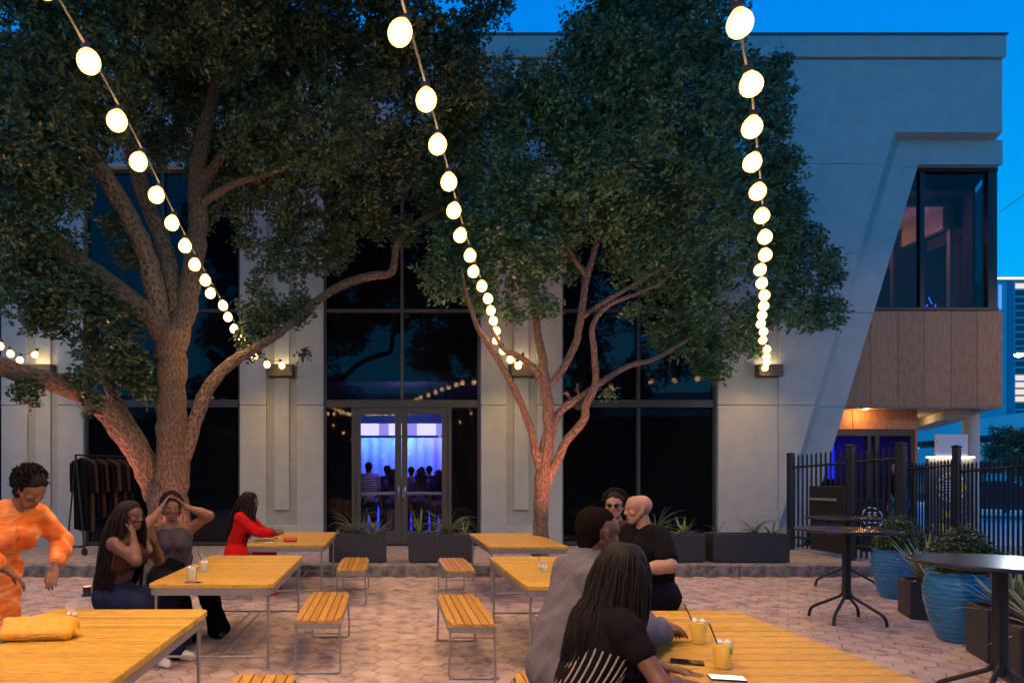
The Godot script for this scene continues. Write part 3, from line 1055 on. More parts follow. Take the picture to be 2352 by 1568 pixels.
# ---------------------------------------------------------------- tables and benches
# A top of slats with rounded outer corners: poly of one slat, cut where the corner curve passes.
func slat_cut(x0: float, x1: float, z0: float, z1: float, hx: float, hz: float, r: float) -> PackedVector2Array:
	var pts := []
	var edge := func(z: float) -> float:
		var over := absf(z) - (hz - r)
		if over <= 0.0:
			return hx
		return hx - r + sqrt(maxf(r * r - over * over, 0.0))
	var n := 6
	for i in n + 1:
		var z: float = lerpf(z0, z1, float(i) / n)
		pts.append(Vector2(minf(x1, edge.call(z)), z))
	for i in n + 1:
		var z: float = lerpf(z1, z0, float(i) / n)
		pts.append(Vector2(maxf(x0, -edge.call(z)), z))
	return PackedVector2Array(pts)


# x-z polygon from y0 up to y1, its upper rim eased by b
func plate(g: Geo, p: PackedVector2Array, y0: float, y1: float, b := 0.003) -> void:
	var clean := PackedVector2Array()
	for q in p:
		if clean.is_empty() or clean[clean.size() - 1].distance_to(q) > 0.0005:
			clean.append(q)
	p = clean
	if Geometry2D.is_polygon_clockwise(p):
		p.reverse()
	var c := Vector2.ZERO
	for q in p:
		c += q
	c /= p.size()
	var inner := PackedVector2Array()
	for q in p:
		inner.append(q - (q - c).sign() * b)
	var n := p.size()
	for i in n:
		var a := p[i]
		var d := p[(i + 1) % n]
		var ai := inner[i]
		var di := inner[(i + 1) % n]
		# counter-clockwise in (x, z) runs clockwise seen from above
		g.tri(Vector3(c.x, y1, c.y), Vector3(di.x, y1, di.y), Vector3(ai.x, y1, ai.y))
		g.quad(Vector3(ai.x, y1, ai.y), Vector3(di.x, y1, di.y), Vector3(d.x, y1 - b, d.y), Vector3(a.x, y1 - b, a.y))
		g.quad(Vector3(a.x, y1 - b, a.y), Vector3(d.x, y1 - b, d.y), Vector3(d.x, y0, d.y), Vector3(a.x, y0, a.y))
		g.tri(Vector3(c.x, y0, c.y), Vector3(a.x, y0, a.y), Vector3(d.x, y0, d.y))


func rounded_frame(g: Geo, hx: float, hz: float, r: float, thick: float, y0: float, y1: float) -> void:
	var path := []
	for q in 4:
		var sx: float = [1, -1, -1, 1][q]
		var sz: float = [1, 1, -1, -1][q]
		for k in 5:
			var a := PI * 0.5 * (q + k / 4.0)
			path.append([Vector2(sx * (hx - r), sz * (hz - r)), Vector2(cos(a), sin(a))])
	var n := path.size()
	for i in n:
		var c0: Vector2 = path[i][0]
		var n0: Vector2 = path[i][1]
		var c1: Vector2 = path[(i + 1) % n][0]
		var n1: Vector2 = path[(i + 1) % n][1]
		var o0 := c0 + n0 * r
		var o1 := c1 + n1 * r
		var i0 := c0 + n0 * (r - thick)
		var i1 := c1 + n1 * (r - thick)
		g.quad(Vector3(o0.x, y1, o0.y), Vector3(o1.x, y1, o1.y), Vector3(o1.x, y0, o1.y), Vector3(o0.x, y0, o0.y))
		g.quad(Vector3(i1.x, y1, i1.y), Vector3(i0.x, y1, i0.y), Vector3(i0.x, y0, i0.y), Vector3(i1.x, y0, i1.y))
		g.quad(Vector3(o0.x, y0, o0.y), Vector3(o1.x, y0, o1.y), Vector3(i1.x, y0, i1.y), Vector3(i0.x, y0, i0.y))
		g.quad(Vector3(i0.x, y1, i0.y), Vector3(i1.x, y1, i1.y), Vector3(o1.x, y1, o1.y), Vector3(o0.x, y1, o0.y))


func rod(pts: Array, r: float, called: String, parent: Node, material: Material = null) -> MeshInstance3D:
	var g := Geo.new()
	g.tube(pts, [r], 8)
	return obj(g, called, material if material else M.steel, parent)


# points of a bent rod: corners rounded with radius r
func bend(pts: Array, r: float) -> Array:
	var out := [pts[0]]
	for i in range(1, pts.size() - 1):
		var a: Vector3 = (pts[i - 1] - pts[i]).normalized()
		var b: Vector3 = (pts[i + 1] - pts[i]).normalized()
		for k in 5:
			var t := k / 4.0
			var p0: Vector3 = pts[i] + a * r
			var p2: Vector3 = pts[i] + b * r
			out.append(p0.lerp(pts[i], t).lerp(Vector3(pts[i]).lerp(p2, t), t))
	out.append(pts[pts.size() - 1])
	return out


func make_table() -> Node3D:
	var t := thing("picnic_table", "", "table", Vector3.ZERO, 0.0, "slatted teak tables in two rows")
	var hx := 0.525
	var hz := 1.05
	var n := 17
	var top := Node3D.new()
	top.name = "tabletop"
	t.add_child(top)
	for i in n:
		var z0 := lerpf(-hz, hz, float(i) / n) + 0.0065
		var z1 := lerpf(-hz, hz, float(i + 1) / n) - 0.0065
		var g := Geo.new()
		plate(g, slat_cut(-hx, hx, z0, z1, hx, hz, 0.07), 0.705, 0.74, 0.004)
		obj(g, "slat", M["teak_across_%d" % rng.randi_range(0, 5)], top)
	var f := Geo.new()
	rounded_frame(f, hx - 0.012, hz - 0.012, 0.065, 0.012, 0.645, 0.7035)
	obj(f, "apron", M.steel, t)
	for x in [-0.18, 0.18]:
		obj(boxm(Vector3(x - 0.02, 0.675, -hz + 0.03), Vector3(x + 0.02, 0.7035, hz - 0.03)), "bearer", M.steel, t)
	for sz in [-1, 1]:
		var z: float = sz * (hz - 0.085)
		for sx in [-1, 1]:
			rod([Vector3(sx * 0.475, 0.0, z), Vector3(sx * 0.475, 0.66, z)], 0.013, "leg", t)
			obj(boxm(Vector3(sx * 0.475 - 0.022, 0.0, z - 0.022), Vector3(sx * 0.475 + 0.022, 0.012, z + 0.022), 0.003), "foot", M.steel, t)
		rod([Vector3(-0.475, 0.115, z), Vector3(0.475, 0.115, z)], 0.011, "cross_bar", t)
	for x in [-0.055, 0.055]:
		rod([Vector3(x, 0.118, -hz + 0.07), Vector3(x, 0.118, hz - 0.07)], 0.009, "stretcher", t)
	return t


func make_bench() -> Node3D:
	var t := thing("slatted_bench", "", "bench", Vector3.ZERO, 0.0, "slatted teak benches along the tables")
	var hx := 0.2
	var hz := 0.69
	var n := 6
	var top := Node3D.new()
	top.name = "seat"
	t.add_child(top)
	for i in n:
		var x0 := lerpf(-hx, hx, float(i) / n) + 0.0038
		var x1 := lerpf(-hx, hx, float(i + 1) / n) - 0.0038
		var g := Geo.new()
		plate(g, slat_cut(x0, x1, -hz, hz, hx, hz, 0.035), 0.433, 0.46, 0.003)
		obj(g, "slat", M["teak_along_%d" % rng.randi_range(0, 5)], top)
	var f := Geo.new()
	rounded_frame(f, hx - 0.006, hz - 0.006, 0.035, 0.01, 0.385, 0.4315)
	obj(f, "apron", M.steel, t)
	for sz in [-1, 1]:
		var z: float = sz * (hz - 0.06)
		rod(bend([Vector3(-0.178, 0.39, z), Vector3(-0.19, 0.009, z), Vector3(0.19, 0.009, z), Vector3(0.178, 0.39, z)], 0.04), 0.009, "sled_leg", t)
		rod([Vector3(-0.18, 0.335, z), Vector3(0.18, 0.335, z)], 0.006, "cross_bar", t)
	return t


func build_tables() -> void:
	var t := make_table()
	t.set_meta("label", "teak table holding the mustard clutch")
	t.position = Vector3(-1.735, 0, -3.50)
	copy_of(t, "teak table with two pale drinks beside the woman in jeans", Vector3(-1.49, 0, -6.65))
	copy_of(t, "teak table where the woman in red rests her arms", Vector3(-1.36, 0, -9.95))
	copy_of(t, "teak table holding the two yellow drinks", Vector3(1.815, 0, -3.45))
	copy_of(t, "teak table with short glasses behind the man in chambray", Vector3(1.665, 0, -6.55))
	copy_of(t, "empty teak table in front of the slim tree", Vector3(1.83, 0, -9.72))
	var b := make_bench()
	b.set_meta("label", "empty bench beside the table with two pale drinks, aisle side")
	b.position = Vector3(-0.58, 0, -6.2)
	copy_of(b, "empty bench beside the table of the woman in red, aisle side", Vector3(-0.465, 0, -9.17))
	copy_of(b, "empty bench beside the table with short glasses, aisle side", Vector3(0.685, 0, -6.05))
	copy_of(b, "empty bench beside the empty table by the slim tree", Vector3(0.925, 0, -9.12))
	copy_of(b, "empty bench beside the table with the mustard clutch", Vector3(-0.725, 0, -3.3))
	copy_of(b, "bench under the man in chambray and the woman with striped dress", Vector3(0.93, 0, -3.34))
	copy_of(b, "bench under the woman in jeans and the woman in grey top", Vector3(-2.44, 0, -6.62))
	copy_of(b, "bench under the woman in red", Vector3(-2.2, 0, -9.6))
	copy_of(b, "bench under the man in black and the woman with sunglasses", Vector3(2.5, 0, -6.5))
	# bar tables
	var bt := thing("bar_table", "round black bar table beside the tall square planter", "bar table", Vector3(4.27, 0, -4.67), 0.0, "round black bar tables")
	var g := Geo.new()
	g.lathe(Vector3(0, 1.02, 0), [Vector2(0.10, 0.0), Vector2(0.50, 0.0), Vector2(0.518, 0.006), Vector2(0.525, 0.015), Vector2(0.518, 0.025), Vector2(0.505, 0.03), Vector2(0.0, 0.03)], 56, false, true)
	obj(g, "tabletop", M.table_black, bt)
	g = Geo.new()
	g.lathe(Vector3(0, 0.985, 0), [Vector2(0.16, 0.0), Vector2(0.17, 0.005), Vector2(0.17, 0.035)], 24)
	obj(g, "mount", M.black_steel, bt)
	for k in 4:
		var a := PI / 4 + k * PI / 2 + 0.22
		var d := Vector3(cos(a), 0, sin(a))
		rod(bend([d * 0.028 + Vector3(0, 1.0, 0), d * 0.028 + Vector3(0, 0.30, 0), d * 0.37 + Vector3(0, 0.105, 0), d * 0.385 + Vector3(0, 0.0, 0)], 0.06), 0.017, "leg", bt, M.black_steel)
	g = Geo.new()
	g.lathe(Vector3(0, 0.25, 0), [Vector2(0.03, 0.0), Vector2(0.034, 0.02), Vector2(0.034, 0.75)], 16)
	obj(g, "post", M.black_steel, bt)
	copy_of(bt, "round black bar table with bent legs in front of the gate", Vector3(5.22, 0, -7.62), 0.1)
	copy_of(bt, "round black bar table nearest the kerb and the gate", Vector3(6.75, 0, -9.86), 0.3)


# ---------------------------------------------------------------- planters
func blades(g: Geo, at: Vector3, n: int, length: float, wide: float, spread: float, droop: float, r: RandomNumberGenerator) -> void:
	for i in n:
		var a := r.randf() * TAU
		var out := Vector3(cos(a), 0, sin(a))
		var tilt := r.randf_range(0.08, 1.0) * spread
		var l := length * r.randf_range(0.6, 1.1)
		var dir := (Vector3.UP * cos(tilt) + out * sin(tilt)).normalized()
		var foot := at + out * r.randf_range(0.0, 0.035)
		var mid := foot + dir * l * 0.55
		var tip := mid + (dir + out * droop * 0.5 + Vector3.DOWN * droop * tilt * 1.4).normalized() * l * 0.5
		g.blade(foot, mid, tip, wide * r.randf_range(0.75, 1.15), out.cross(Vector3.UP).normalized())


func thin_grass(g: Geo, at: Vector3, n: int, length: float, r: RandomNumberGenerator) -> void:
	for i in n:
		var a := r.randf() * TAU
		var out := Vector3(cos(a), 0, sin(a))
		var l := length * r.randf_range(0.5, 1.15)
		var tilt := r.randf_range(0.1, 1.0)
		var pts := []
		var p := at + out * r.randf_range(0.0, 0.05)
		var ang := tilt * 0.6
		for k in 7:
			pts.append(p)
			p += (Vector3.UP * cos(ang) + out * sin(ang)) * l / 6.0
			ang += r.randf_range(0.15, 0.42) * (0.6 + tilt)
		g.tube(pts, [0.006, 0.006, 0.0055, 0.005, 0.004, 0.003, 0.001], 4, false)


func build_planters() -> void:
	var r := RandomNumberGenerator.new()
	r.seed = 321
	# long box planters on the walk
	var specs := [
		["dark box planter with drooping grass left of the doorway", -1.0, -0.02, 11.62],
		["dark box planter with yucca and long grass right of the doorway", 0.365, 1.44, 11.62],
		["dark box planter with spiky grass behind the man in black", 4.4, 5.42, 11.62],
		["dark box planter standing beside the fence post", 5.56, 6.86, 11.62],
	]
	for s in specs:
		var p := thing("box_planter", s[0], "planter", Vector3((s[1] + s[2]) * 0.5, 0.18, -s[3]), 0.0, "dark box planters along the walk")
		var h: float = (s[2] - s[1]) * 0.5
		var wall := 0.025
		var dp := 0.2
		obj(boxm(Vector3(-h, 0.012, dp - wall), Vector3(h, 0.49, dp), 0.006), "front", M.planter_grey, p)
		obj(boxm(Vector3(-h, 0.012, -dp), Vector3(h, 0.49, -dp + wall), 0.006), "back", M.planter_grey, p)
		for sx in [-1, 1]:
			obj(boxm(Vector3(sx * h - (wall if sx > 0 else 0.0), 0.012, -dp + wall), Vector3(sx * h + (wall if sx < 0 else 0.0), 0.488, dp - wall), 0.004), "side", M.planter_grey, p)
		obj(boxm(Vector3(-h + 0.04, 0.0, -dp + 0.03), Vector3(h - 0.04, 0.012, dp - 0.03)), "foot_rail", M.black_steel, p)
		obj(boxm(Vector3(-h + wall, 0.40, -dp + wall), Vector3(h - wall, 0.455, dp - wall)), "soil", M.soil, p)
		var gx := [-0.05, 0.15, -0.25, 0.1][specs.find(s)] as float
		var g := Geo.new()
		thin_grass(g, Vector3(gx * 2.0 * h, 0.45, 0.02), [44, 50, 36, 22][specs.find(s)], [0.62, 0.66, 0.62, 0.42][specs.find(s)], r)
		if specs.find(s) == 3:
			thin_grass(g, Vector3(-0.5, 0.45, 0.02), 10, 0.3, r)
		obj(g, "grass", M.grass_blade, p).set_meta("kind", "stuff")
		g = Geo.new()
		blades(g, Vector3([0.32, -0.38, 0.2, 0.38][specs.find(s)] * h * 1.7, 0.45, 0.05), [26, 18, 24, 8][specs.find(s)], [0.42, 0.46, 0.36, 0.36][specs.find(s)], 0.016, 1.1, 0.5, r)
		if specs.find(s) == 0:
			blades(g, Vector3(-h * 0.75, 0.45, 0.08), 6, 0.13, 0.012, 0.9, 0.3, r)
		if specs.find(s) == 1:
			blades(g, Vector3(h * 0.8, 0.45, 0.06), 12, 0.28, 0.012, 1.1, 0.4, r)
		obj(g, "yucca", M.yucca, p).set_meta("kind", "stuff")
	# blue glazed jars with a clipped shrub each
	var jars := [["blue glazed jar with a dark shrub behind the far bar table", Vector3(6.92, 0.005, -9.1), 0.93], ["large blue glazed jar beside the near bar table", Vector3(5.76, -0.004, -6.73), 0.98]]
	for s in jars:
		var at: Vector3 = s[1]
		at.y = 0.0
		var j := thing("glazed_jar", s[0], "plant pot", at, 0.0, "blue glazed jars by the fence")
		var k: float = s[2]
		var prof := []
		var base := [[0.19, 0.0], [0.205, 0.02], [0.245, 0.14], [0.285, 0.28], [0.312, 0.42], [0.318, 0.52], [0.305, 0.61], [0.285, 0.665]]
		# thrown rings
		for i in 60:
			var u := float(i) / 59 * 7.0
			var i0 := mini(int(u), 6)
			var f := u - i0
			var rr: float = lerpf(base[i0][0], base[i0 + 1][0], f)
			var yy: float = lerpf(base[i0][1], base[i0 + 1][1], f)
			prof.append(Vector2(rr + 0.0045 * sin(yy * 130.0), yy) * k)
		for q in [[0.292, 0.678], [0.302, 0.69], [0.302, 0.705], [0.29, 0.71], [0.272, 0.70], [0.262, 0.66]]:
			prof.append(Vector2(q[0], q[1]) * k)
		var g := Geo.new()
		g.lathe(Vector3.ZERO, prof, 56)
		obj(g, "jar", M.blue_glaze, j)
		g = Geo.new()
		g.lathe(Vector3(0, 0.64 * k, 0), [Vector2(0.0, 0.0), Vector2(0.272 * k, 0.0), Vector2(0.272 * k, 0.02), Vector2(0.0, 0.03)], 20)
		obj(g, "soil", M.soil, j)
		foliage(j, "shrub", [[Vector3(0, 0.86 * k, 0), 0.29], [Vector3(0.16, 0.80, 0.08), 0.18], [Vector3(-0.15, 0.78, 0.1), 0.18], [Vector3(0.02, 0.78, 0.2), 0.16], [Vector3(0.1, 0.95, -0.08), 0.2]], 5200.0, 0.42, [Color(0.02, 0.045, 0.012), Color(0.06, 0.10, 0.025)], r)
	# tall square planters with yuccas
	var sq := [["square dark planter with a spiky yucca between the two blue jars", Vector3(6.37, 0.035, -7.85), 0.26, 0.43], ["square dark planter with dry yucca behind the near bar table", Vector3(5.59, 0.06, -6), 0.25, 0.47], ["square dark planter at the end of the row under the near bar table", Vector3(5.18, 0.052, -5.25), 0.26, 0.47]]
	for s in sq:
		var at: Vector3 = s[1]
		at.y = 0.0
		var p := thing("square_planter", s[0], "planter", at, -0.42, "square dark planters by the fence")
		var h: float = s[2]
		var y: float = s[3]
		for q in 4:
			var m := obj(boxm(Vector3(-h, 0.0, h - 0.025), Vector3(h - 0.025, y, h), 0.005), "panel", M.planter_grey, p)
			m.rotation.y = q * PI / 2
		obj(boxm(Vector3(-h + 0.025, y - 0.08, -h + 0.025), Vector3(h - 0.025, y - 0.04, h - 0.025)), "soil", M.soil, p)
		var g := Geo.new()
		blades(g, Vector3(0, y - 0.05, 0), 60, 0.62 if s == sq[0] else 0.42, 0.020, 1.0, 0.15, r)
		obj(g, "yucca", M.yucca, p).set_meta("kind", "stuff")
		g = Geo.new()
		blades(g, Vector3(-0.05, y - 0.05, 0.08), 26, 0.56 if s == sq[0] else 0.42, 0.018, 1.75, 0.35, r)
		obj(g, "dry_leaf", M.yucca_dry, p).set_meta("kind", "stuff")


# ---------------------------------------------------------------- fence
func picket_mesh(tall: float) -> ArrayMesh:
	var g := Geo.new()
	var w := 0.0125
	g.box(Vector3(-w, 0, -w), Vector3(w, tall - 0.05, w))
	for k in 4:
		var a := PI / 4 + k * PI / 2
		var b := a + PI / 2
		var q := w * sqrt(2.0)
		g.tri(Vector3(cos(b) * q, tall - 0.05, sin(b) * q), Vector3(cos(a) * q, tall - 0.05, sin(a) * q), Vector3(0, tall, 0))
	return g.mesh()


func fence_run(called: String, label: String, cat: String, a: Vector3, b: Vector3, rail_y0: float, rail_y1: float, foot: float, group := "") -> Node3D:
	var l := Vector2(b.x - a.x, b.z - a.z).length()
	var t := thing(called, label, cat, a, atan2(-(b.z - a.z), b.x - a.x), group)
	var n := int(l / 0.143)
	var pm := picket_mesh(1.86)
	for i in range(0, n + 1):
		var u := (i + 0.5) * l / (n + 1)
		put(pm, "picket", M.fence_black, t, Transform3D(Basis.IDENTITY, Vector3(u, foot + (rail_y1 - rail_y0) * u / l, 0)))
	for y in [[rail_y0, rail_y1], [foot + 0.2, foot + 0.2 + rail_y1 - rail_y0]]:
		var g := Geo.new()
		g.tube([Vector3(0.03, y[0], 0), Vector3(l - 0.03, y[1], 0)], [0.024], 4)
		obj(g, "rail", M.fence_black, t)
	return t


func fence_post(label: String, at: Vector3, tall: float) -> void:
	var p := thing("fence_post", label, "post", at, 0.3, "black steel fence posts")
	obj(boxm(Vector3(-0.05, 0, -0.05), Vector3(0.05, tall, 0.05), 0.006), "shaft", M.fence_black, p)
	var g := Geo.new()
	g.box(Vector3(-0.06, tall, -0.06), Vector3(0.06, tall + 0.025, 0.06), 0.005)
	for k in 4:
		var a := PI / 4 + k * PI / 2
		var q := 0.055 * sqrt(2.0)
		g.tri(Vector3(cos(a + PI / 2) * q, tall + 0.025, sin(a + PI / 2) * q), Vector3(cos(a) * q, tall + 0.025, sin(a) * q), Vector3(0, tall + 0.05, 0))
	obj(g, "cap", M.fence_black, p)


func build_fence() -> void:
	fence_post("black fence post at the stucco wall", Vector3(8.15, 0.18, -13.55), 1.92)
	fence_post("black fence post in the middle of the gate", Vector3(8.15, 0.18, -11.78), 2.0)
	fence_post("black fence post ending the gate beside the far blue jar", Vector3(8.15, 0.0, -10.62), 2.15)
	var g1 := fence_run("picket_gate", "black picket gate leaf with lock box beside the stucco wall", "gate", Vector3(8.15, 0.18, -13.5), Vector3(8.15, 0.18, -11.84), 1.66, 1.71, 0.06, "black picket gate leaves")
	fence_run("picket_gate", "black picket gate leaf nearer the blue jars", "gate", Vector3(8.15, 0.18, -11.72), Vector3(8.15, 0.18, -10.68), 1.72, 1.76, 0.06, "black picket gate leaves")
	var lk := Node3D.new()
	lk.name = "lock_box"
	g1.add_child(lk, true)
	obj(boxm(Vector3(0.62, 0.72, -0.03), Vector3(1.62, 1.30, 0.05), 0.01), "shield", M.fence_black, lk)
	obj(boxm(Vector3(0.70, 1.02, 0.052), Vector3(1.45, 1.07, 0.09), 0.01), "panic_bar", M.steel, lk)
	obj(boxm(Vector3(0.62, 0.08, -0.03), Vector3(1.62, 0.62, 0.03), 0.01), "kick_plate", M.fence_black, lk)
	# the run along the street side
	var a := Vector3(10.95, 0.0, -14.2)
	var m := Vector3(10.18, 0.0, -12.05)
	var e := Vector3(8.6, 0.0, -7.6)
	fence_run("picket_fence", "black picket fence panel in front of the sign, far half", "fence", a, m, 1.80, 1.86, 0.06, "black picket fence panels")
	fence_post("tall black fence post in front of the yellow lettered sign", Vector3(10.15, 0, -11.95), 2.17)
	fence_run("picket_fence", "black picket fence panel running behind the near bar table", "fence", Vector3(10.1, 0, -11.85), e, 1.74, 1.88, 0.04, "black picket fence panels")
	fence_post("black fence post at the end behind the near bar table", e, 2.1)

# ---------------------------------------------------------------- foliage and trees
var leaf_cluster: ArrayMesh


func make_leaf_cluster() -> ArrayMesh:
	var g := Geo.new()
	var r := RandomNumberGenerator.new()
	r.seed = 77
	for i in 13:
		var a := i * 2.4 + r.randf_range(-0.3, 0.3)
		var up := r.randf_range(-0.35, 0.9)
		var dir := Vector3(cos(a), up, sin(a)).normalized()
		var foot := Vector3(r.randf_range(-0.06, 0.06), r.randf_range(-0.06, 0.08), r.randf_range(-0.06, 0.06))
		var l := r.randf_range(0.055, 0.10)
		var w := l * r.randf_range(0.18, 0.25)
		var side := dir.cross(Vector3(r.randf_range(-1, 1), r.randf_range(0.2, 1), r.randf_range(-1, 1))).normalized()
		var nn := side.cross(dir)
		var p0 := foot
		var p1 := foot + dir * l * 0.5 + side * w - nn * w * 0.25
		var p2 := foot + dir * l - nn * l * 0.12
		var p3 := foot + dir * l * 0.5 - side * w - nn * w * 0.25
		g.tri(p0, p1, p2)
		g.tri(p0, p2, p3)
	return g.mesh()


# leaf clumps through a set of [centre, radius] balls; more of them near the outside
func foliage(parent: Node, called: String, balls: Array, per_m2: float, size: float, tones: Array, r: RandomNumberGenerator, trim_from := Vector3.INF) -> MultiMeshInstance3D:
	if leaf_cluster == null:
		leaf_cluster = make_leaf_cluster()
	var lump := FastNoiseLite.new()
	lump.seed = 12
	lump.frequency = 0.9
	var place := []
	var tint := []
	for b in balls:
		var n := int(per_m2 * b[1] * b[1])
		for i in n:
			var u := Vector3(r.randfn(), r.randfn(), r.randfn()).normalized()
			var q := pow(r.randf(), 0.42)
			var p: Vector3 = b[0] + u * b[1] * q * Vector3(1.0, 0.9, 1.0)
			var ln := lump.get_noise_3dv(p * 1.3)
			if b[1] > 0.4 and ln < -0.12 + r.randf_range(-0.12, 0.12):
				continue
			if trim_from != Vector3.INF and in_front_of_strand(p + trim_from):
				continue
			var s := size * r.randf_range(0.7, 1.25)
			var bas := Basis.from_euler(Vector3(r.randf_range(-0.9, 0.9), r.randf() * TAU, r.randf_range(-0.9, 0.9))).scaled(Vector3(s, s, s))
			place.append(Transform3D(bas, p))
			var c: Color = tones[0].lerp(tones[1], r.randf())
			tint.append(c)
	var mm := MultiMesh.new()
	mm.transform_format = MultiMesh.TRANSFORM_3D
	mm.use_colors = true
	mm.mesh = leaf_cluster
	mm.instance_count = place.size()
	for i in place.size():
		mm.set_instance_transform(i, place[i])
		mm.set_instance_color(i, tint[i])
	var o := MultiMeshInstance3D.new()
	o.name = called
	o.multimesh = mm
	o.material_override = M.leaf
	o.set_meta("kind", "stuff")
	parent.add_child(o, true)
	return o


func in_front_of_strand(w: Vector3) -> bool:
	return w.x > 3.6 and w.y < 4.55 and -w.z < 14.15 - (8.0 - w.x) / 0.588


func limb(parent: Node, called: String, nodes: Array, base: Vector3, bark: Material, sides := 14) -> void:
	# smooth the polyline with a spline, roughen it a little
	var pts := []
	var rad := []
	var wob := FastNoiseLite.new()
	wob.seed = nodes.size() * 7
	wob.frequency = 1.1
	var n := nodes.size()
	for i in n - 1:
		var p0: Vector3 = nodes[maxi(i - 1, 0)][0]
		var p1: Vector3 = nodes[i][0]
		var p2: Vector3 = nodes[i + 1][0]
		var p3: Vector3 = nodes[mini(i + 2, n - 1)][0]
		for k in 5:
			var t := k / 5.0
			var p := p1.cubic_interpolate(p2, p0, p3, t)
			var r: float = lerpf(nodes[i][1], nodes[i + 1][1], t)
			p += Vector3(wob.get_noise_1d(p.y * 3.0 + p.x), 0, wob.get_noise_1d(p.y * 3.0 + 50.0)) * r * 0.25
			pts.append(p - base)
			rad.append(r * (1.0 + 0.12 * wob.get_noise_1d(p.y * 5.0 + p.x * 3.0)))
	pts.append(nodes[n - 1][0] - base)
	rad.append(nodes[n - 1][1])
	var g := Geo.new()
	var rm: float = nodes[0][1]
	g.tube(pts, rad, sides, true, 0.75, maxf(1.0, round(rm * 9.0)))
	obj(g, called, bark, parent)


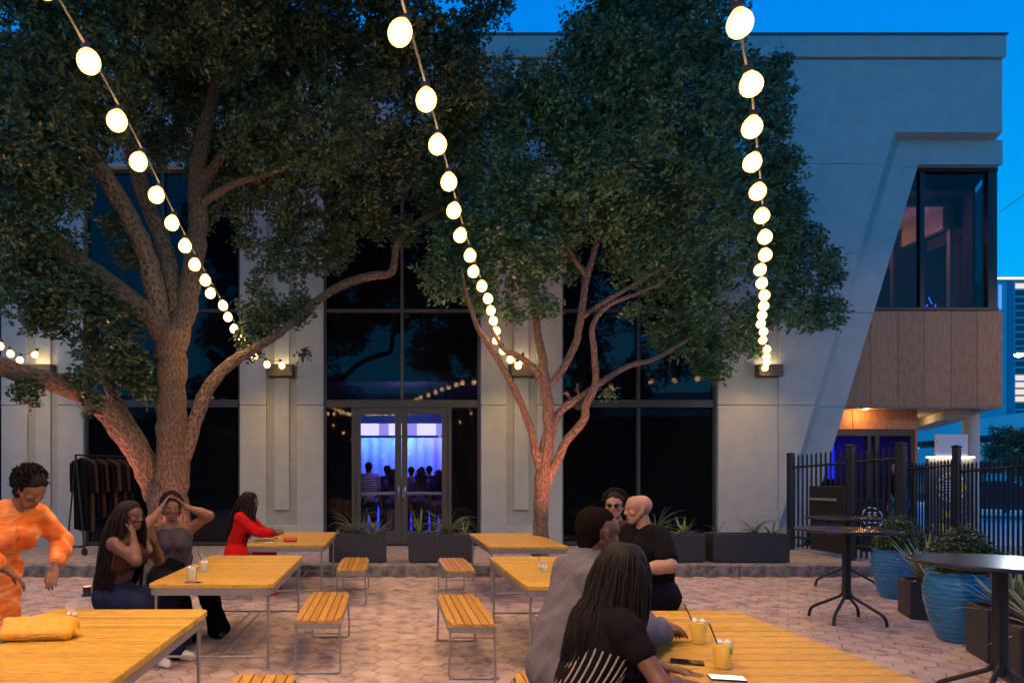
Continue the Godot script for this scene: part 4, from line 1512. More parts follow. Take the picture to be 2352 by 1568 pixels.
func build_trees() -> void:
	var r := RandomNumberGenerator.new()
	r.seed = 2024
	# ---- the big oak
	var base: Vector3 = Vector3(-3.15, 0.053, -9.6)
	base.y = 0.0
	var t := thing("oak_tree", "large spreading oak with thick forked trunk and low limbs", "tree", base)
	limb(t, "trunk", [[Vector3(base.x, -0.05, base.z), 0.46], [Vector3(base.x, 0.12, base.z), 0.37], [Vector3(-3.136, 0.801, -9.6), 0.315], [Vector3(-3.111, 1.424, -9.6), 0.27], [Vector3(-3.092, 2.048, -9.6), 0.222], [Vector3(-3.092, 2.733, -9.6), 0.212], [Vector3(-3.104, 3.294, -9.6), 0.215], [Vector3(-3.117, 3.7, -9.6), 0.21]], base, M.bark_0, 24)
	limb(t, "limb", [[Vector3(-3.117, 3.481, -9.6), 0.17], [Vector3(-3.331, 3.863, -9.5), 0.165], [Vector3(-3.693, 4.163, -9.4), 0.155], [Vector3(-4.122, 4.468, -9.2), 0.16], [Vector3(-4.558, 4.798, -9), 0.165], [Vector3(-4.914, 5.041, -8.8), 0.165], [Vector3(-5.417, 5.411, -8.6), 0.14]], base, M.bark_0)
	limb(t, "limb", [[Vector3(-3.229, 3.731, -9.6), 0.15], [Vector3(-3.393, 4.696, -9.5), 0.14], [Vector3(-3.693, 5.396, -9.4), 0.13], [Vector3(-4.032, 6.003, -9.2), 0.12], [Vector3(-4.442, 6.375, -9), 0.11], [Vector3(-4.857, 6.727, -8.8), 0.09], [Vector3(-5.305, 7.086, -8.6), 0.06]], base, M.bark_0)
	limb(t, "limb", [[Vector3(-3.042, 3.481, -9.6), 0.18], [Vector3(-2.91, 4.131, -9.7), 0.155], [Vector3(-2.832, 4.793, -9.8), 0.145], [Vector3(-2.796, 5.468, -9.9), 0.14], [Vector3(-2.844, 6.156, -10), 0.13], [Vector3(-2.755, 6.857, -10.1), 0.11], [Vector3(-2.583, 7.704, -10.2), 0.09], [Vector3(-2.408, 8.7, -10.3), 0.07], [Vector3(-2.33, 9.646, -10.4), 0.04]], base, M.bark_0)
	limb(t, "limb", [[Vector3(-3.036, 4.005, -9.7), 0.13], [Vector3(-3.311, 5.082, -9.9), 0.12], [Vector3(-3.669, 5.961, -10), 0.12], [Vector3(-3.869, 6.857, -10.1), 0.115], [Vector3(-3.974, 7.902, -10.2), 0.11], [Vector3(-4.147, 8.967, -10.3), 0.09], [Vector3(-4.288, 9.849, -10.4), 0.05]], base, M.bark_0)
	limb(t, "limb", [[Vector3(-3.291, 1.362, -9.6), 0.17], [Vector3(-3.51, 1.918, -9.45), 0.165], [Vector3(-3.714, 2.306, -9.3), 0.155], [Vector3(-3.989, 2.676, -9.1), 0.15], [Vector3(-4.334, 2.861, -8.9), 0.145], [Vector3(-4.689, 2.958, -8.7), 0.13], [Vector3(-5.023, 3.082, -8.5), 0.12], [Vector3(-5.444, 3.258, -8.3), 0.09]], base, M.bark_0)
	limb(t, "limb", [[Vector3(-3.198, 1.424, -9.62), 0.15], [Vector3(-3.509, 1.956, -9.65), 0.14], [Vector3(-3.792, 2.461, -9.7), 0.115], [Vector3(-3.976, 2.782, -9.75), 0.09], [Vector3(-4.168, 3.138, -9.8), 0.06], [Vector3(-4.5, 3.668, -9.9), 0.03]], base, M.bark_0)
	limb(t, "limb", [[Vector3(-3.023, 1.674, -9.6), 0.13], [Vector3(-2.847, 2.272, -9.7), 0.115], [Vector3(-2.673, 2.852, -9.8), 0.1], [Vector3(-2.43, 3.231, -9.9), 0.09], [Vector3(-2.143, 3.461, -10), 0.08], [Vector3(-1.841, 3.696, -10.2), 0.06], [Vector3(-1.553, 3.973, -10.4), 0.06], [Vector3(-1.205, 4.363, -10.6), 0.06], [Vector3(-0.736, 4.73, -10.8), 0.07], [Vector3(-0.283, 4.907, -10.9), 0.068], [Vector3(0.071, 5.009, -11), 0.062], [Vector3(0.157, 5.466, -11), 0.058], [Vector3(0.536, 5.837, -11), 0.052], [Vector3(1.071, 6.144, -11), 0.045], [Vector3(1.571, 6.609, -11), 0.025]], base, M.bark_0)
	limb(t, "branch", [[Vector3(-2.811, 5.875, -9.95), 0.08], [Vector3(-2.427, 6.595, -10.1), 0.07], [Vector3(-1.94, 7.295, -10.3), 0.06], [Vector3(-1.283, 7.89, -10.4), 0.045], [Vector3(-0.409, 8.564, -10.5), 0.03], [Vector3(0.482, 9.043, -10.6), 0.015]], base, M.bark_0, 8)
	limb(t, "branch", [[Vector3(-2.777, 5.661, -9.9), 0.07], [Vector3(-2.205, 5.894, -9.7), 0.055], [Vector3(-1.542, 5.991, -9.5), 0.045], [Vector3(-0.794, 6.312, -9.4), 0.03], [Vector3(-0.061, 6.495, -9.4), 0.015]], base, M.bark_0, 8)
	limb(t, "branch", [[Vector3(-3.902, 7.382, -10.1), 0.06], [Vector3(-4.305, 8.167, -10.2), 0.05], [Vector3(-4.636, 8.697, -10.2), 0.03]], base, M.bark_0, 8)
	var b1 := []  # its last balls hang above the view, added to shade the wall from sky
	for q in [[Vector3(-4.851, 7.807, -9), 0.95], [Vector3(-4.571, 6.756, -8.8), 0.9], [Vector3(-4.912, 5.774, -8.9), 0.85], [Vector3(-4.361, 6.212, -9.2), 0.55], [Vector3(-4.703, 8.498, -10.2), 0.6], [Vector3(-3.366, 8.692, -10.8), 0.85], [Vector3(-3.5, 7.751, -11), 0.75], [Vector3(-2.271, 8.286, -10.6), 0.95], [Vector3(-2.357, 7.323, -11), 0.85], [Vector3(-1.583, 6.221, -10.6), 0.8], [Vector3(-1.283, 7.755, -10.4), 0.95], [Vector3(-1.332, 8.902, -10.8), 0.9], [Vector3(-0.473, 8.228, -10.4), 0.95], [Vector3(-0.203, 7.08, -10.4), 0.85], [Vector3(0.482, 8.561, -10.6), 0.85], [Vector3(0.771, 7.71, -10.8), 0.8], [Vector3(0.425, 6.776, -10.9), 0.7], [Vector3(-0.421, 6.238, -10.8), 0.65], [Vector3(-1.052, 5.396, -10.8), 0.55], [Vector3(-1.823, 5.466, -10.8), 0.6], [Vector3(-1.737, 4.666, -10.7), 0.5], [Vector3(-1.977, 4.132, -10.5), 0.4], [Vector3(-2.107, 3.616, -10.3), 0.22], [Vector3(-1.377, 4.225, -10.6), 0.28], [Vector3(-1.332, 3.608, -10.8), 0.1], [Vector3(-2.455, 6.238, -10.8), 0.6], [Vector3(-3.082, 8.432, -11.3), 0.8], [Vector3(-4.734, 4.768, -9), 0.7], [Vector3(-4.857, 4.127, -8.8), 0.55], [Vector3(-4.266, 4.009, -9), 0.6], [Vector3(-3.823, 3.584, -9.2), 0.55], [Vector3(-3.601, 3.138, -9.4), 0.36], [Vector3(-3.418, 2.802, -9.4), 0.18], [Vector3(-4.045, 2.942, -8.9), 0.22], [Vector3(-4.635, 2.73, -8.6), 0.2], [Vector3(-3.945, 2.577, -9), 0.15], [Vector3(-4.571, 3.756, -8.8), 0.28], [Vector3(1.132, 8.757, -10.9), 0.45], [Vector3(1.643, 9.323, -11), 0.5], [Vector3(-3.74, 4.791, -9.6), 0.22], [Vector3(-3.856, 5.189, -9.5), 0.2], [Vector3(-3.986, 4.027, -9.3), 0.3], [Vector3(0.865, 6.149, -11.1), 0.4], [Vector3(0.288, 5.717, -11.1), 0.3], [Vector3(-0.218, 5.899, -11.2), 0.35], [Vector3(1.214, 7.109, -11), 0.45], [Vector3(-3.842, 9.691, -10.2), 1.1], [Vector3(-2.271, 10.21, -10.6), 1.2], [Vector3(-0.413, 10.21, -10.6), 1.1], [Vector3(-4.958, 9.08, -9.2), 1.2], [Vector3(-2.121, 5.082, -9.9), 0.16], [Vector3(-3.964, 8.262, -10.9), 0.4], [Vector3(-1.558, 8.219, -9.6), 0.7], [Vector3(-0.064, 8.484, -9.8), 0.7], [Vector3(-2.782, 5.584, -10.2), 0.2], [Vector3(-4.419, 5.874, -8.2), 0.8], [Vector3(-4.244, 5.299, -8.6), 0.5], [Vector3(-3.982, 6.795, -8.4), 0.8], [Vector3(-3.682, 6.697, -9), 0.6], [Vector3(-3.857, 7.009, -10.8), 0.5], [Vector3(-2.822, 6.703, -10.6), 0.5], [Vector3(-1.683, 6.411, -9.6), 0.7], [Vector3(-0.896, 6.391, -9.2), 0.7], [Vector3(-2.279, 7.69, -9), 0.8], [Vector3(-3.2, 7.613, -8.8), 0.6], [Vector3(-4.691, 4.777, -8.4), 0.5], [Vector3(1.148, 7.688, -10.4), 0.6], [Vector3(-0.987, 9.043, -8), 1.4], [Vector3(-2.735, 8.959, -7.8), 1.4], [Vector3(-4.255, 8.959, -7.8), 1.4], [Vector3(0.6, 9.414, -8.4), 1.3], [Vector3(-2.957, 8.731, -6.6), 1.4], [Vector3(-1.281, 8.947, -6.8), 1.4]]:
		b1.append([q[0] - base, q[1]])
	foliage(t, "crown", b1, 980.0, 1.0, [Color(0.018, 0.040, 0.014), Color(0.062, 0.112, 0.040)], r)
	# ---- the slim oak with many stems
	var base2: Vector3 = Vector3(2.38, -0.011, -10.4)
	base2.y = 0.0
	var t2 := thing("oak_tree", "slim oak with several forked stems beside the double doors", "tree", base2)
	limb(t2, "trunk", [[Vector3(base2.x, -0.05, base2.z), 0.2], [Vector3(base2.x, 0.1, base2.z), 0.15], [Vector3(2.377, 0.664, -10.4), 0.122], [Vector3(2.391, 1.205, -10.4), 0.115], [Vector3(2.404, 1.677, -10.4), 0.118], [Vector3(2.445, 1.981, -10.4), 0.112], [Vector3(2.505, 2.353, -10.4), 0.094], [Vector3(2.49, 2.76, -10.42), 0.09], [Vector3(2.443, 3.17, -10.45), 0.085], [Vector3(2.42, 3.519, -10.5), 0.072], [Vector3(2.37, 3.87, -10.55), 0.06], [Vector3(2.326, 4.363, -10.6), 0.05], [Vector3(2.237, 5.083, -10.7), 0.04], [Vector3(2.104, 5.957, -10.8), 0.025]], base2, M.bark_1, 18)
	for l in [
		[[Vector3(2.384, 1.711, -10.4), 0.075], [Vector3(2.238, 2.247, -10.32), 0.062], [Vector3(2.114, 2.613, -10.3), 0.056], [Vector3(1.921, 3.001, -10.2), 0.054], [Vector3(1.738, 3.283, -10.1), 0.05], [Vector3(1.506, 3.624, -10), 0.048], [Vector3(1.331, 3.872, -9.95), 0.04], [Vector3(1.196, 4.246, -9.9), 0.028], [Vector3(1.093, 4.696, -9.9), 0.015]],
		[[Vector3(2.443, 3.069, -10.45), 0.06], [Vector3(2.215, 3.379, -10.4), 0.05], [Vector3(1.983, 3.525, -10.35), 0.045], [Vector3(1.772, 3.616, -10.3), 0.035], [Vector3(1.572, 3.984, -10.3), 0.02]],
		[[Vector3(2.456, 2.997, -10.42), 0.062], [Vector3(2.727, 3.314, -10.5), 0.06], [Vector3(2.974, 3.743, -10.6), 0.058], [Vector3(3.07, 4.225, -10.6), 0.058], [Vector3(3.175, 4.805, -10.7), 0.052], [Vector3(3.366, 5.396, -10.8), 0.048], [Vector3(3.553, 6.209, -10.9), 0.042], [Vector3(3.729, 7.109, -11), 0.038], [Vector3(3.964, 8.456, -11.1), 0.03], [Vector3(4.073, 9.608, -11.2), 0.015]],
		[[Vector3(3.084, 4.17, -10.6), 0.045], [Vector3(3.442, 4.418, -10.6), 0.04], [Vector3(3.731, 4.583, -10.6), 0.035], [Vector3(4.061, 4.776, -10.6), 0.03], [Vector3(4.699, 5.186, -10.8), 0.02]],
		[[Vector3(2.458, 1.542, -10.4), 0.088], [Vector3(2.608, 1.879, -10.35), 0.07], [Vector3(2.742, 2.178, -10.3), 0.066], [Vector3(3.01, 2.513, -10.3), 0.062], [Vector3(3.05, 2.747, -10.3), 0.06], [Vector3(3.213, 3.088, -10.35), 0.052], [Vector3(3.201, 3.636, -10.4), 0.046], [Vector3(3.188, 4.007, -10.4), 0.042], [Vector3(3.444, 4.311, -10.4), 0.036], [Vector3(3.955, 4.528, -10.5), 0.03], [Vector3(4.405, 4.776, -10.6), 0.02], [Vector3(4.979, 5.396, -10.8), 0.012]],
		[[Vector3(2.512, 2.353, -10.4), 0.07], [Vector3(2.714, 2.682, -10.45), 0.06], [Vector3(3.068, 2.919, -10.5), 0.055], [Vector3(3.407, 3.151, -10.6), 0.05], [Vector3(3.857, 3.418, -10.8), 0.044], [Vector3(4.397, 3.583, -11.1), 0.04], [Vector3(4.93, 3.866, -11.4), 0.035], [Vector3(5.844, 4.412, -12), 0.025], [Vector3(6.955, 5.042, -12.6), 0.015]],
		[[Vector3(2.795, 2.973, -10.5), 0.03], [Vector3(3, 2.7, -10.5), 0.028], [Vector3(2.994, 3.124, -10.6), 0.015]],
		[[Vector3(3.729, 7.109, -11), 0.034], [Vector3(4.357, 7.537, -11), 0.028], [Vector3(5.309, 8.008, -11.2), 0.018], [Vector3(6.198, 8.403, -11.5), 0.01]],
		[[Vector3(3.196, 4.805, -10.7), 0.034], [Vector3(2.849, 5.361, -10.7), 0.028], [Vector3(2.595, 6.167, -10.8), 0.02], [Vector3(2.477, 7.059, -10.9), 0.012]],
	]:
		limb(t2, "limb", l, base2, M.bark_1, 10)
	var b2 := []
	for q in [[Vector3(2.571, 7.537, -11), 1], [Vector3(1.929, 6.466, -11), 0.9], [Vector3(1.38, 5.431, -10.9), 0.75], [Vector3(0.982, 4.905, -10.8), 0.5], [Vector3(1.598, 4.527, -10.7), 0.42], [Vector3(1.364, 4.746, -10.5), 0.4], [Vector3(2.109, 7.935, -11.2), 0.75], [Vector3(3.643, 7.894, -11), 1.2], [Vector3(4.643, 8.537, -11), 1.15], [Vector3(4.238, 6.82, -10.7), 1.3], [Vector3(5.455, 7.426, -11.2), 1.1], [Vector3(6.365, 8.085, -11.6), 0.65], [Vector3(6.686, 7.685, -11.7), 0.35], [Vector3(6.551, 6.817, -11.8), 0.75], [Vector3(5.071, 5.751, -11), 1.15], [Vector3(6.629, 5.919, -12.3), 0.95], [Vector3(7.874, 5.626, -12.9), 0.75], [Vector3(8.357, 5.741, -13), 0.5], [Vector3(8.379, 4.837, -13.1), 0.55], [Vector3(8.571, 4.39, -13.2), 0.28], [Vector3(7.429, 4.644, -13), 0.75], [Vector3(6.432, 4.327, -12.7), 0.7], [Vector3(5.844, 4.041, -12.5), 0.45], [Vector3(6.136, 3.651, -12.6), 0.3], [Vector3(5.047, 4.696, -11.6), 0.8], [Vector3(3.929, 5.751, -11), 0.8], [Vector3(3.057, 6.195, -10.7), 1], [Vector3(2.362, 5.778, -10.7), 0.85], [Vector3(2.154, 4.944, -10.7), 0.55], [Vector3(1.891, 5.256, -10.4), 0.6], [Vector3(2.982, 5.245, -11.2), 0.45], [Vector3(4.143, 5.109, -11), 0.55], [Vector3(3.669, 9.386, -11.3), 0.7], [Vector3(4.291, 9.463, -11.2), 0.75], [Vector3(5.309, 9.245, -11.2), 0.7], [Vector3(4.873, 10.04, -11.2), 0.9], [Vector3(4.073, 10.26, -11.2), 0.8], [Vector3(5.7, 8.788, -11.4), 0.55], [Vector3(6.935, 6.126, -12), 0.5], [Vector3(7.184, 6.516, -12), 0.35], [Vector3(7.896, 6.093, -12.8), 0.4], [Vector3(8.719, 5.517, -13.1), 0.22], [Vector3(2.341, 4.954, -10.3), 0.4], [Vector3(3.277, 5.824, -10.3), 0.6], [Vector3(2.431, 4.311, -10.4), 0.26], [Vector3(3.273, 8.808, -11.2), 0.55], [Vector3(5.177, 4.157, -11.9), 0.5], [Vector3(1.977, 4.2, -10.5), 0.2], [Vector3(3.477, 2.939, -10.5), 0.1], [Vector3(3.818, 4.235, -10.5), 0.14], [Vector3(7.788, 3.779, -13.4), 0.1], [Vector3(7.032, 7.17, -11.9), 0.3], [Vector3(6.742, 8.763, -11.6), 0.2], [Vector3(6.553, 8.462, -11.6), 0.4]]:
		b2.append([q[0] - base2, q[1]])
	# kept trimmed clear of the string of lights: nothing low in front of the strand
	foliage(t2, "crown", b2, 900.0, 1.0, [Color(0.026, 0.072, 0.028), Color(0.088, 0.195, 0.080)], r, base2)
	# ground floodlights at the two trunks (hidden behind tables in the view)
	for s in [[Vector3(base.x + 0.42, 0, base.z + 0.75), Vector3(base.x + 0.15, 3.4, base.z), 6.0, "right side of the large"], [Vector3(base.x - 1.0, 0, base.z + 0.35), Vector3(base.x - 0.9, 3.2, base.z), 13.0, "left side of the large"], [Vector3(base2.x + 0.38, 0, base2.z + 1.5), Vector3(base2.x, 3.4, base2.z), 20.0, "foot of the slim"]]:
		var f := thing("ground_floodlight", "small black floodlight on the paving at the %s oak" % s[3], "floodlight", s[0], 0.0, "tree floodlights")
		var g := Geo.new()
		g.lathe(Vector3.ZERO, [Vector2(0.07, 0.0), Vector2(0.075, 0.02), Vector2(0.05, 0.03), Vector2(0.055, 0.10), Vector2(0.06, 0.13)], 16)
		obj(g, "housing", M.black_steel, f)
		g = Geo.new()
		g.lathe(Vector3(0, 0.131, 0), [Vector2(0.0, 0.0), Vector2(0.05, 0.0), Vector2(0.05, 0.004), Vector2(0.0, 0.006)], 16)
		obj(g, "lamp_lens", emitter("flood_lamp_glow", Color(1.0, 0.5, 0.45), 3.0) if not M.has("flood_lamp_glow") else M.flood_lamp_glow, f)
		var sp := SpotLight3D.new()
		sp.name = "flood_light"
		sp.light_energy = s[2]
		sp.light_color = Color(1.0, 0.60, 0.50)
		sp.spot_angle = 34.0
		sp.spot_angle_attenuation = 0.8
		sp.spot_range = 30.0
		sp.light_size = 0.05
		sp.shadow_enabled = true
		f.add_child(sp)
		sp.position = Vector3(0, 0.15, 0)
		sp.look_at_from_position(f.position + Vector3(0, 0.15, 0), s[1], Vector3(0, 0.3, 1))


# ---------------------------------------------------------------- strings of lights
func build_strings() -> void:
	var pole_top := Vector3(-1.45, 4.85, 2.2)
	var pole := thing("light_pole", "steel pole behind the tables from which the light strings fan out", "pole", Vector3(pole_top.x, 0, pole_top.z))
	rod([Vector3(0, 0, 0), Vector3(0, 5.0, 0)], 0.06, "shaft", pole, M.black_steel)
	obj(boxm(Vector3(-0.15, 0, -0.15), Vector3(0.15, 0.03, 0.15), 0.005), "base_plate", M.black_steel, pole)
	var sets := [
		["string of globe bulbs ending above the sconce left of the doors", [Vector3(-2.23, 4.12, -14.22), Vector3(-2.40, 4.02, -13.7), Vector3(-2.55, 4.05, -13.1), Vector3(-2.54, 4.12, -11.9), Vector3(-2.45, 4.23, -10.0), Vector3(-2.21, 4.23, -7.54), Vector3(-1.97, 4.23, -5.54), Vector3(-1.83, 4.23, -4.17), Vector3(-1.62, 4.42, -0.5), pole_top]],
		["string of globe bulbs ending behind the slim tree", [Vector3(2.89, 4.30, -14.22), Vector3(2.68, 4.02, -13.7), Vector3(2.30, 4.04, -12.9), Vector3(1.88, 4.17, -11.6), Vector3(1.44, 4.23, -9.67), Vector3(0.837, 4.23, -7.16), Vector3(0.405, 4.23, -5.15), Vector3(0.117, 4.23, -3.82), Vector3(-0.68, 4.42, -0.5), pole_top]],
		["string of globe bulbs ending on the blue-grey wall", [Vector3(8.02, 4.05, -14.22), Vector3(7.25, 4.1, -12.8), Vector3(6.5, 4.2, -11.54), Vector3(5.26, 4.23, -9.4), Vector3(3.92, 4.23, -6.98), Vector3(2.445, 4.23, -4.5), Vector3(2.05, 4.23, -3.89), Vector3(-0.05, 4.42, -0.5), pole_top]],
		["string of globe bulbs in front of the big oak's low left limb", [Vector3(-7.38, 4.38, -14.22), Vector3(-7.42, 4.12, -13.6), Vector3(-7.2, 4.14, -12.6), Vector3(-6.4, 4.2, -10.5), Vector3(-4.6, 4.25, -6.0), Vector3(-2.6, 4.45, -0.5), pole_top]],
	]
	for x in [-3.4, 4.1]:
		var pl := thing("light_pole", "steel pole %s of the tables carrying the low swag of bulbs" % ("left" if x < 0 else "right"), "pole", Vector3(x, 0, 0.9))
		rod([Vector3(0, 0, 0), Vector3(0, 5.0, 0)], 0.05, "shaft", pl, M.black_steel)
	sets.append(["low swag of globe bulbs hung behind the tables between two poles", [Vector3(-3.4, 4.9, 0.9), Vector3(-2.6, 4.2, 1.5), Vector3(-1.2, 3.25, 2.6), Vector3(0.2, 2.75, 3.4), Vector3(1.7, 3.2, 2.7), Vector3(3.2, 4.2, 1.5), Vector3(4.1, 4.9, 0.9)]])
	var bulb := Geo.new()
	bulb.lathe(Vector3(0, -0.185, 0), [Vector2(0.0, 0.0), Vector2(0.022, 0.003), Vector2(0.042, 0.013), Vector2(0.058, 0.030), Vector2(0.067, 0.052), Vector2(0.069, 0.074), Vector2(0.064, 0.098), Vector2(0.052, 0.12), Vector2(0.036, 0.138), Vector2(0.025, 0.15), Vector2(0.022, 0.16)], 24)
	var bulb_mesh := bulb.mesh()
	var core := Geo.new()
	core.ball(Vector3(0, -0.115, 0), Vector3(0.053, 0.056, 0.053), 8, 14)
	var core_mesh := core.mesh()
	var sock := Geo.new()
	sock.lathe(Vector3(0, -0.035, 0), [Vector2(0.028, 0.0), Vector2(0.031, 0.01), Vector2(0.029, 0.05), Vector2(0.012, 0.062)], 10)
	var sock_mesh := sock.mesh()
	var r := RandomNumberGenerator.new()
	r.seed = 6
	for s in sets:
		var t := thing("light_string", s[0], "string lights", Vector3.ZERO, 0.0, "strings of globe bulbs over the courtyard")
		var c := Curve3D.new()
		var pts: Array = s[1]
		for i in pts.size():
			var tan_: Vector3 = (pts[mini(i + 1, pts.size() - 1)] - pts[maxi(i - 1, 0)]) * 0.17
			c.add_point(pts[i], -tan_, tan_)
		var l := c.get_baked_length()
		var cab := []
		var k := 0.0
		while k < l:
			cab.append(c.sample_baked(k))
			k += 0.15
		cab.append(pts[pts.size() - 1])
		var g := Geo.new()
		g.tube(cab, [0.0085], 6)
		obj(g, "cable", M.cable, t)
		k = 0.12
		while k < l - 0.4:
			var p := c.sample_baked(k)
			var b := Basis.from_euler(Vector3(r.randf_range(-0.2, 0.2), 0, r.randf_range(-0.35, 0.35)))
			var m := put(bulb_mesh, "bulb", M.bulb_shell_glow, t, Transform3D(b, p))
			put(core_mesh, "frosted_core", M.bulb_glow, m)
			put(sock_mesh, "socket", M.bulb_socket, m)
			var l_ := SpotLight3D.new() # a capped globe: its light falls downwards
			l_.name = "bulb_light"
			l_.position = p + b * Vector3(0, -0.11, 0)
			l_.rotation_degrees = Vector3(-90, 0, 0)
			l_.spot_angle = 72.0
			l_.spot_angle_attenuation = 1.0
			l_.spot_range = 40.0
			l_.spot_attenuation = 2.0
			l_.light_energy = BULB
			l_.light_color = Color(1.0, 0.76, 0.44)
			l_.light_size = 0.06
			l_.shadow_enabled = true
			t.add_child(l_, true)
			k += 0.635


const BULB := 1.25

# ---------------------------------------------------------------- beyond the courtyard
func beam(g: Geo, a: Vector3, b: Vector3, wide: float, y0: float, y1: float) -> void:
	var d := (b - a)
	d.y = 0
	var s := Vector3(-d.z, 0, d.x).normalized() * wide * 0.5
	var p := [a + s, a - s, b - s, b + s]
	var lo := []
	var hi := []
	for i in 4:
		var q: Vector3 = p[i]
		lo.append(Vector3(q.x, q.y + y0, q.z))
		hi.append(Vector3(q.x, q.y + y1, q.z))
	g.quad(hi[0], hi[3], hi[2], hi[1])
	g.quad(lo[0], lo[1], lo[2], lo[3])
	for i in 4:
		var j := (i + 1) % 4
		g.quad(lo[j], lo[i], hi[i], hi[j])


func overpass(label: String, a: Vector3, b: Vector3, wide: float, y0: float, piers: int) -> void:
	var t := thing("highway_overpass", label, "overpass", Vector3.ZERO)
	var g := Geo.new()
	beam(g, a, b, wide, y0, y0 + 0.9)
	obj(g, "deck", M.overpass, t)
	var d := (b - a).normalized()
	var s := Vector3(-d.z, 0, d.x) * (wide * 0.5 - 0.15)
	for k in [-1.0, 1.0]:
		g = Geo.new()
		beam(g, a + s * k, b + s * k, 0.28, y0 + 0.904, y0 + 1.85)
		obj(g, "parapet", M.overpass, t)
	for i in piers:
		var p := a.lerp(b, (i + 0.5) / piers)
		g = Geo.new()
		g.lathe(Vector3(p.x, -0.08, p.z), [Vector2(0.65, 0.0), Vector2(0.65, y0 - 0.8), Vector2(1.4, y0 + 0.06)], 18)
		obj(g, "pier", M.overpass, t)


func build_backdrop() -> void:
	overpass("pale concrete overpass beyond the fence, behind the street tree", Vector3(76, 0, -100), Vector3(58, 0, -30), 9.0, 6.2, 4)
	overpass("pale concrete ramp passing under the overpass beyond the fence", Vector3(64, 0, -84), Vector3(46, 0, -26), 6.0, 2.9, 5)
	overpass("dark overpass across the street behind the courtyard", Vector3(-90, 0, 34), Vector3(90, 0, 26), 12.0, 6.4, 7)
	var em_ := thing("added_dark_wall", "added dark wall under the rear overpass that darkens the window reflections", "wall", Vector3.ZERO)  # unseen wall added to keep the bright low sky out of the panes
	var eg := Geo.new()
	beam(eg, Vector3(-90, -0.09, 32), Vector3(90, -0.09, 24), 1.0, 0.0, 6.3)
	obj(eg, "wall_face", M.asphalt, em_)
	# apartment tower
	var t := thing("apartment_tower", "tall pale apartment tower with cyan glass strip and balconies", "building", Vector3(255, 0, -280))
	obj(boxm(Vector3(0, -0.09, -30), Vector3(60, 84, 0)), "wall", M.tower_wall, t)
	obj(boxm(Vector3(-0.6, 84, -30.6), Vector3(60.6, 85.6, 0.6)), "roof_edge", M.white_paint, t)
	obj(boxm(Vector3(-0.7, 84.3, 0.61), Vector3(60.7, 85.2, 0.75)), "crown_light", emitter("crown_light_glow", Color(1.0, 0.95, 0.9), 1.2), t)
	obj(boxm(Vector3(0.35, 72.0, 0.01), Vector3(1.3, 82.0, 0.4)), "neon_bar_light", emitter("neon_bar_glow", Color(0.25, 0.4, 1.0), 2.0), t)
	obj(boxm(Vector3(4.0, 0, 0.005), Vector3(6.6, 83.5, 0.3)), "glass_strip", mat("cyan_glass", lin(0.02, 0.25, 0.42), 0.15), t)
	var lit := emitter("lit_window_glow", Color(1.0, 0.85, 0.6), 0.9)
	var r := RandomNumberGenerator.new()
	r.seed = 14
	for f in 28:
		var y := 1.0 + f * 2.95
		obj(boxm(Vector3(7.4, y, 0.005), Vector3(11.2, y + 2.1, 0.12)), "pane", lit if r.randf() < 0.25 else M.tower_glass, t)
		obj(boxm(Vector3(12.8, y, -0.3), Vector3(17.6, y + 2.2, 0.02)), "pane", lit if r.randf() < 0.35 else M.tower_glass, t)
		obj(boxm(Vector3(12.2, y - 0.45, 0.0), Vector3(18.4, y - 0.2, 2.0)), "balcony", M.tower_wall, t)
	# street lamp
	var lp: Vector3 = Vector3(37.7, 8.96, -40)
	var s := thing("street_lamp", "lit street lamp beside the apartment tower", "street lamp", Vector3(lp.x + 1.6, 0, lp.z))
	rod([Vector3(0, -0.09, 0), Vector3(0, 9.0, 0), Vector3(-1.3, 9.25, 0)], 0.07, "mast", s, M.steel)
	obj(boxm(Vector3(-1.9, 9.0, -0.15), Vector3(-1.2, 9.2, 0.15), 0.03), "lamp_head", M.steel, s)
	var g := Geo.new()
	g.ball(Vector3(-1.6, 8.93, 0), Vector3(0.24, 0.12, 0.16))
	obj(g, "lamp_bulb", emitter("street_lamp_glow", Color(0.92, 0.97, 1.0), 14.0), s)
	omni("street_light", Vector3(-1.6, 8.93, 0), 45.0, Color(0.9, 0.96, 1.0), 0.2, s)
	# lamp behind the courtyard, mirrored in the door sidelight
	var s2 := thing("street_lamp", "lit street lamp across the street behind the courtyard", "street lamp", Vector3(-8.5, 0, 22))
	rod([Vector3(0, -0.09, 0), Vector3(0, 6.6, 0), Vector3(-1.0, 6.9, 0)], 0.07, "mast", s2, M.steel)
	obj(boxm(Vector3(-1.5, 6.75, -0.15), Vector3(-0.9, 6.95, 0.15), 0.03), "lamp_head", M.steel, s2)
	g = Geo.new()
	g.ball(Vector3(-1.25, 6.68, 0), Vector3(0.2, 0.1, 0.14))
	obj(g, "lamp_bulb", M.street_lamp_glow, s2)
	omni("street_light", Vector3(-1.25, 6.68, 0), 20.0, Color(0.9, 0.96, 1.0), 0.2, s2)
	# lamp by the street to the right of the courtyard: it throws the fence's shadow on the wall
	var s3 := thing("street_lamp", "warm street lamp standing right of the courtyard fence", "street lamp", Vector3(18.5, 0, -9.0))
	rod([Vector3(0, -0.09, 0), Vector3(0, 5.2, 0), Vector3(-0.8, 5.4, 0)], 0.07, "mast", s3, M.steel)
	obj(boxm(Vector3(-1.3, 5.35, -0.15), Vector3(-0.7, 5.5, 0.15), 0.03), "lamp_head", M.steel, s3)
	g = Geo.new()
	g.ball(Vector3(-1.0, 5.18, 0), Vector3(0.2, 0.1, 0.14))
	obj(g, "lamp_bulb", M.street_lamp_glow, s3)
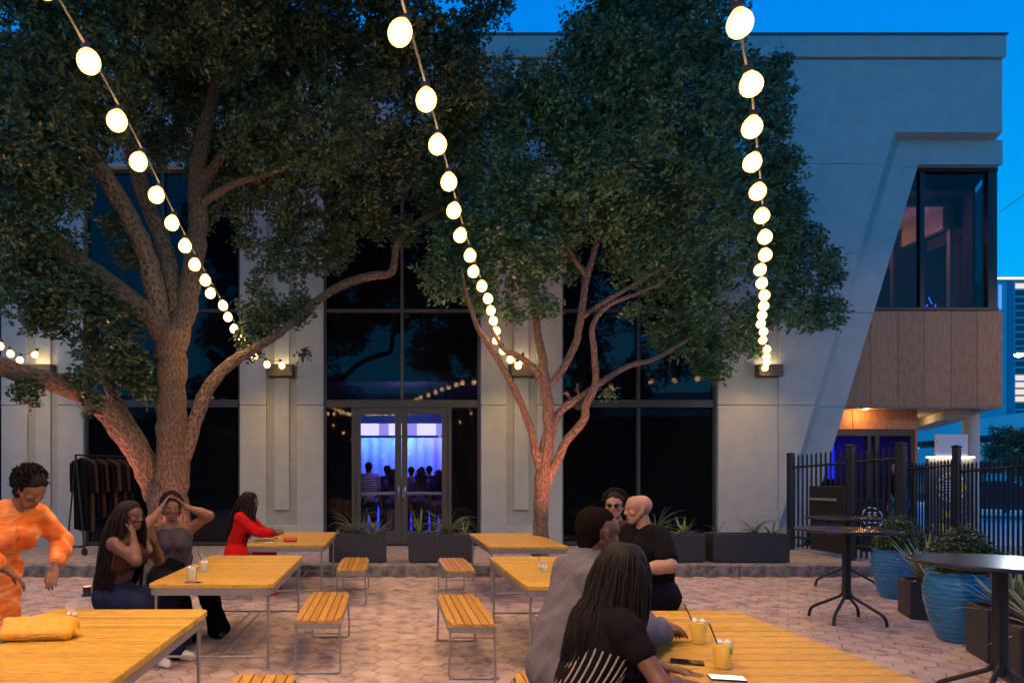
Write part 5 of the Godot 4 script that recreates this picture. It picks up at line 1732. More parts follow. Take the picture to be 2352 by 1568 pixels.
	# a wide shade keeps its light below its own height
	obj(boxm(Vector3(-1.9, 5.30, -0.9), Vector3(-0.1, 5.34, 0.9), 0.01), "lamp_shade", M.steel, s3)
	omni("street_light", Vector3(-1.0, 5.18, 0), 14.0, Color(1.0, 0.78, 0.55), 0.12, s3)
	# street tree
	var tb := Vector3(28.6, -0.08, -31)
	var tr := thing("street_tree", "small leafy street tree beyond the fence", "tree", tb)
	limb(tr, "trunk", [[tb, 0.16], [tb + Vector3(0.1, 1.2, 0), 0.12], [tb + Vector3(0.2, 2.4, 0.1), 0.08], [tb + Vector3(0.1, 3.4, 0), 0.03]], tb, M.bark_0, 8)
	var rr := RandomNumberGenerator.new()
	rr.seed = 71
	foliage(tr, "crown", [[Vector3(0.2, 3.1, 0), 1.0], [Vector3(-0.7, 2.5, 0.2), 0.75], [Vector3(1.0, 3.3, 0), 0.9], [Vector3(0.6, 2.2, 0.4), 0.8], [Vector3(-0.2, 3.7, 0), 0.5], [Vector3(1.6, 2.6, 0), 0.9], [Vector3(-1.1, 2.2, 0), 0.35], [Vector3(1.4, 4.0, 0), 0.5]], 420.0, 1.5, [Color(0.02, 0.05, 0.02), Color(0.07, 0.14, 0.05)], rr)
	# overhead wires towards the street
	for w in [[Vector3(27.4, 13.5, -30), Vector3(26.5, 14, -26), "thin overhead wire crossing the sky beside the corner window"], [Vector3(54.8, 14.4, -60), Vector3(39.7, 13.5, -40), "thin overhead wire crossing in front of the apartment tower"]]:
		g = Geo.new()
		var aa: Vector3 = w[0]
		var bb: Vector3 = w[1]
		g.tube([aa, aa.lerp(bb, 0.5) + Vector3(0, -0.05, 0), bb, bb + (bb - aa) * 2.0], [0.016], 5)
		var o := obj(g, "overhead_wire", M.black_steel)
		tag(o, w[2], "wire")
	# a car waiting beyond the fence, headlights on
	var c := thing("parked_car", "dark car with its headlights on beyond the fence", "car", Vector3(25.0, 0.02, -27.0), 0.62)
	g = Geo.new()
	g.prism(poly([[-2.2, 0.35], [2.2, 0.35], [2.25, 0.7], [2.1, 0.9], [1.0, 1.0], [0.35, 1.45], [-1.1, 1.48], [-1.9, 1.02], [-2.25, 0.95]]), 0.85, -0.85)
	var body := obj(g, "body", M.car_paint, c)
	body.rotation.y = -PI / 2
	for x in [-0.8, 0.8]:
		for z in [-1.35, 1.35]:
			g = Geo.new()
			g.tube([Vector3(x - 0.1, 0.32, z), Vector3(x + 0.1, 0.32, z)], [0.32], 16)
			obj(g, "wheel", M.tyre, c)
	for x in [-0.62, 0.62]:
		g = Geo.new()
		g.ball(Vector3(x, 0.72, 2.27), Vector3(0.19, 0.13, 0.08))
		obj(g, "headlight", emitter("headlight_glow", Color(1.0, 0.96, 0.9), 9.0) if not M.has("headlight_glow") else M.headlight_glow, c)
		omni("car_light", Vector3(x, 0.72, 2.3), 3.0, Color(1, 0.96, 0.9), 0.1, c)
	g = Geo.new()
	g.ball(Vector3(0.3, 0.45, 2.22), Vector3(0.07, 0.05, 0.04))
	obj(g, "indicator_lamp", emitter("amber_signal_glow", Color(1.0, 0.5, 0.05), 4.0), c)
	# guest desk sign behind the fence
	var k := thing("lettered_sign", "upright sign with round emblem and yellow lettering behind the fence", "sign", Vector3(12.62, 0.0, -15.0))
	obj(boxm(Vector3(-0.52, 0.0, -0.06), Vector3(0.52, 2.06, 0.0), 0.01), "board", M.sign_panel, k)
	obj(boxm(Vector3(-0.52, 2.07, -0.06), Vector3(0.52, 2.11, 0.02)), "light_strip", emitter("strip_light_glow", Color(1.0, 0.98, 0.92), 1.6), k)
	obj(boxm(Vector3(-0.30, 2.13, -0.10), Vector3(0.40, 2.60, -0.02), 0.01), "header_box", M.tower_wall, k)
	var sl := AreaLight3D.new()
	sl.name = "strip_light"
	sl.area_size = Vector2(1.0, 0.04)
	sl.light_energy = 0.5
	sl.light_color = Color(1.0, 0.95, 0.85)
	sl.position = Vector3(0, 2.08, 0.06)
	sl.rotation_degrees = Vector3(-60, 0, 0)
	sl.shadow_enabled = true
	k.add_child(sl)
	for q in [0.33, 0.27]:
		g = Geo.new()
		for i in 40:
			var a0 := TAU * i / 40
			var a1 := TAU * (i + 1) / 40
			g.quad(Vector3(cos(a0) * (q - 0.03), 1.42 + sin(a0) * (q - 0.03), 0.004), Vector3(cos(a0) * q, 1.42 + sin(a0) * q, 0.004), Vector3(cos(a1) * q, 1.42 + sin(a1) * q, 0.004), Vector3(cos(a1) * (q - 0.03), 1.42 + sin(a1) * (q - 0.03), 0.004))
		obj(g, "emblem_ring", M.white_paint if q > 0.3 else M.sign_yellow, k)
	for i in 7:
		var yy := 1.62 - i * 0.065
		var hw := sqrt(maxf(0.0, 0.20 * 0.20 - (yy - 1.42) * (yy - 1.42)))
		if hw > 0.03:
			obj(boxm(Vector3(-hw, yy - 0.014, 0.0005), Vector3(hw, yy + 0.014, 0.005)), "emblem_bar", M.white_paint, k)
	var font := SystemFont.new()
	font.font_names = PackedStringArray(["Droid Sans"])
	font.font_weight = 700
	for w in [["GUEST", 0.80, 0.5], ["SERVICES", 0.52, 0.86]]:
		var tm := TextMesh.new()
		tm.font = font
		tm.text = w[0]
		tm.font_size = 64
		tm.pixel_size = 0.0034
		tm.depth = 0.01
		var o := MeshInstance3D.new()
		o.name = "lettering"
		o.mesh = tm
		o.material_override = M.sign_yellow
		o.position = Vector3(0, w[1], 0.008)
		var aw: float = tm.get_aabb().size.x
		if aw > 0.01:
			o.scale = Vector3(w[2] / aw, 1, 1)
		k.add_child(o, true)
	# sandwich board behind the gate
	var sb := thing("sandwich_board", "dark folding board with white round emblem behind the gate", "sign", Vector3(9.62, 0.18, -13.4))
	for z in [-1, 1]:
		var m := obj(boxm(Vector3(-0.3, 0.0, -0.012), Vector3(0.3, 1.05, 0.012), 0.005), "board", M.interior_black, sb)
		m.rotation.x = -0.2 * z
		m.position.z = 0.22 * z
	g = Geo.new()
	for i in 36:
		var a0 := TAU * i / 36
		var a1 := TAU * (i + 1) / 36
		g.quad(Vector3(cos(a0) * 0.19, sin(a0) * 0.19, 0), Vector3(cos(a0) * 0.215, sin(a0) * 0.215, 0), Vector3(cos(a1) * 0.215, sin(a1) * 0.215, 0), Vector3(cos(a1) * 0.19, sin(a1) * 0.19, 0))
	for y in [-0.1, -0.05, 0.05, 0.1]:
		g.quad(Vector3(-0.13, y - 0.012, 0), Vector3(0.13, y - 0.012, 0), Vector3(0.13, y + 0.012, 0), Vector3(-0.13, y + 0.012, 0))
	var em := obj(g, "emblem", M.white_paint, sb)
	em.rotation.x = -0.2
	em.position = Vector3(0, 0.66, 0.22 - 0.66 * 0.2 + 0.02)


# trees across the street behind the courtyard: the windows mirror them
func build_mirrored_trees() -> void:
	var r := RandomNumberGenerator.new()
	r.seed = 505
	var i := 0
	for p in [[-13.0, 15.0], [-5.0, 17.5], [5.5, 16.0], [14.0, 18.0]]:
		var tb := Vector3(p[0], -0.08, p[1])
		var t := thing("street_oak", ["oak across the street at the far left of the courtyard", "oak across the street left of the light pole", "oak across the street right of the light pole", "oak across the street at the far right of the courtyard"][i], "tree", tb, 0.0, "oaks across the street")
		limb(t, "trunk", [[tb, 0.3], [tb + Vector3(0.1, 2.0, 0), 0.22], [tb + Vector3(0.3, 4.0, 0.2), 0.16], [tb + Vector3(0.2, 6.5, 0), 0.06]], tb, M.bark_0, 8)
		var balls := []
		for k in 12:
			balls.append([Vector3(r.randf_range(-2.6, 2.6), r.randf_range(3.4, 8.0), r.randf_range(-1.6, 1.6)), r.randf_range(0.9, 1.5)])
		foliage(t, "crown", balls, 150.0, 2.2, [Color(0.014, 0.026, 0.010), Color(0.05, 0.07, 0.026)], r)
		i += 1

# ---------------------------------------------------------------- people
# bones: [a, b, ra, rb]; a smooth union of tapered capsules, meshed as surface nets
func field(bones: Array, cell: float, k: float, folds := 0.0) -> Geo:
	var lo := Vector3(1e9, 1e9, 1e9)
	var hi := -lo
	for b in bones:
		var r := Vector3.ONE * maxf(b[2], b[3])
		lo = lo.min((b[0] as Vector3) - r).min((b[1] as Vector3) - r)
		hi = hi.max((b[0] as Vector3) + r).max((b[1] as Vector3) + r)
	lo -= Vector3.ONE * (k + cell * 3.0)
	hi += Vector3.ONE * (k + cell * 3.0)
	var nx := int((hi.x - lo.x) / cell) + 2
	var ny := int((hi.y - lo.y) / cell) + 2
	var nz := int((hi.z - lo.z) / cell) + 2
	var sy := nx
	var sz := nx * ny
	var g := PackedFloat32Array()
	g.resize(nx * ny * nz)
	g.fill(1.0)
	var inv_k := 1.0 / k
	for b in bones:
		var a: Vector3 = b[0]
		var ba: Vector3 = b[1] - a
		var ra: float = b[2]
		var dr: float = b[3] - ra
		var l2 := maxf(ba.length_squared(), 1e-9)
		var ext: float = maxf(b[2], b[3]) + k + cell * 2.0
		var p0 := ((a.min(b[1]) - Vector3.ONE * ext - lo) / cell).floor().max(Vector3.ZERO)
		var p1 := ((a.max(b[1]) + Vector3.ONE * ext - lo) / cell).ceil().min(Vector3(nx - 1, ny - 1, nz - 1))
		var x0 := int(p0.x)
		var x1 := int(p1.x) + 1
		for iz in range(int(p0.z), int(p1.z) + 1):
			for iy in range(int(p0.y), int(p1.y) + 1):
				var i := iz * sz + iy * sy + x0
				var q := Vector3(x0 * cell, iy * cell, iz * cell) + lo - a
				for ix in range(x0, x1):
					var t := clampf(q.dot(ba) / l2, 0.0, 1.0)
					var d := (q - ba * t).length() - ra - dr * t
					if d < ext:
						var o := g[i]
						var h := k - absf(o - d)
						if h > 0.0:
							g[i] = minf(o, d) - h * h * inv_k * 0.25
						elif d < o:
							g[i] = d
					i += 1
					q.x += cell
	var out := Geo.new()
	var vert := {}
	var cells := PackedInt32Array()
	var lim := cell * 1.8
	var offs := [0, 1, sy, sy + 1, sz, sz + 1, sz + sy, sz + sy + 1]
	var cor := [Vector3(0, 0, 0), Vector3(1, 0, 0), Vector3(0, 1, 0), Vector3(1, 1, 0), Vector3(0, 0, 1), Vector3(1, 0, 1), Vector3(0, 1, 1), Vector3(1, 1, 1)]
	var ed := [[0, 1], [2, 3], [4, 5], [6, 7], [0, 2], [1, 3], [4, 6], [5, 7], [0, 4], [1, 5], [2, 6], [3, 7]]
	var total := g.size() - sz - sy - 1
	var val := PackedFloat32Array()
	val.resize(8)
	for i in total:
		if absf(g[i]) > lim:
			continue
		var neg := 0
		for c in 8:
			val[c] = g[i + offs[c]]
			if val[c] < 0.0:
				neg += 1
		if neg == 0 or neg == 8:
			continue
		var sum := Vector3.ZERO
		var cnt := 0
		for e in ed:
			var va := val[e[0]]
			var vb := val[e[1]]
			if (va < 0.0) != (vb < 0.0):
				sum += (cor[e[0]] as Vector3).lerp(cor[e[1]], va / (va - vb))
				cnt += 1
		var ix := i % nx
		var iy := (i / nx) % ny
		var iz := i / sz
		vert[i] = out.vs.size()
		cells.append(i)
		out.vs.append(lo + (Vector3(ix, iy, iz) + sum / cnt) * cell)
	out.ns.resize(out.vs.size())
	out.uv.resize(out.vs.size())
	var dirs := [[1, sy, sz], [sy, sz, 1], [sz, 1, sy]]
	for i in cells:
		var gi := g[i]
		for d in dirs:
			var gj := g[i + d[0]]
			if (gi < 0.0) == (gj < 0.0):
				continue
			var a: int = vert.get(i, -1)
			var b: int = vert.get(i - d[1], -1)
			var c: int = vert.get(i - d[1] - d[2], -1)
			var e: int = vert.get(i - d[2], -1)
			if a < 0 or b < 0 or c < 0 or e < 0:
				continue
			if gi < 0.0:
				out.ix.append_array(PackedInt32Array([a, c, b, a, e, c]))
			else:
				out.ix.append_array(PackedInt32Array([a, b, c, a, c, e]))
	smooth_normals(out)
	if folds > 0.0: # creases of loose cloth
		var n := FastNoiseLite.new()
		n.seed = bones.size()
		n.fractal_type = FastNoiseLite.FRACTAL_RIDGED
		n.fractal_octaves = 2
		n.frequency = 4.5
		for i in out.vs.size():
			var p := out.vs[i]
			out.vs[i] = p + out.ns[i] * folds * n.get_noise_3d(p.x * 1.0 + p.y * 0.45, p.y * 0.75 - p.x * 0.3, p.z)
		smooth_normals(out)
	return out


func smooth_normals(out: Geo) -> void:
	out.ns.fill(Vector3.ZERO)
	for k3 in range(0, out.ix.size(), 3):
		var p := out.vs[out.ix[k3]]
		var n := (out.vs[out.ix[k3 + 2]] - p).cross(out.vs[out.ix[k3 + 1]] - p)
		for q in 3:
			out.ns[out.ix[k3 + q]] += n
	for i in out.ns.size():
		out.ns[i] = out.ns[i].normalized()


func elbow_of(s: Vector3, w: Vector3, l1: float, l2: float, hint: Vector3) -> Vector3:
	var d := w - s
	var l := minf(d.length(), (l1 + l2) * 0.999)
	var n := d.normalized()
	var x := (l1 * l1 - l2 * l2 + l * l) / (2.0 * l)
	var h := sqrt(maxf(l1 * l1 - x * x, 0.0))
	var side := (hint - n * hint.dot(n)).normalized()
	return s + n * x + side * h


func cap(a: Vector3, b: Vector3, ra: float, rb: float) -> Array:
	return [a, b, ra, rb]


# joints of a body that faces +z with its feet (or seat) over y = 0
func skeleton(sp: Dictionary) -> Dictionary:
	var J := {}
	var seated: bool = sp.get("seated", true)
	var up := 0.0 if seated else 0.37
	J.pelvis = Vector3(0, 0.56 + up, 0)
	var lean: float = sp.get("lean", 0.1)
	var tilt: float = sp.get("tilt", 0.0)
	var twist: float = sp.get("twist", 0.0)
	var B := Basis.from_euler(Vector3(lean, 0, tilt)) * Basis.from_euler(Vector3(0, twist, 0))
	var at := func(v: Vector3) -> Vector3: return J.pelvis + B * v
	J.B = B
	J.waist = J.pelvis + Basis.from_euler(Vector3(lean * 0.5, 0, tilt * 0.5)) * Vector3(0, 0.17, 0.0)
	J.chest = at.call(Vector3(0, 0.38, 0.015))
	J.neck = at.call(Vector3(0, 0.535, -0.005))
	var hb: Basis = Basis.from_euler(Vector3(0, sp.get("head_yaw", 0.0), 0)) * Basis.from_euler(Vector3(sp.get("head_pitch", 0.0), 0, sp.get("head_roll", 0.0)))
	J.HB = hb
	J.head = J.neck + B * Vector3(0, 0.07, 0.01) + hb * Vector3(0, 0.105, 0.025)
	for s in [["l", 1.0], ["r", -1.0]]:
		var k: String = s[0]
		var x: float = s[1]
		J["sh" + k] = at.call(Vector3(0.172 * x, 0.485, 0.0))
		J["hip" + k] = J.pelvis + Vector3(0.092 * x, -0.02, 0)
		if seated:
			J["knee" + k] = sp.get("knee" + k, Vector3(0.12 * x, 0.51, 0.43))
			J["ank" + k] = sp.get("ank" + k, Vector3(0.13 * x, 0.085, 0.44))
		else:
			J["knee" + k] = sp.get("knee" + k, Vector3(0.105 * x, 0.50, 0.03))
			J["ank" + k] = sp.get("ank" + k, Vector3(0.115 * x, 0.085, -0.02))
		J["toe" + k] = J["ank" + k] + (sp.get("toes", Vector3(0.02 * x, -0.05, 0.15)) as Vector3)
		var w: Vector3 = sp.get("hand" + k, J["sh" + k] + Vector3(0.06 * x, -0.52, 0.06))
		var e: Vector3 = sp.get("elbow" + k, Vector3(0.5 * x, -0.6, -0.5))
		var el := elbow_of(J["sh" + k], w, 0.285, 0.255, e)
		J["el" + k] = el
		J["wr" + k] = el + (w - el).normalized() * 0.255
	return J


func torso_bones(J: Dictionary, f: float, grow: float) -> Array:
	var B: Basis = J.B
	var X := B * Vector3(1, 0, 0)
	var o := []
	o.append(cap(J.hipl, J.hipr, 0.115 * f + grow, 0.115 * f + grow))
	o.append(cap(J.pelvis + Vector3(0, 0.03, -0.03), J.waist, 0.115 * f + grow, 0.105 * f + grow))
	for s in [-1.0, 1.0]:
		o.append(cap(J.waist + X * 0.045 * s * f, J.chest + X * 0.07 * s * f, 0.10 * f + grow, 0.108 * f + grow))
		o.append(cap(J.chest + X * 0.07 * s * f, J.chest + X * 0.085 * s + B * Vector3(0, 0.07, -0.01), 0.104 * f + grow, 0.078 + grow))
	o.append(cap(J.shl, J.shr, 0.062 + grow, 0.062 + grow))
	o.append(cap(J.neck + B * Vector3(0.07, -0.035, -0.01), J.neck + B * Vector3(-0.07, -0.035, -0.01), 0.055 + grow, 0.055 + grow))
	return o


func bust_bones(J: Dictionary, grow: float) -> Array:
	var B: Basis = J.B
	var o := []
	for s in [-1.0, 1.0]:
		var c: Vector3 = J.chest + B * Vector3(0.075 * s, -0.01, 0.085)
		o.append(cap(c, c + B * Vector3(0, -0.02, 0.012), 0.068 + grow, 0.064 + grow))
	return o


func arm_bones(J: Dictionary, k: String, f: float, grow: float, upto := 2.0) -> Array:
	var o := []
	var s: Vector3 = J["sh" + k]
	var e: Vector3 = J["el" + k]
	var w: Vector3 = J["wr" + k]
	if upto <= 1.0:
		o.append(cap(s, s.lerp(e, upto), 0.056 * f + grow, lerpf(0.056, 0.041, upto) * f + grow))
		return o
	o.append(cap(s, e, 0.056 * f + grow, 0.041 * f + grow))
	var t := upto - 1.0
	o.append(cap(e, e.lerp(w, minf(t, 0.35)), 0.041 * f + grow, 0.042 * f + grow))
	if t > 0.35:
		o.append(cap(e.lerp(w, 0.35), e.lerp(w, t), 0.042 * f + grow, lerpf(0.042, 0.027, (t - 0.35) / 0.65) * f + grow))
	return o


func leg_bones(J: Dictionary, k: String, f: float, grow: float, upto := 2.0) -> Array:
	var o := []
	var h: Vector3 = J["hip" + k]
	var n: Vector3 = J["knee" + k]
	var a: Vector3 = J["ank" + k]
	if upto <= 1.0:
		o.append(cap(h, h.lerp(n, upto), 0.098 * f + grow, lerpf(0.098, 0.062, upto) * f + grow))
		return o
	o.append(cap(h, n, 0.098 * f + grow, 0.062 * f + grow))
	var t := upto - 1.0
	o.append(cap(n, n.lerp(a, minf(t, 0.35)), 0.06 * f + grow, 0.058 * f + grow))
	if t > 0.35:
		o.append(cap(n.lerp(a, 0.35), n.lerp(a, t), 0.058 * f + grow, lerpf(0.058, 0.037, (t - 0.35) / 0.65) * f + grow))
	return o


func foot_bones(J: Dictionary, k: String, grow: float) -> Array:
	var a: Vector3 = J["ank" + k]
	var t: Vector3 = J["toe" + k]
	var heel := a + Vector3(0, -0.045, -0.03)
	return [cap(a, heel, 0.038 + grow, 0.034 + grow), cap(heel, t, 0.034 + grow, 0.028 + grow), cap(a, a.lerp(t, 0.6), 0.034 + grow, 0.03 + grow)]


func head_geo() -> Geo:
	var b := [
		cap(Vector3(0, 0.032, -0.032), Vector3(0, 0.036, 0.018), 0.083, 0.079),
		cap(Vector3(0, 0.0, 0.03), Vector3(0, -0.055, 0.046), 0.066, 0.048),
		cap(Vector3(-0.018, -0.088, 0.066), Vector3(0.018, -0.088, 0.066), 0.024, 0.024),
		cap(Vector3(0, 0.022, 0.094), Vector3(0, -0.022, 0.112), 0.008, 0.013),
		cap(Vector3(-0.011, -0.027, 0.103), Vector3(0.011, -0.027, 0.103), 0.009, 0.009),
		cap(Vector3(-0.036, 0.032, 0.080), Vector3(0.036, 0.032, 0.080), 0.014, 0.014),
		cap(Vector3(-0.019, -0.055, 0.092), Vector3(0.019, -0.055, 0.092), 0.0085, 0.0085),
		cap(Vector3(-0.015, -0.066, 0.090), Vector3(0.015, -0.066, 0.090), 0.009, 0.009),
		cap(Vector3(0, -0.05, -0.028), Vector3(0, -0.17, -0.04), 0.049, 0.054),
	]
	for s in [-1.0, 1.0]:
		b.append(cap(Vector3(0.048 * s, -0.035, 0.01), Vector3(0.022 * s, -0.088, 0.055), 0.026, 0.022))
		b.append(cap(Vector3(0.038 * s, -0.014, 0.070), Vector3(0.042 * s, -0.022, 0.062), 0.024, 0.024))
		b.append(cap(Vector3(0.079 * s, 0.012, -0.012), Vector3(0.081 * s, -0.026, -0.002), 0.013, 0.009))
	return field(b, 0.0062, 0.011)


# a hand at the origin: fingers along +y, palm facing +z, thumb towards +x
func hand_geo(curl: float, spread := 0.0) -> Geo:
	var b := []
	var len := [0.036, 0.041, 0.039, 0.030]
	for i in 4:
		var x := 0.029 - i * 0.0195
		var kn := Vector3(x * (1.0 + spread), 0.088 - absf(i - 1.2) * 0.005, 0)
		b.append(cap(Vector3(x * 0.7, 0.005, 0), kn, 0.0135, 0.0115))
		var p := kn
		var ang := curl * 0.6
		var fan := x * spread * 14.0
		for s in 3:
			var d := Vector3(sin(fan), cos(ang) * cos(fan), sin(ang)).normalized()
			var q: Vector3 = p + d * len[i] * [1.0, 0.68, 0.52][s]
			b.append(cap(p, q, [0.0094, 0.0086, 0.0078][s], [0.0086, 0.0078, 0.0068][s]))
			p = q
			ang += curl
	b.append(cap(Vector3(0.018, 0.018, 0.004), Vector3(0.046, 0.05, 0.014), 0.0155, 0.0115))
	b.append(cap(Vector3(0.046, 0.05, 0.014), Vector3(0.052, 0.078, 0.024 + 0.012 * curl), 0.0105, 0.0095))
	b.append(cap(Vector3(0.052, 0.078, 0.024 + 0.012 * curl), Vector3(0.050, 0.100, 0.032 + 0.02 * curl), 0.0095, 0.0078))
	b.append(cap(Vector3(0, -0.03, 0), Vector3(0, 0.02, 0), 0.026, 0.024))
	return field(b, 0.0045, 0.006)


var heads: Geo
var hand_sets := {}


func hand_at(J: Dictionary, k: String, sp: Dictionary) -> Array:
	var curl: float = sp.get("curl", 0.35)
	var spread: float = sp.get("spread", 0.0)
	var key := "%s_%s" % [curl, spread]
	if not hand_sets.has(key):
		hand_sets[key] = hand_geo(curl, spread)
	var f: Vector3 = (J["wr" + k] - J["el" + k]).normalized()
	f = (f + (sp.get("wrist" + k, Vector3.ZERO) as Vector3)).normalized()
	var palm: Vector3 = sp.get("palm" + k, Vector3(0, -1, 0))
	palm = (palm - f * palm.dot(f)).normalized()
	var x := f.cross(palm)
	# the thumb of a left hand (at +x) points the other way than that of a right hand
	var mirror := -1.0 if k == "l" else 1.0
	return [hand_sets[key], Transform3D(Basis(x * mirror, f, palm), (J["wr" + k] as Vector3) + f * 0.022)]


func add_flipped(g: Geo, o: Geo, t: Transform3D) -> void:
	var first := g.ix.size()
	g.add(o, t)
	if t.basis.determinant() < 0.0:
		for i in range(first, g.ix.size(), 3):
			var x := g.ix[i + 1]
			g.ix[i + 1] = g.ix[i + 2]
			g.ix[i + 2] = x


func person(label: String, at: Vector3, yaw: float, sp: Dictionary, group := "") -> Node3D:
	var t := thing("person", label, "person", at, yaw, group)
	var size: float = sp.get("size", 1.0)
	t.scale = Vector3.ONE * size
	var J := skeleton(sp)
	var f: float = sp.get("build", 1.0)
	var cell: float = sp.get("cell", 0.016)
	var bones := torso_bones(J, f, 0.0)
	if sp.get("woman", false):
		bones += bust_bones(J, 0.0)
	for k in ["l", "r"]:
		bones += arm_bones(J, k, f, 0.0)
		bones += leg_bones(J, k, f, 0.0)
		bones += foot_bones(J, k, 0.0)
	bones.append(cap(J.neck + (J.B as Basis) * Vector3(0, -0.05, 0), (J.head as Vector3) + (J.HB as Basis) * Vector3(0, -0.09, -0.025), 0.062, 0.052))
	var body := field(bones, cell, 0.035)
	if sp.get("fine", true):
		if heads == null:
			heads = head_geo()
		body.add(heads, Transform3D(J.HB, J.head))
		for k in ["l", "r"]:
			var h := hand_at(J, k, sp)
			add_flipped(body, h[0], h[1])
	else:
		var hb: Basis = J.HB
		var hd := field([cap(J.head + hb * Vector3(0, 0.03, -0.03), J.head + hb * Vector3(0, 0.035, 0.02), 0.084, 0.08), cap(J.head + hb * Vector3(0, 0, 0.03), J.head + hb * Vector3(0, -0.08, 0.055), 0.066, 0.035), cap(J.head + hb * Vector3(0, 0.01, 0.09), J.head + hb * Vector3(0, -0.02, 0.11), 0.01, 0.014)], 0.014, 0.02)
		body.add(hd, Transform3D.IDENTITY)
		for k in ["l", "r"]:
			var w: Vector3 = J["wr" + k]
			var dd: Vector3 = (w - J["el" + k]).normalized()
			body.add(field([cap(w, w + dd * 0.09, 0.03, 0.034), cap(w + dd * 0.09, w + dd * 0.17, 0.03, 0.014)], 0.014, 0.02), Transform3D.IDENTITY)
	obj(body, "body", M[sp.get("skin", "skin_brown")], t)
	if sp.get("fine", true):
		for s in [-1.0, 1.0]:
			var eg := Geo.new()
			var c: Vector3 = J.head + (J.HB as Basis) * Vector3(0.031 * s, 0.008, 0.0795)
			eg.ball(c, Vector3(0.0125, 0.0095, 0.0105), 6, 8)
			var em := obj(eg, "eye", M.eye_white, t)
			var ig := Geo.new()
			ig.ball(c + (J.HB as Basis) * Vector3(0, 0, 0.0055), Vector3.ONE * 0.0062, 5, 8)
			obj(ig, "iris", M.hair_black, em)
			var bg := Geo.new()
			var HB: Basis = J.HB
			bg.tube([J.head + HB * Vector3(0.014 * s, 0.033, 0.0945), J.head + HB * Vector3(0.032 * s, 0.038, 0.0915), J.head + HB * Vector3(0.05 * s, 0.032, 0.081)], [0.0025, 0.0035, 0.002], 5)
			obj(bg, "eyebrow", M.hair_black, t)
		var lg := Geo.new()
		for q3 in [[-0.0555, 0.1], [-0.0655, 0.0985]]:
			lg.tube([J.head + (J.HB as Basis) * Vector3(-0.021, -0.06, 0.0945), J.head + (J.HB as Basis) * Vector3(0, q3[0], q3[1]), J.head + (J.HB as Basis) * Vector3(0.021, -0.06, 0.0945)], [0.003, 0.0055, 0.003], 6)
		obj(lg, "lips", M.lip_tone, t)
	# clothes
	for c in sp.get("wear", []):
		var cb := []
		var gr: float = c.get("grow", 0.012)
		match c.kind:
			"top":
				cb = torso_bones(J, f, gr)
				if sp.get("woman", false):
					cb += bust_bones(J, gr)
				for k in ["l", "r"]:
					if c.get("sleeve", 0.0) > 0.0:
						cb += arm_bones(J, k, f, gr + 0.004, c.sleeve)
				if c.get("collar", false):
					var n0: Vector3 = J.neck + (J.B as Basis) * Vector3(0, 0.02, 0.005)
					cb.append(cap(n0, n0 + (J.B as Basis) * Vector3(0, 0.025, 0.0), 0.068, 0.066))
			"bandeau":
				var B: Basis = J.B
				cb = bust_bones(J, gr)
				for s in [-1.0, 1.0]:
					cb.append(cap(J.chest + B * Vector3(0.07 * s * f, -0.06, 0), J.chest + B * Vector3(0.07 * s * f, 0.015, 0), 0.105 * f + gr, 0.106 * f + gr))
				if c.get("long", false):
					for s in [-1.0, 1.0]:
						cb.append(cap(J.waist + X_of(J) * 0.045 * s * f, J.chest + B * Vector3(0.07 * s * f, -0.06, 0), 0.1 * f + gr, 0.105 * f + gr))
			"trousers":
				cb = [cap(J.hipl, J.hipr, 0.115 * f + gr, 0.115 * f + gr), cap(J.pelvis + Vector3(0, 0.02, -0.02), J.pelvis.lerp(J.waist, c.get("rise", 0.35)), 0.115 * f + gr, 0.112 * f + gr)]
				for k in ["l", "r"]:
					cb += leg_bones(J, k, f, gr, c.get("length", 1.95))
					if c.get("flare", 0.0) > 0.0:
						cb.append(cap((J["knee" + k] as Vector3).lerp(J["ank" + k], 0.3), (J["ank" + k] as Vector3) + Vector3(0, 0.0, 0.01), 0.06, 0.06 + c.flare))
			"skirt":
				cb = [cap(J.hipl, J.hipr, 0.12 * f + gr, 0.12 * f + gr), cap(J.pelvis, J.waist, 0.118 * f + gr, 0.103 * f + gr)]
				for k in ["l", "r"]:
					cb += leg_bones(J, k, f, gr + 0.01, c.get("length", 1.2))
				cb.append(cap((J.hipl as Vector3).lerp(J.hipr, 0.5), (J.kneel as Vector3).lerp(J.kneer, 0.5), 0.1 * f, 0.075 * f))
			"shoes":
				for k in ["l", "r"]:
					cb += foot_bones(J, k, gr)
		var cm := field(cb, c.get("cell", cell), c.get("blend", 0.03), c.get("folds", 0.009))
		obj(cm, c.get("called", c.kind), M[c.mat], t)
	if sp.has("hair"):
		hair(t, J, sp)
	return t


func X_of(J: Dictionary) -> Vector3:
	return (J.B as Basis) * Vector3(1, 0, 0)


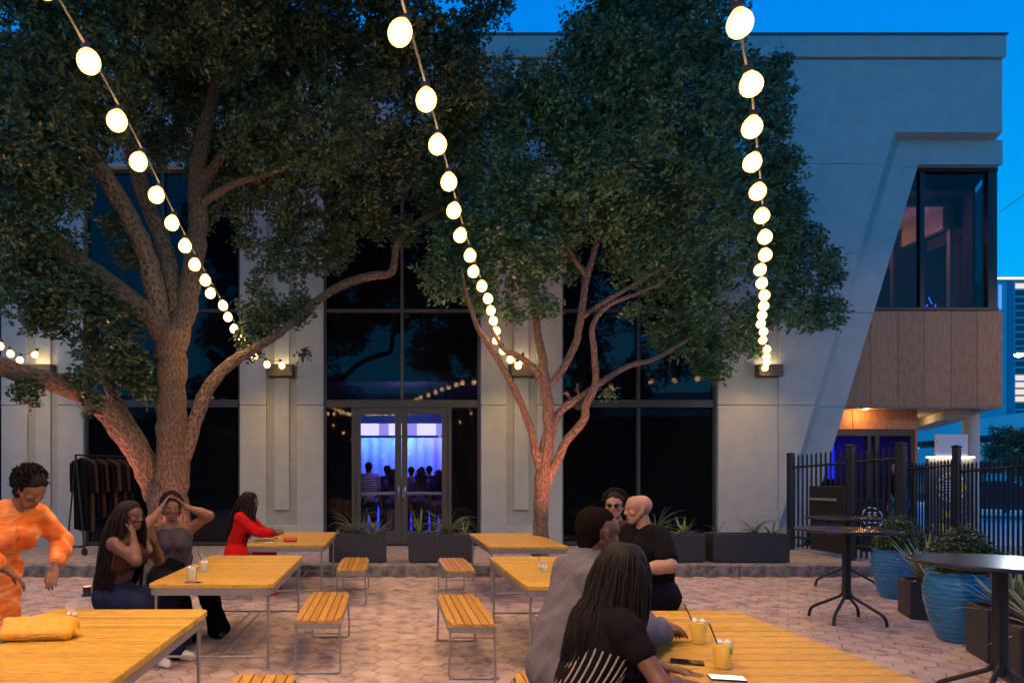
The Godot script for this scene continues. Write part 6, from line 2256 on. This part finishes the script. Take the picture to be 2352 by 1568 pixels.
func hair(t: Node3D, J: Dictionary, sp: Dictionary) -> void:
	var hb: Basis = J.HB
	var hd: Vector3 = J.head
	var r := RandomNumberGenerator.new()
	r.seed = int(sp.get("hair_seed", 3))
	var kind: String = sp.hair
	var mt: Material = M[sp.get("hair_mat", "hair_black" if kind != "short" else "hair_cropped")]
	var th := 0.0035 if kind == "short" else 0.016
	var b := [
		cap(hd + hb * Vector3(0, 0.045, -0.042), hd + hb * Vector3(0, 0.058, -0.004), 0.080 + th, 0.070 + th),
		cap(hd + hb * Vector3(0, 0.0, -0.05), hd + hb * Vector3(0, -0.055, -0.05), 0.070 + th, 0.048 + th),
	]
	if kind != "short":
		for s in [-1.0, 1.0]:
			b.append(cap(hd + hb * Vector3(0.058 * s, 0.035, -0.012), hd + hb * Vector3(0.064 * s, -0.04, -0.035), 0.030, 0.03))
	if kind == "bun":
		b.append(cap(hd + hb * Vector3(0, 0.09, -0.09), hd + hb * Vector3(0, 0.10, -0.10), 0.05, 0.045))
	var g := field(b, 0.009, 0.015, 0.003 if kind == "short" else 0.006)
	if kind == "curly" or kind == "bun":
		for i in 420:
			var u := Vector3(r.randfn(), r.randfn() + 0.5, r.randfn() - 0.5).normalized()
			if u.z > 0.45 or (u.y < -0.2 and u.z > -0.3):
				continue
			var st := hd + hb * (Vector3(0, 0.045, -0.03) + u * Vector3(0.092, 0.098, 0.102))
			var pts := []
			for k in 5:
				pts.append(st + hb * (u * 0.009 * k + Vector3(sin(k * 1.9 + i), cos(k * 2.1 + i), sin(k * 1.3 + i * 2.0)) * 0.009))
			g.tube(pts, [0.008, 0.009, 0.008, 0.006, 0.002], 5, false)
	if kind == "locs":
		# ropes of hair from the crown down the back and over the shoulders
		for i in 46:
			var a := lerpf(-2.6, 2.6, i / 45.0) + PI
			var st := hd + hb * Vector3(sin(a) * 0.07, r.randf_range(0.04, 0.10), cos(a) * 0.075 - 0.02)
			var out := hb * Vector3(sin(a), 0, cos(a))
			var l := r.randf_range(0.42, 0.66)
			var pts := []
			var p := st
			var v := (out * 0.75 + Vector3(0, 0.15, 0))
			for k in 10:
				pts.append(p)
				v = v.lerp(Vector3(r.randf_range(-0.10, 0.10) + (J.B as Basis).z.x * -0.22, -1.0, r.randf_range(-0.10, 0.10) + (J.B as Basis).z.z * -0.30), 0.42)
				p += v.normalized() * l / 9.0
				# lie on the back and shoulders
				var q: Vector3 = p - J.chest
				var flat := Vector3(q.x, 0, q.z)
				if p.y < (J.neck as Vector3).y + 0.02 and flat.length() < 0.175:
					p += flat.normalized() * (0.175 - flat.length()) * 0.6
			g.tube(pts, [0.009, 0.0095, 0.0095, 0.009, 0.009, 0.0085, 0.008, 0.0075, 0.006, 0.003], 6, false)
	elif kind == "long":
		var n: int = sp.get("strands", 260)
		for i in n:
			var a := r.randf_range(-2.15, 2.15) + PI
			var st := hd + hb * Vector3(sin(a) * r.randf_range(0.05, 0.085), r.randf_range(-0.02, 0.10), cos(a) * 0.08 - 0.025)
			var l: float = sp.get("hair_length", 0.62) * r.randf_range(0.75, 1.08)
			var pts := []
			var p := st
			var v := hb * Vector3(sin(a), 0.1, cos(a)) * 0.6
			var ph := r.randf() * TAU
			var back := -(J.B as Basis).z
			for k in 11:
				pts.append(p)
				v = v.lerp(Vector3(back.x * 0.20 + 0.16 * sin(ph + k * 0.9), -1.0, back.z * 0.20 + 0.16 * cos(ph + k * 0.9)), 0.4)
				p += v.normalized() * l / 10.0
				var q: Vector3 = p - J.chest
				var flat := Vector3(q.x, 0, q.z)
				if p.y < (J.neck as Vector3).y and flat.length() < 0.165:
					p += flat.normalized() * (0.165 - flat.length()) * 0.6
			var fh: float = sp.get("fine_hair", 1.0)
			var wd := []
			for q2 in [0.012, 0.0145, 0.015, 0.0145, 0.014, 0.0135, 0.0125, 0.011, 0.009, 0.006, 0.001]:
				wd.append(q2 * fh)
			g.tube(pts, wd, 5, false, 1.0, 1.0, 0.6)
	obj(g, "hair", mt, t)


func build_people() -> void:
	# woman in jeans, turned to the table, long hair down her back
	person("person with long dark hair, brown top and blue jeans", Vector3(-2.47, 0.0, -6.08), deg_to_rad(72), {
		"woman": true, "lean": 0.22, "twist": 0.15, "head_yaw": -0.1, "head_pitch": 0.05, "skin": "skin_deep", "build": 1.04, "size": 1.02,
		"handl": Vector3(0.05, 1.02, 0.38), "elbowl": Vector3(0.6, -0.8, 0.1), "handr": Vector3(-0.10, 1.10, 0.27), "elbowr": Vector3(-0.5, -0.9, 0.2),
		"palml": Vector3(0, 0, -1), "palmr": Vector3(0, 0, -1), "ankl": Vector3(0.10, 0.085, 0.56), "ankr": Vector3(-0.12, 0.085, 0.50),
		"wear": [{"kind": "bandeau", "mat": "cloth_brown", "grow": 0.012, "called": "crop_top", "long": false}, {"kind": "trousers", "mat": "denim", "grow": 0.014, "rise": 0.45, "flare": 0.02, "called": "jeans"}, {"kind": "shoes", "mat": "leather_white", "grow": 0.004, "called": "sandals"}],
		"hair": "long", "hair_mat": "hair_brown", "strands": 1000, "fine_hair": 0.42, "hair_length": 0.74, "hair_seed": 4}, "people at the tables")
	# woman in the grey top, both hands at her head
	person("person in grey strapless top raising both hands to her head", Vector3(-2.30, 0.0, -7.12), deg_to_rad(22), {
		"woman": true, "lean": 0.02, "skin": "skin_brown", "build": 1.06, "head_pitch": 0.1, "size": 1.03,
		"handl": Vector3(0.13, 1.285, 0.12), "elbowl": Vector3(1.0, -0.25, 0.25), "handr": Vector3(-0.11, 1.27, 0.16), "elbowr": Vector3(-0.7, -0.8, 0.5),
		"palml": Vector3(-1, 0, 0.1), "palmr": Vector3(1, 0, -0.2), "wristl": Vector3(0, 0.5, 0), "wristr": Vector3(0, 0.4, 0),
		"kneel": Vector3(0.30, 0.51, 0.38), "kneer": Vector3(0.02, 0.51, 0.44), "ankl": Vector3(0.42, 0.085, 0.42), "ankr": Vector3(0.12, 0.085, 0.52),
		"wear": [{"kind": "bandeau", "mat": "cloth_grey", "grow": 0.014, "called": "strapless_top", "long": true}, {"kind": "trousers", "mat": "cloth_black", "grow": 0.03, "rise": 0.8, "flare": 0.05, "called": "wide_trousers"}, {"kind": "shoes", "mat": "leather_dark", "grow": 0.005}],
		"hair": "bun", "hair_mat": "hair_grey"}, "people at the tables")
	# woman in red
	person("person in a red dress with long dark locs looking at a phone", Vector3(-2.14, 0.0, -9.5), deg_to_rad(86), {
		"woman": true, "lean": 0.20, "head_pitch": 0.32, "skin": "skin_brown", "build": 1.05, "size": 1.03,
		"handl": Vector3(0.03, 0.80, 0.50), "elbowl": Vector3(0.7, -0.6, 0.1), "handr": Vector3(-0.03, 0.81, 0.52), "elbowr": Vector3(-0.7, -0.6, 0.1),
		"palml": Vector3(-0.6, -0.2, 0), "palmr": Vector3(0.6, -0.2, 0), "wristl": Vector3(0, 0.5, 0), "wristr": Vector3(0, 0.5, 0), "curl": 0.6,
		"wear": [{"kind": "top", "mat": "cloth_red", "grow": 0.011, "sleeve": 1.95, "called": "dress_bodice"}, {"kind": "skirt", "mat": "cloth_red", "grow": 0.014, "length": 1.1, "called": "dress_skirt"}, {"kind": "shoes", "mat": "leather_red", "grow": 0.004}],
		"hair": "locs", "hair_mat": "hair_brown", "hair_seed": 9}, "people at the tables")
	# person in orange, bending at the far end of the first table
	person("person in a bright orange wrap bending behind the first table", Vector3(-2.95, 0.0, -4.95), deg_to_rad(70), {
		"seated": false, "woman": true, "lean": 0.55, "twist": -0.2, "head_pitch": 0.6, "skin": "skin_brown", "build": 1.1, "size": 1.02,
		"handl": Vector3(0.20, 0.95, 0.42), "elbowl": Vector3(0.8, -0.4, 0.0), "handr": Vector3(-0.2, 0.98, 0.40), "elbowr": Vector3(-0.8, -0.4, 0.0),
		"wear": [{"kind": "top", "mat": "cloth_swirl", "grow": 0.016, "sleeve": 1.7, "called": "wrap", "blend": 0.02, "folds": 0.012, "cell": 0.013}, {"kind": "skirt", "mat": "cloth_swirl", "grow": 0.02, "length": 1.7, "folds": 0.014, "cell": 0.013}, {"kind": "shoes", "mat": "leather_dark", "grow": 0.006}],
		"hair": "curly", "hair_mat": "hair_black"}, "people at the tables")
	# man in chambray, seen from behind
	person("person in grey chambray shirt seated with back turned", Vector3(0.93, 0.0, -3.60), deg_to_rad(100), {
		"lean": 0.26, "head_yaw": 0.1, "head_pitch": 0.2, "skin": "skin_deep", "build": 1.0, "size": 1.07, "cell": 0.013,
		"handl": Vector3(0.02, 0.78, 0.50), "elbowl": Vector3(0.7, -0.6, -0.2), "handr": Vector3(-0.16, 0.775, 0.46), "elbowr": Vector3(-0.8, -0.6, -0.2),
		"wear": [{"kind": "top", "mat": "cloth_chambray", "grow": 0.022, "folds": 0.016, "sleeve": 1.9, "collar": true, "called": "shirt", "blend": 0.035}, {"kind": "trousers", "mat": "cloth_navy", "grow": 0.004, "rise": 0.05, "folds": 0.003}, {"kind": "shoes", "mat": "leather_dark", "grow": 0.008}],
		"hair": "short"}, "people at the tables")
	# woman in the striped dark dress, nearest, hand on the table
	var w := person("person with long dark hair in a dark striped dress reaching over the table", Vector3(0.85, 0.0, -3.0), deg_to_rad(96), {
		"woman": true, "lean": 0.30, "head_yaw": 0.2, "head_pitch": 0.3, "skin": "skin_deep", "build": 0.95, "size": 0.97, "cell": 0.012,
		"handl": Vector3(0.02, 0.765, 0.50), "elbowl": Vector3(0.6, -0.6, -0.1), "handr": Vector3(-0.20, 0.765, 0.44), "elbowr": Vector3(-0.8, -0.5, -0.2), "curl": 0.25,
		"wear": [{"kind": "top", "mat": "cloth_black", "grow": 0.012, "sleeve": 0.4, "called": "dress_bodice"}, {"kind": "skirt", "mat": "cloth_black", "grow": 0.02, "length": 1.3, "called": "dress_skirt"}, {"kind": "shoes", "mat": "leather_dark", "grow": 0.005}],
		"hair": "long", "hair_mat": "hair_black", "strands": 1500, "fine_hair": 0.38, "hair_length": 0.46, "hair_seed": 12}, "people at the tables")
	dress_piping(w)
	# man in black and the woman with sunglasses across the next table
	person("person with shaved head in a black T-shirt beside the far drinks", Vector3(2.38, 0.0, -6.02), deg_to_rad(-72), {
		"lean": 0.16, "head_yaw": -0.3, "head_pitch": 0.1, "skin": "skin_light", "build": 1.22, "size": 1.07,
		"handl": Vector3(0.22, 0.79, 0.34), "elbowl": Vector3(0.8, -0.6, -0.1), "handr": Vector3(-0.2, 0.79, 0.36), "elbowr": Vector3(-0.8, -0.6, -0.1),
		"wear": [{"kind": "top", "mat": "cloth_black", "grow": 0.02, "sleeve": 0.7, "called": "t_shirt"}, {"kind": "trousers", "mat": "cloth_navy", "grow": 0.018}, {"kind": "shoes", "mat": "leather_dark", "grow": 0.008}],
		}, "people at the tables")
	var s := person("person in sunglasses and dark top behind the person in the black T-shirt", Vector3(2.42, 0.0, -6.95), deg_to_rad(-60), {
		"woman": true, "lean": 0.12, "head_yaw": 0.55, "skin": "skin_light", "size": 1.06,
		"handl": Vector3(0.16, 0.80, 0.36), "handr": Vector3(-0.16, 0.80, 0.36),
		"wear": [{"kind": "top", "mat": "cloth_taupe", "grow": 0.012, "sleeve": 0.6, "called": "blouse"}, {"kind": "trousers", "mat": "cloth_black", "grow": 0.014}, {"kind": "shoes", "mat": "leather_dark", "grow": 0.006}],
		"hair": "bun", "hair_mat": "hair_brown"}, "people at the tables")
	var J := skeleton({"lean": 0.12, "head_yaw": 0.55})
	var g := Geo.new()
	for sx in [-1.0, 1.0]:
		g.ball(J.head + (J.HB as Basis) * Vector3(0.032 * sx, 0.006, 0.098), Vector3(0.027, 0.021, 0.012), 6, 10)
		g.tube([J.head + (J.HB as Basis) * Vector3(0.055 * sx, 0.012, 0.09), J.head + (J.HB as Basis) * Vector3(0.085 * sx, 0.012, 0.0)], [0.003], 5)
	g.tube([J.head + (J.HB as Basis) * Vector3(-0.02, 0.012, 0.108), J.head + (J.HB as Basis) * Vector3(0.02, 0.012, 0.108)], [0.003], 5)
	obj(g, "sunglasses", M.phone_black, s)
	# guests inside the hall, seen through the doors
	var arms := {"handl": Vector3(0.25, 0.86, 0.12), "handr": Vector3(-0.25, 0.86, 0.12)}
	var crowd := [
		["person in a striped shirt and shorts just inside the glass doors", Vector3(-0.44, 0.17, -15.35), 170.0, "cloth_stripe", "denim", "skin_brown", 1.03],
		["person standing beside the striped shirt inside the hall", Vector3(-0.02, 0.17, -16.6), 160.0, "denim", "cloth_grey", "skin_brown", 1.0],
		["person standing in the hall behind the left door leaf", Vector3(0.24, 0.17, -18.2), 200.0, "cloth_grey", "denim", "skin_brown", 0.97],
		["person standing inside behind the door handles", Vector3(0.58, 0.17, -16.4), 185.0, "cloth_grey", "cloth_grey", "skin_brown", 0.98],
		["person standing inside behind the right door leaf", Vector3(1.05, 0.17, -16.9), 175.0, "denim", "cloth_grey", "skin_brown", 1.0],
		["person with dark jacket in the crowd before the stage", Vector3(0.95, 0.17, -18.6), 190.0, "cloth_grey", "cloth_grey", "skin_brown", 1.0],
		["person at the stage edge inside, right of the crowd", Vector3(1.55, 0.17, -17.4), 165.0, "cloth_grey", "denim", "skin_brown", 0.98],
		["person near the stage edge inside, left of the crowd", Vector3(-0.55, 0.17, -19.2), 175.0, "denim", "cloth_grey", "skin_brown", 1.0],
		["person with long hair beside the striped shirt inside", Vector3(0.12, 0.17, -16.0), 190.0, "cloth_grey", "cloth_grey", "skin_brown", 0.94],
		["person with long hair inside, close behind the right door leaf", Vector3(0.78, 0.17, -15.8), 178.0, "cloth_grey", "denim", "skin_brown", 0.95],
		["person with long hair inside, beside the right door frame", Vector3(1.22, 0.17, -16.0), 186.0, "denim", "cloth_grey", "skin_brown", 0.93],
	]
	for c in crowd:
		var first: bool = c == crowd[0]
		var p := person(c[0], c[1], deg_to_rad(c[2]), {"seated": false, "lean": 0.03, "skin": c[5], "size": c[6], "fine": false, "cell": 0.026 if not first else 0.02, "handl": arms.handl, "handr": arms.handr,
			"wear": [{"kind": "top", "mat": c[3], "grow": 0.022, "sleeve": 0.8, "called": "shirt"}, {"kind": "trousers", "mat": c[4], "grow": 0.02, "length": 1.05 if first else 1.9}], "hair": "long" if "long hair" in c[0] else "short", "strands": 70, "hair_length": 0.4}, "guests inside the hall")
		if first:
			shirt_stripes(p)
	person("person in light blue clothes standing behind the gate", Vector3(10.95, 0.18, -14.3), deg_to_rad(-100), {"seated": false, "lean": 0.05, "skin": "skin_light", "fine": false, "cell": 0.024,
		"wear": [{"kind": "top", "mat": "cloth_black", "grow": 0.02, "sleeve": 0.6, "called": "shirt"}, {"kind": "trousers", "mat": "cloth_blue", "grow": 0.02}], "hair": "short"})


# white stripes knitted into the shirt: thin bands round the torso
func shirt_stripes(p: Node3D) -> void:
	for i in 9:
		var y := 0.98 + i * 0.055
		var g := Geo.new()
		var pts := []
		for k in 25:
			var a := TAU * k / 24
			pts.append(Vector3(cos(a) * (0.205 if i > 3 else 0.19), y, sin(a) * 0.155 + 0.01))
		g.tube(pts, [0.009], 5, false)
		obj(g, "stripe", M.cloth_white, p)


# outermost point of a set of bones seen from an axis at height y
func skin_of(bones: Array, c: Vector3, dir: Vector3) -> Vector3:
	var r := 0.42
	while r > 0.02:
		var p := c + dir * r
		var d := 1.0
		for b in bones:
			var a: Vector3 = b[0]
			var ba: Vector3 = b[1] - a
			var t := clampf((p - a).dot(ba) / maxf(ba.length_squared(), 1e-9), 0.0, 1.0)
			d = minf(d, (p - a - ba * t).length() - lerpf(b[2], b[3], t))
		if d < 0.004:
			return p
		r -= maxf(d * 0.8, 0.002)
	return c + dir * 0.15


# pale piping sewn over the back and hip of the dark dress
func dress_piping(p: Node3D) -> void:
	var J := skeleton({"lean": 0.30})
	var bones := torso_bones(J, 0.95, 0.016)
	for i in 11:
		var g := Geo.new()
		var pts := []
		for k in 13:
			var u := k / 12.0
			var a := -2.95 + i * 0.19 - 0.75 * u * u - 0.1 * u
			var y := lerpf(0.96 - i * 0.008, 0.52, u)
			var c: Vector3 = (J.pelvis as Vector3).lerp(J.chest, clampf((y - 0.56) / 0.36, 0.0, 1.2))
			c.y = y
			pts.append(skin_of(bones, c, Vector3(sin(a), 0, cos(a))))
		g.tube(pts, [0.0045], 6)
		obj(g, "piping", M.cloth_cream, p)

# ---------------------------------------------------------------- small things
func cup(label: String, at: Vector3, drink: String, fill: float, yaw: float, scale_ := 1.0, lime := false, straw := true, group := "plastic cups on the tables") -> void:
	var c := thing("plastic_cup", label, "cup", at, yaw, group)
	c.scale = Vector3.ONE * scale_
	var g := Geo.new()
	g.lathe(Vector3.ZERO, [Vector2(0.030, 0.0), Vector2(0.0315, 0.004), Vector2(0.0435, 0.112), Vector2(0.0455, 0.115), Vector2(0.0445, 0.118)], 28)
	obj(g, "cup_wall", M.cup_glass, c)
	g = Geo.new()
	var h := 0.112 * fill
	g.lathe(Vector3(0, 0.003, 0), [Vector2(0.029, 0.0), Vector2(lerpf(0.0300, 0.0420, fill), h), Vector2(0.0, h + 0.0005)], 24)
	obj(g, "drink", M[drink], c)
	var r := RandomNumberGenerator.new()
	r.seed = int(at.x * 1000 + at.z * 77)
	for i in 2:
		var a := i * 2.9 + r.randf()
		var m := obj(boxm(Vector3.ONE * -0.011, Vector3.ONE * 0.011, 0.003), "ice_cube", M.ice, c)
		m.position = Vector3(cos(a) * 0.018, h + 0.006 + 0.004 * (i % 2), sin(a) * 0.018)
		m.rotation = Vector3(r.randf(), r.randf(), r.randf())
	if straw:
		g = Geo.new()
		g.tube([Vector3(0.014, 0.01, 0.0), Vector3(-0.034, 0.118, 0.004), Vector3(-0.068, 0.19, 0.006)], [0.0032], 7)
		obj(g, "straw", M.straw_black, c)
	if lime:
		g = Geo.new()
		g.tube([Vector3(0.018, 0.085, 0.026), Vector3(0.0225, 0.085, 0.0305)], [0.021], 18)
		var lm := obj(g, "lime_slice", M.lime, c)
		g = Geo.new()
		g.tube([Vector3(0.0226, 0.085, 0.0306), Vector3(0.0232, 0.085, 0.0312)], [0.0165], 18)
		obj(g, "flesh", M.drink_pale, lm)


func phone(label: String, at: Vector3, yaw: float, case_mat: String, screen: Material = null, pitch := 0.0) -> void:
	var p := thing("smartphone", label, "phone", at, yaw, "phones on the tables")
	p.rotation.x = pitch
	obj(boxm(Vector3(-0.037, 0, -0.075), Vector3(0.037, 0.009, 0.075), 0.004), "case", M[case_mat], p)
	obj(boxm(Vector3(-0.034, 0.0091, -0.071), Vector3(0.034, 0.0098, 0.071)), "screen", screen if screen else M.phone_black, p)


func build_small_things() -> void:
	var top := 0.74
	cup("yellow drink with lime slice and black straw, nearer the lit phone", Vector3(1.57, top, -3.14), "drink_yellow", 0.88, 0.2, 1.12, true)
	cup("yellow drink with black straw, farther from the lit phone", Vector3(1.67, top, -3.6), "drink_yellow", 0.88, -0.1, 1.12)
	cup("pale lime drink in plastic cup beside the rose phone", Vector3(-1.70, top, -5.82), "drink_pale", 0.8, 0.2, 1.1)
	cup("pale lime drink in plastic cup farther from the rose phone", Vector3(-1.735, top, -6.32), "drink_pale", 0.7, 0.9, 1.1)
	cup("nearly empty plastic cup beside the mustard clutch", Vector3(-2.02, top, -4.28), "drink_amber", 0.1, 0.0, 1.0, false, false)
	cup("short glass with ice and straw behind the man in chambray", Vector3(1.50, top, -6.55), "drink_pale", 0.3, 0.6, 0.9)
	cup("short glass with pale drink behind the man in chambray", Vector3(1.49, top, -6.35), "drink_pale", 0.45, 0.1, 0.85, false, false)
	cup("short clear glass on the table of the woman in red", Vector3(-1.62, top, -9.75), "drink_amber", 0.2, 0.4, 0.9)
	phone("rose gold phone lying beside a pale drink", Vector3(-1.64, top, -5.66), 1.45, "phone_rose")
	phone("black phone under the reaching hand by the yellow drinks", Vector3(1.44, top, -3.22), 1.2, "phone_black")
	# a phone showing a bright page
	var im := Image.create(64, 128, false, Image.FORMAT_RGB8)
	im.fill(Color(0.75, 0.92, 0.90))
	im.fill_rect(Rect2i(0, 0, 64, 14), Color(0.95, 0.97, 0.97))
	im.fill_rect(Rect2i(8, 24, 48, 30), Color(0.55, 0.72, 0.74))
	im.fill_rect(Rect2i(14, 60, 30, 5), Color(0.75, 0.25, 0.22))
	im.fill_rect(Rect2i(8, 72, 48, 4), Color(0.5, 0.6, 0.6))
	im.fill_rect(Rect2i(8, 82, 40, 4), Color(0.5, 0.6, 0.6))
	im.fill_rect(Rect2i(8, 94, 48, 24), Color(0.9, 0.95, 0.95))
	var sm := emitter("phone_screen_glow", Color.WHITE, 0.9)
	sm.emission = Color.BLACK
	sm.emission_texture = ImageTexture.create_from_image(im)
	sm.uv1_triplanar = true
	sm.uv1_scale = Vector3(14.7, 1, 7.0)
	sm.uv1_offset = Vector3(0.5, 0, 0.5)
	phone("phone with bright screen lying beside the yellow drink with lime", Vector3(1.50, top, -2.96), 1.35, "phone_black", sm)
	phone("dark phone held by the woman in red", Vector3(-1.60, 0.875, -9.52), 1.6, "phone_black", null, 0.5)
	# mustard clutch: a soft pouch, flatter at the zip
	var c := thing("clutch_bag", "mustard yellow zip clutch lying on the first table", "bag", Vector3(-1.93, top, -3.72), 0.12)
	var b := []
	for i in 7:
		var x := -0.16 + i * 0.053
		b.append([Vector3(x, 0.066 + 0.004 * (i % 2), -0.035), Vector3(x, 0.036, 0.058), 0.052 - absf(i - 3) * 0.004, 0.033])
	b.append([Vector3(0.16, 0.03, 0.0), Vector3(0.23, 0.022, 0.02), 0.03, 0.008])
	b.append([Vector3(-0.17, 0.06, -0.03), Vector3(-0.19, 0.085, -0.04), 0.03, 0.018])
	obj(field(b, 0.007, 0.03, 0.007), "pouch", M.leather_mustard, c)
	var g := Geo.new()
	g.tube([Vector3(-0.185, 0.045, 0.075), Vector3(-0.1, 0.03, 0.092), Vector3(0.0, 0.028, 0.096), Vector3(0.12, 0.028, 0.088), Vector3(0.2, 0.026, 0.05)], [0.004], 6)
	obj(g, "zip", M.brass, c)
	g = Geo.new()
	g.tube([Vector3(-0.175, 0.045, 0.085), Vector3(-0.165, 0.02, 0.098), Vector3(-0.158, 0.006, 0.104)], [0.005, 0.006, 0.004], 6)
	obj(g, "zip_pull", M.brass, c)
	# red purse and napkin by the woman in red
	c = thing("coin_purse", "small red purse on the table of the woman in red", "bag", Vector3(-1.36, top, -9.35), 0.1)
	obj(field([[Vector3(-0.07, 0.03, 0), Vector3(0.07, 0.03, 0), 0.03, 0.03], [Vector3(-0.07, 0.022, 0.05), Vector3(0.07, 0.022, 0.05), 0.022, 0.022]], 0.008, 0.02), "pouch", M.leather_red, c)
	g = Geo.new()
	g.tube([Vector3(-0.08, 0.03, 0.07), Vector3(0.08, 0.03, 0.07)], [0.004], 6)
	obj(g, "zip", M.brass, c)
	var nap := Geo.new()
	for i in 6:
		for j in 6:
			var q := []
			for o in [[0, 1], [1, 1], [1, 0], [0, 0]]:
				var u: float = (i + o[0]) / 6.0
				var v: float = (j + o[1]) / 6.0
				q.append(Vector3(u * 0.13 - 0.065, 0.004 + 0.012 * absf(sin(u * 7.0 + v * 3.0)) * u, v * 0.13 - 0.065))
			nap.quad(q[0], q[1], q[2], q[3])
	var no := obj(nap, "paper_napkin", M.white_paint)
	no.position = Vector3(-1.62, top, -9.12)
	tag(no, "crumpled white napkin on the table of the woman in red", "napkin")
	# clothes rack on the walk
	var rk := thing("clothes_rack", "wheeled clothes rack against the hall's left window", "clothes rack", Vector3(-5.6, 0.18, -13.2), deg_to_rad(62))
	for x in [-0.62, 0.62]:
		rod([Vector3(x, 0.15, -0.24), Vector3(x, 1.88, 0.0)], 0.016, "upright", rk, M.black_steel)
		rod([Vector3(x, 0.15, 0.24), Vector3(x, 1.88, 0.0)], 0.016, "upright", rk, M.black_steel)
		rod([Vector3(x, 0.15, -0.26), Vector3(x, 0.15, 0.26)], 0.016, "base_bar", rk, M.black_steel)
		for z in [-0.25, 0.25]:
			g = Geo.new()
			g.tube([Vector3(x - 0.018, 0.066, z), Vector3(x + 0.018, 0.066, z)], [0.066], 16)
			var wh := obj(g, "wheel", M.tyre, rk)
			g = Geo.new()
			g.tube([Vector3(x - 0.021, 0.066, z), Vector3(x + 0.021, 0.066, z)], [0.03], 12)
			obj(g, "hub", M.black_steel, wh)
	rod([Vector3(-0.64, 1.88, 0), Vector3(0.64, 1.88, 0)], 0.016, "top_rail", rk, M.black_steel)
	rod([Vector3(-0.62, 0.15, 0), Vector3(0.62, 0.15, 0)], 0.014, "base_bar", rk, M.black_steel)
	var r := RandomNumberGenerator.new()
	r.seed = 88
	for i in 9:
		var x := -0.5 + i * 0.125
		var l := r.randf_range(0.95, 1.35)
		var hw := r.randf_range(0.21, 0.26)
		var gb := []
		gb.append([Vector3(x, 1.74, -hw * 0.8), Vector3(x, 1.78, 0), 0.045, 0.05])
		gb.append([Vector3(x, 1.74, hw * 0.8), Vector3(x, 1.78, 0), 0.045, 0.05])
		for z in [-0.6, -0.2, 0.2, 0.6]:
			gb.append([Vector3(x, 1.70, z * hw), Vector3(x + r.randf_range(-0.03, 0.03), 1.78 - l, z * hw * 1.15), 0.05, 0.045])
		gb.append([Vector3(x, 1.70, -hw), Vector3(x + 0.02, 1.2, -hw * 1.15), 0.05, 0.04])
		gb.append([Vector3(x, 1.70, hw), Vector3(x + 0.02, 1.2, hw * 1.15), 0.05, 0.04])
		var gm := obj(field(gb, 0.025, 0.03), "hanging_coat", M[["cloth_black", "cloth_taupe", "cloth_navy", "cloth_brown"][i % 4]], rk)
		rod([Vector3(x, 1.82, 0), Vector3(x, 1.90, 0)], 0.004, "hook", gm, M.black_steel)
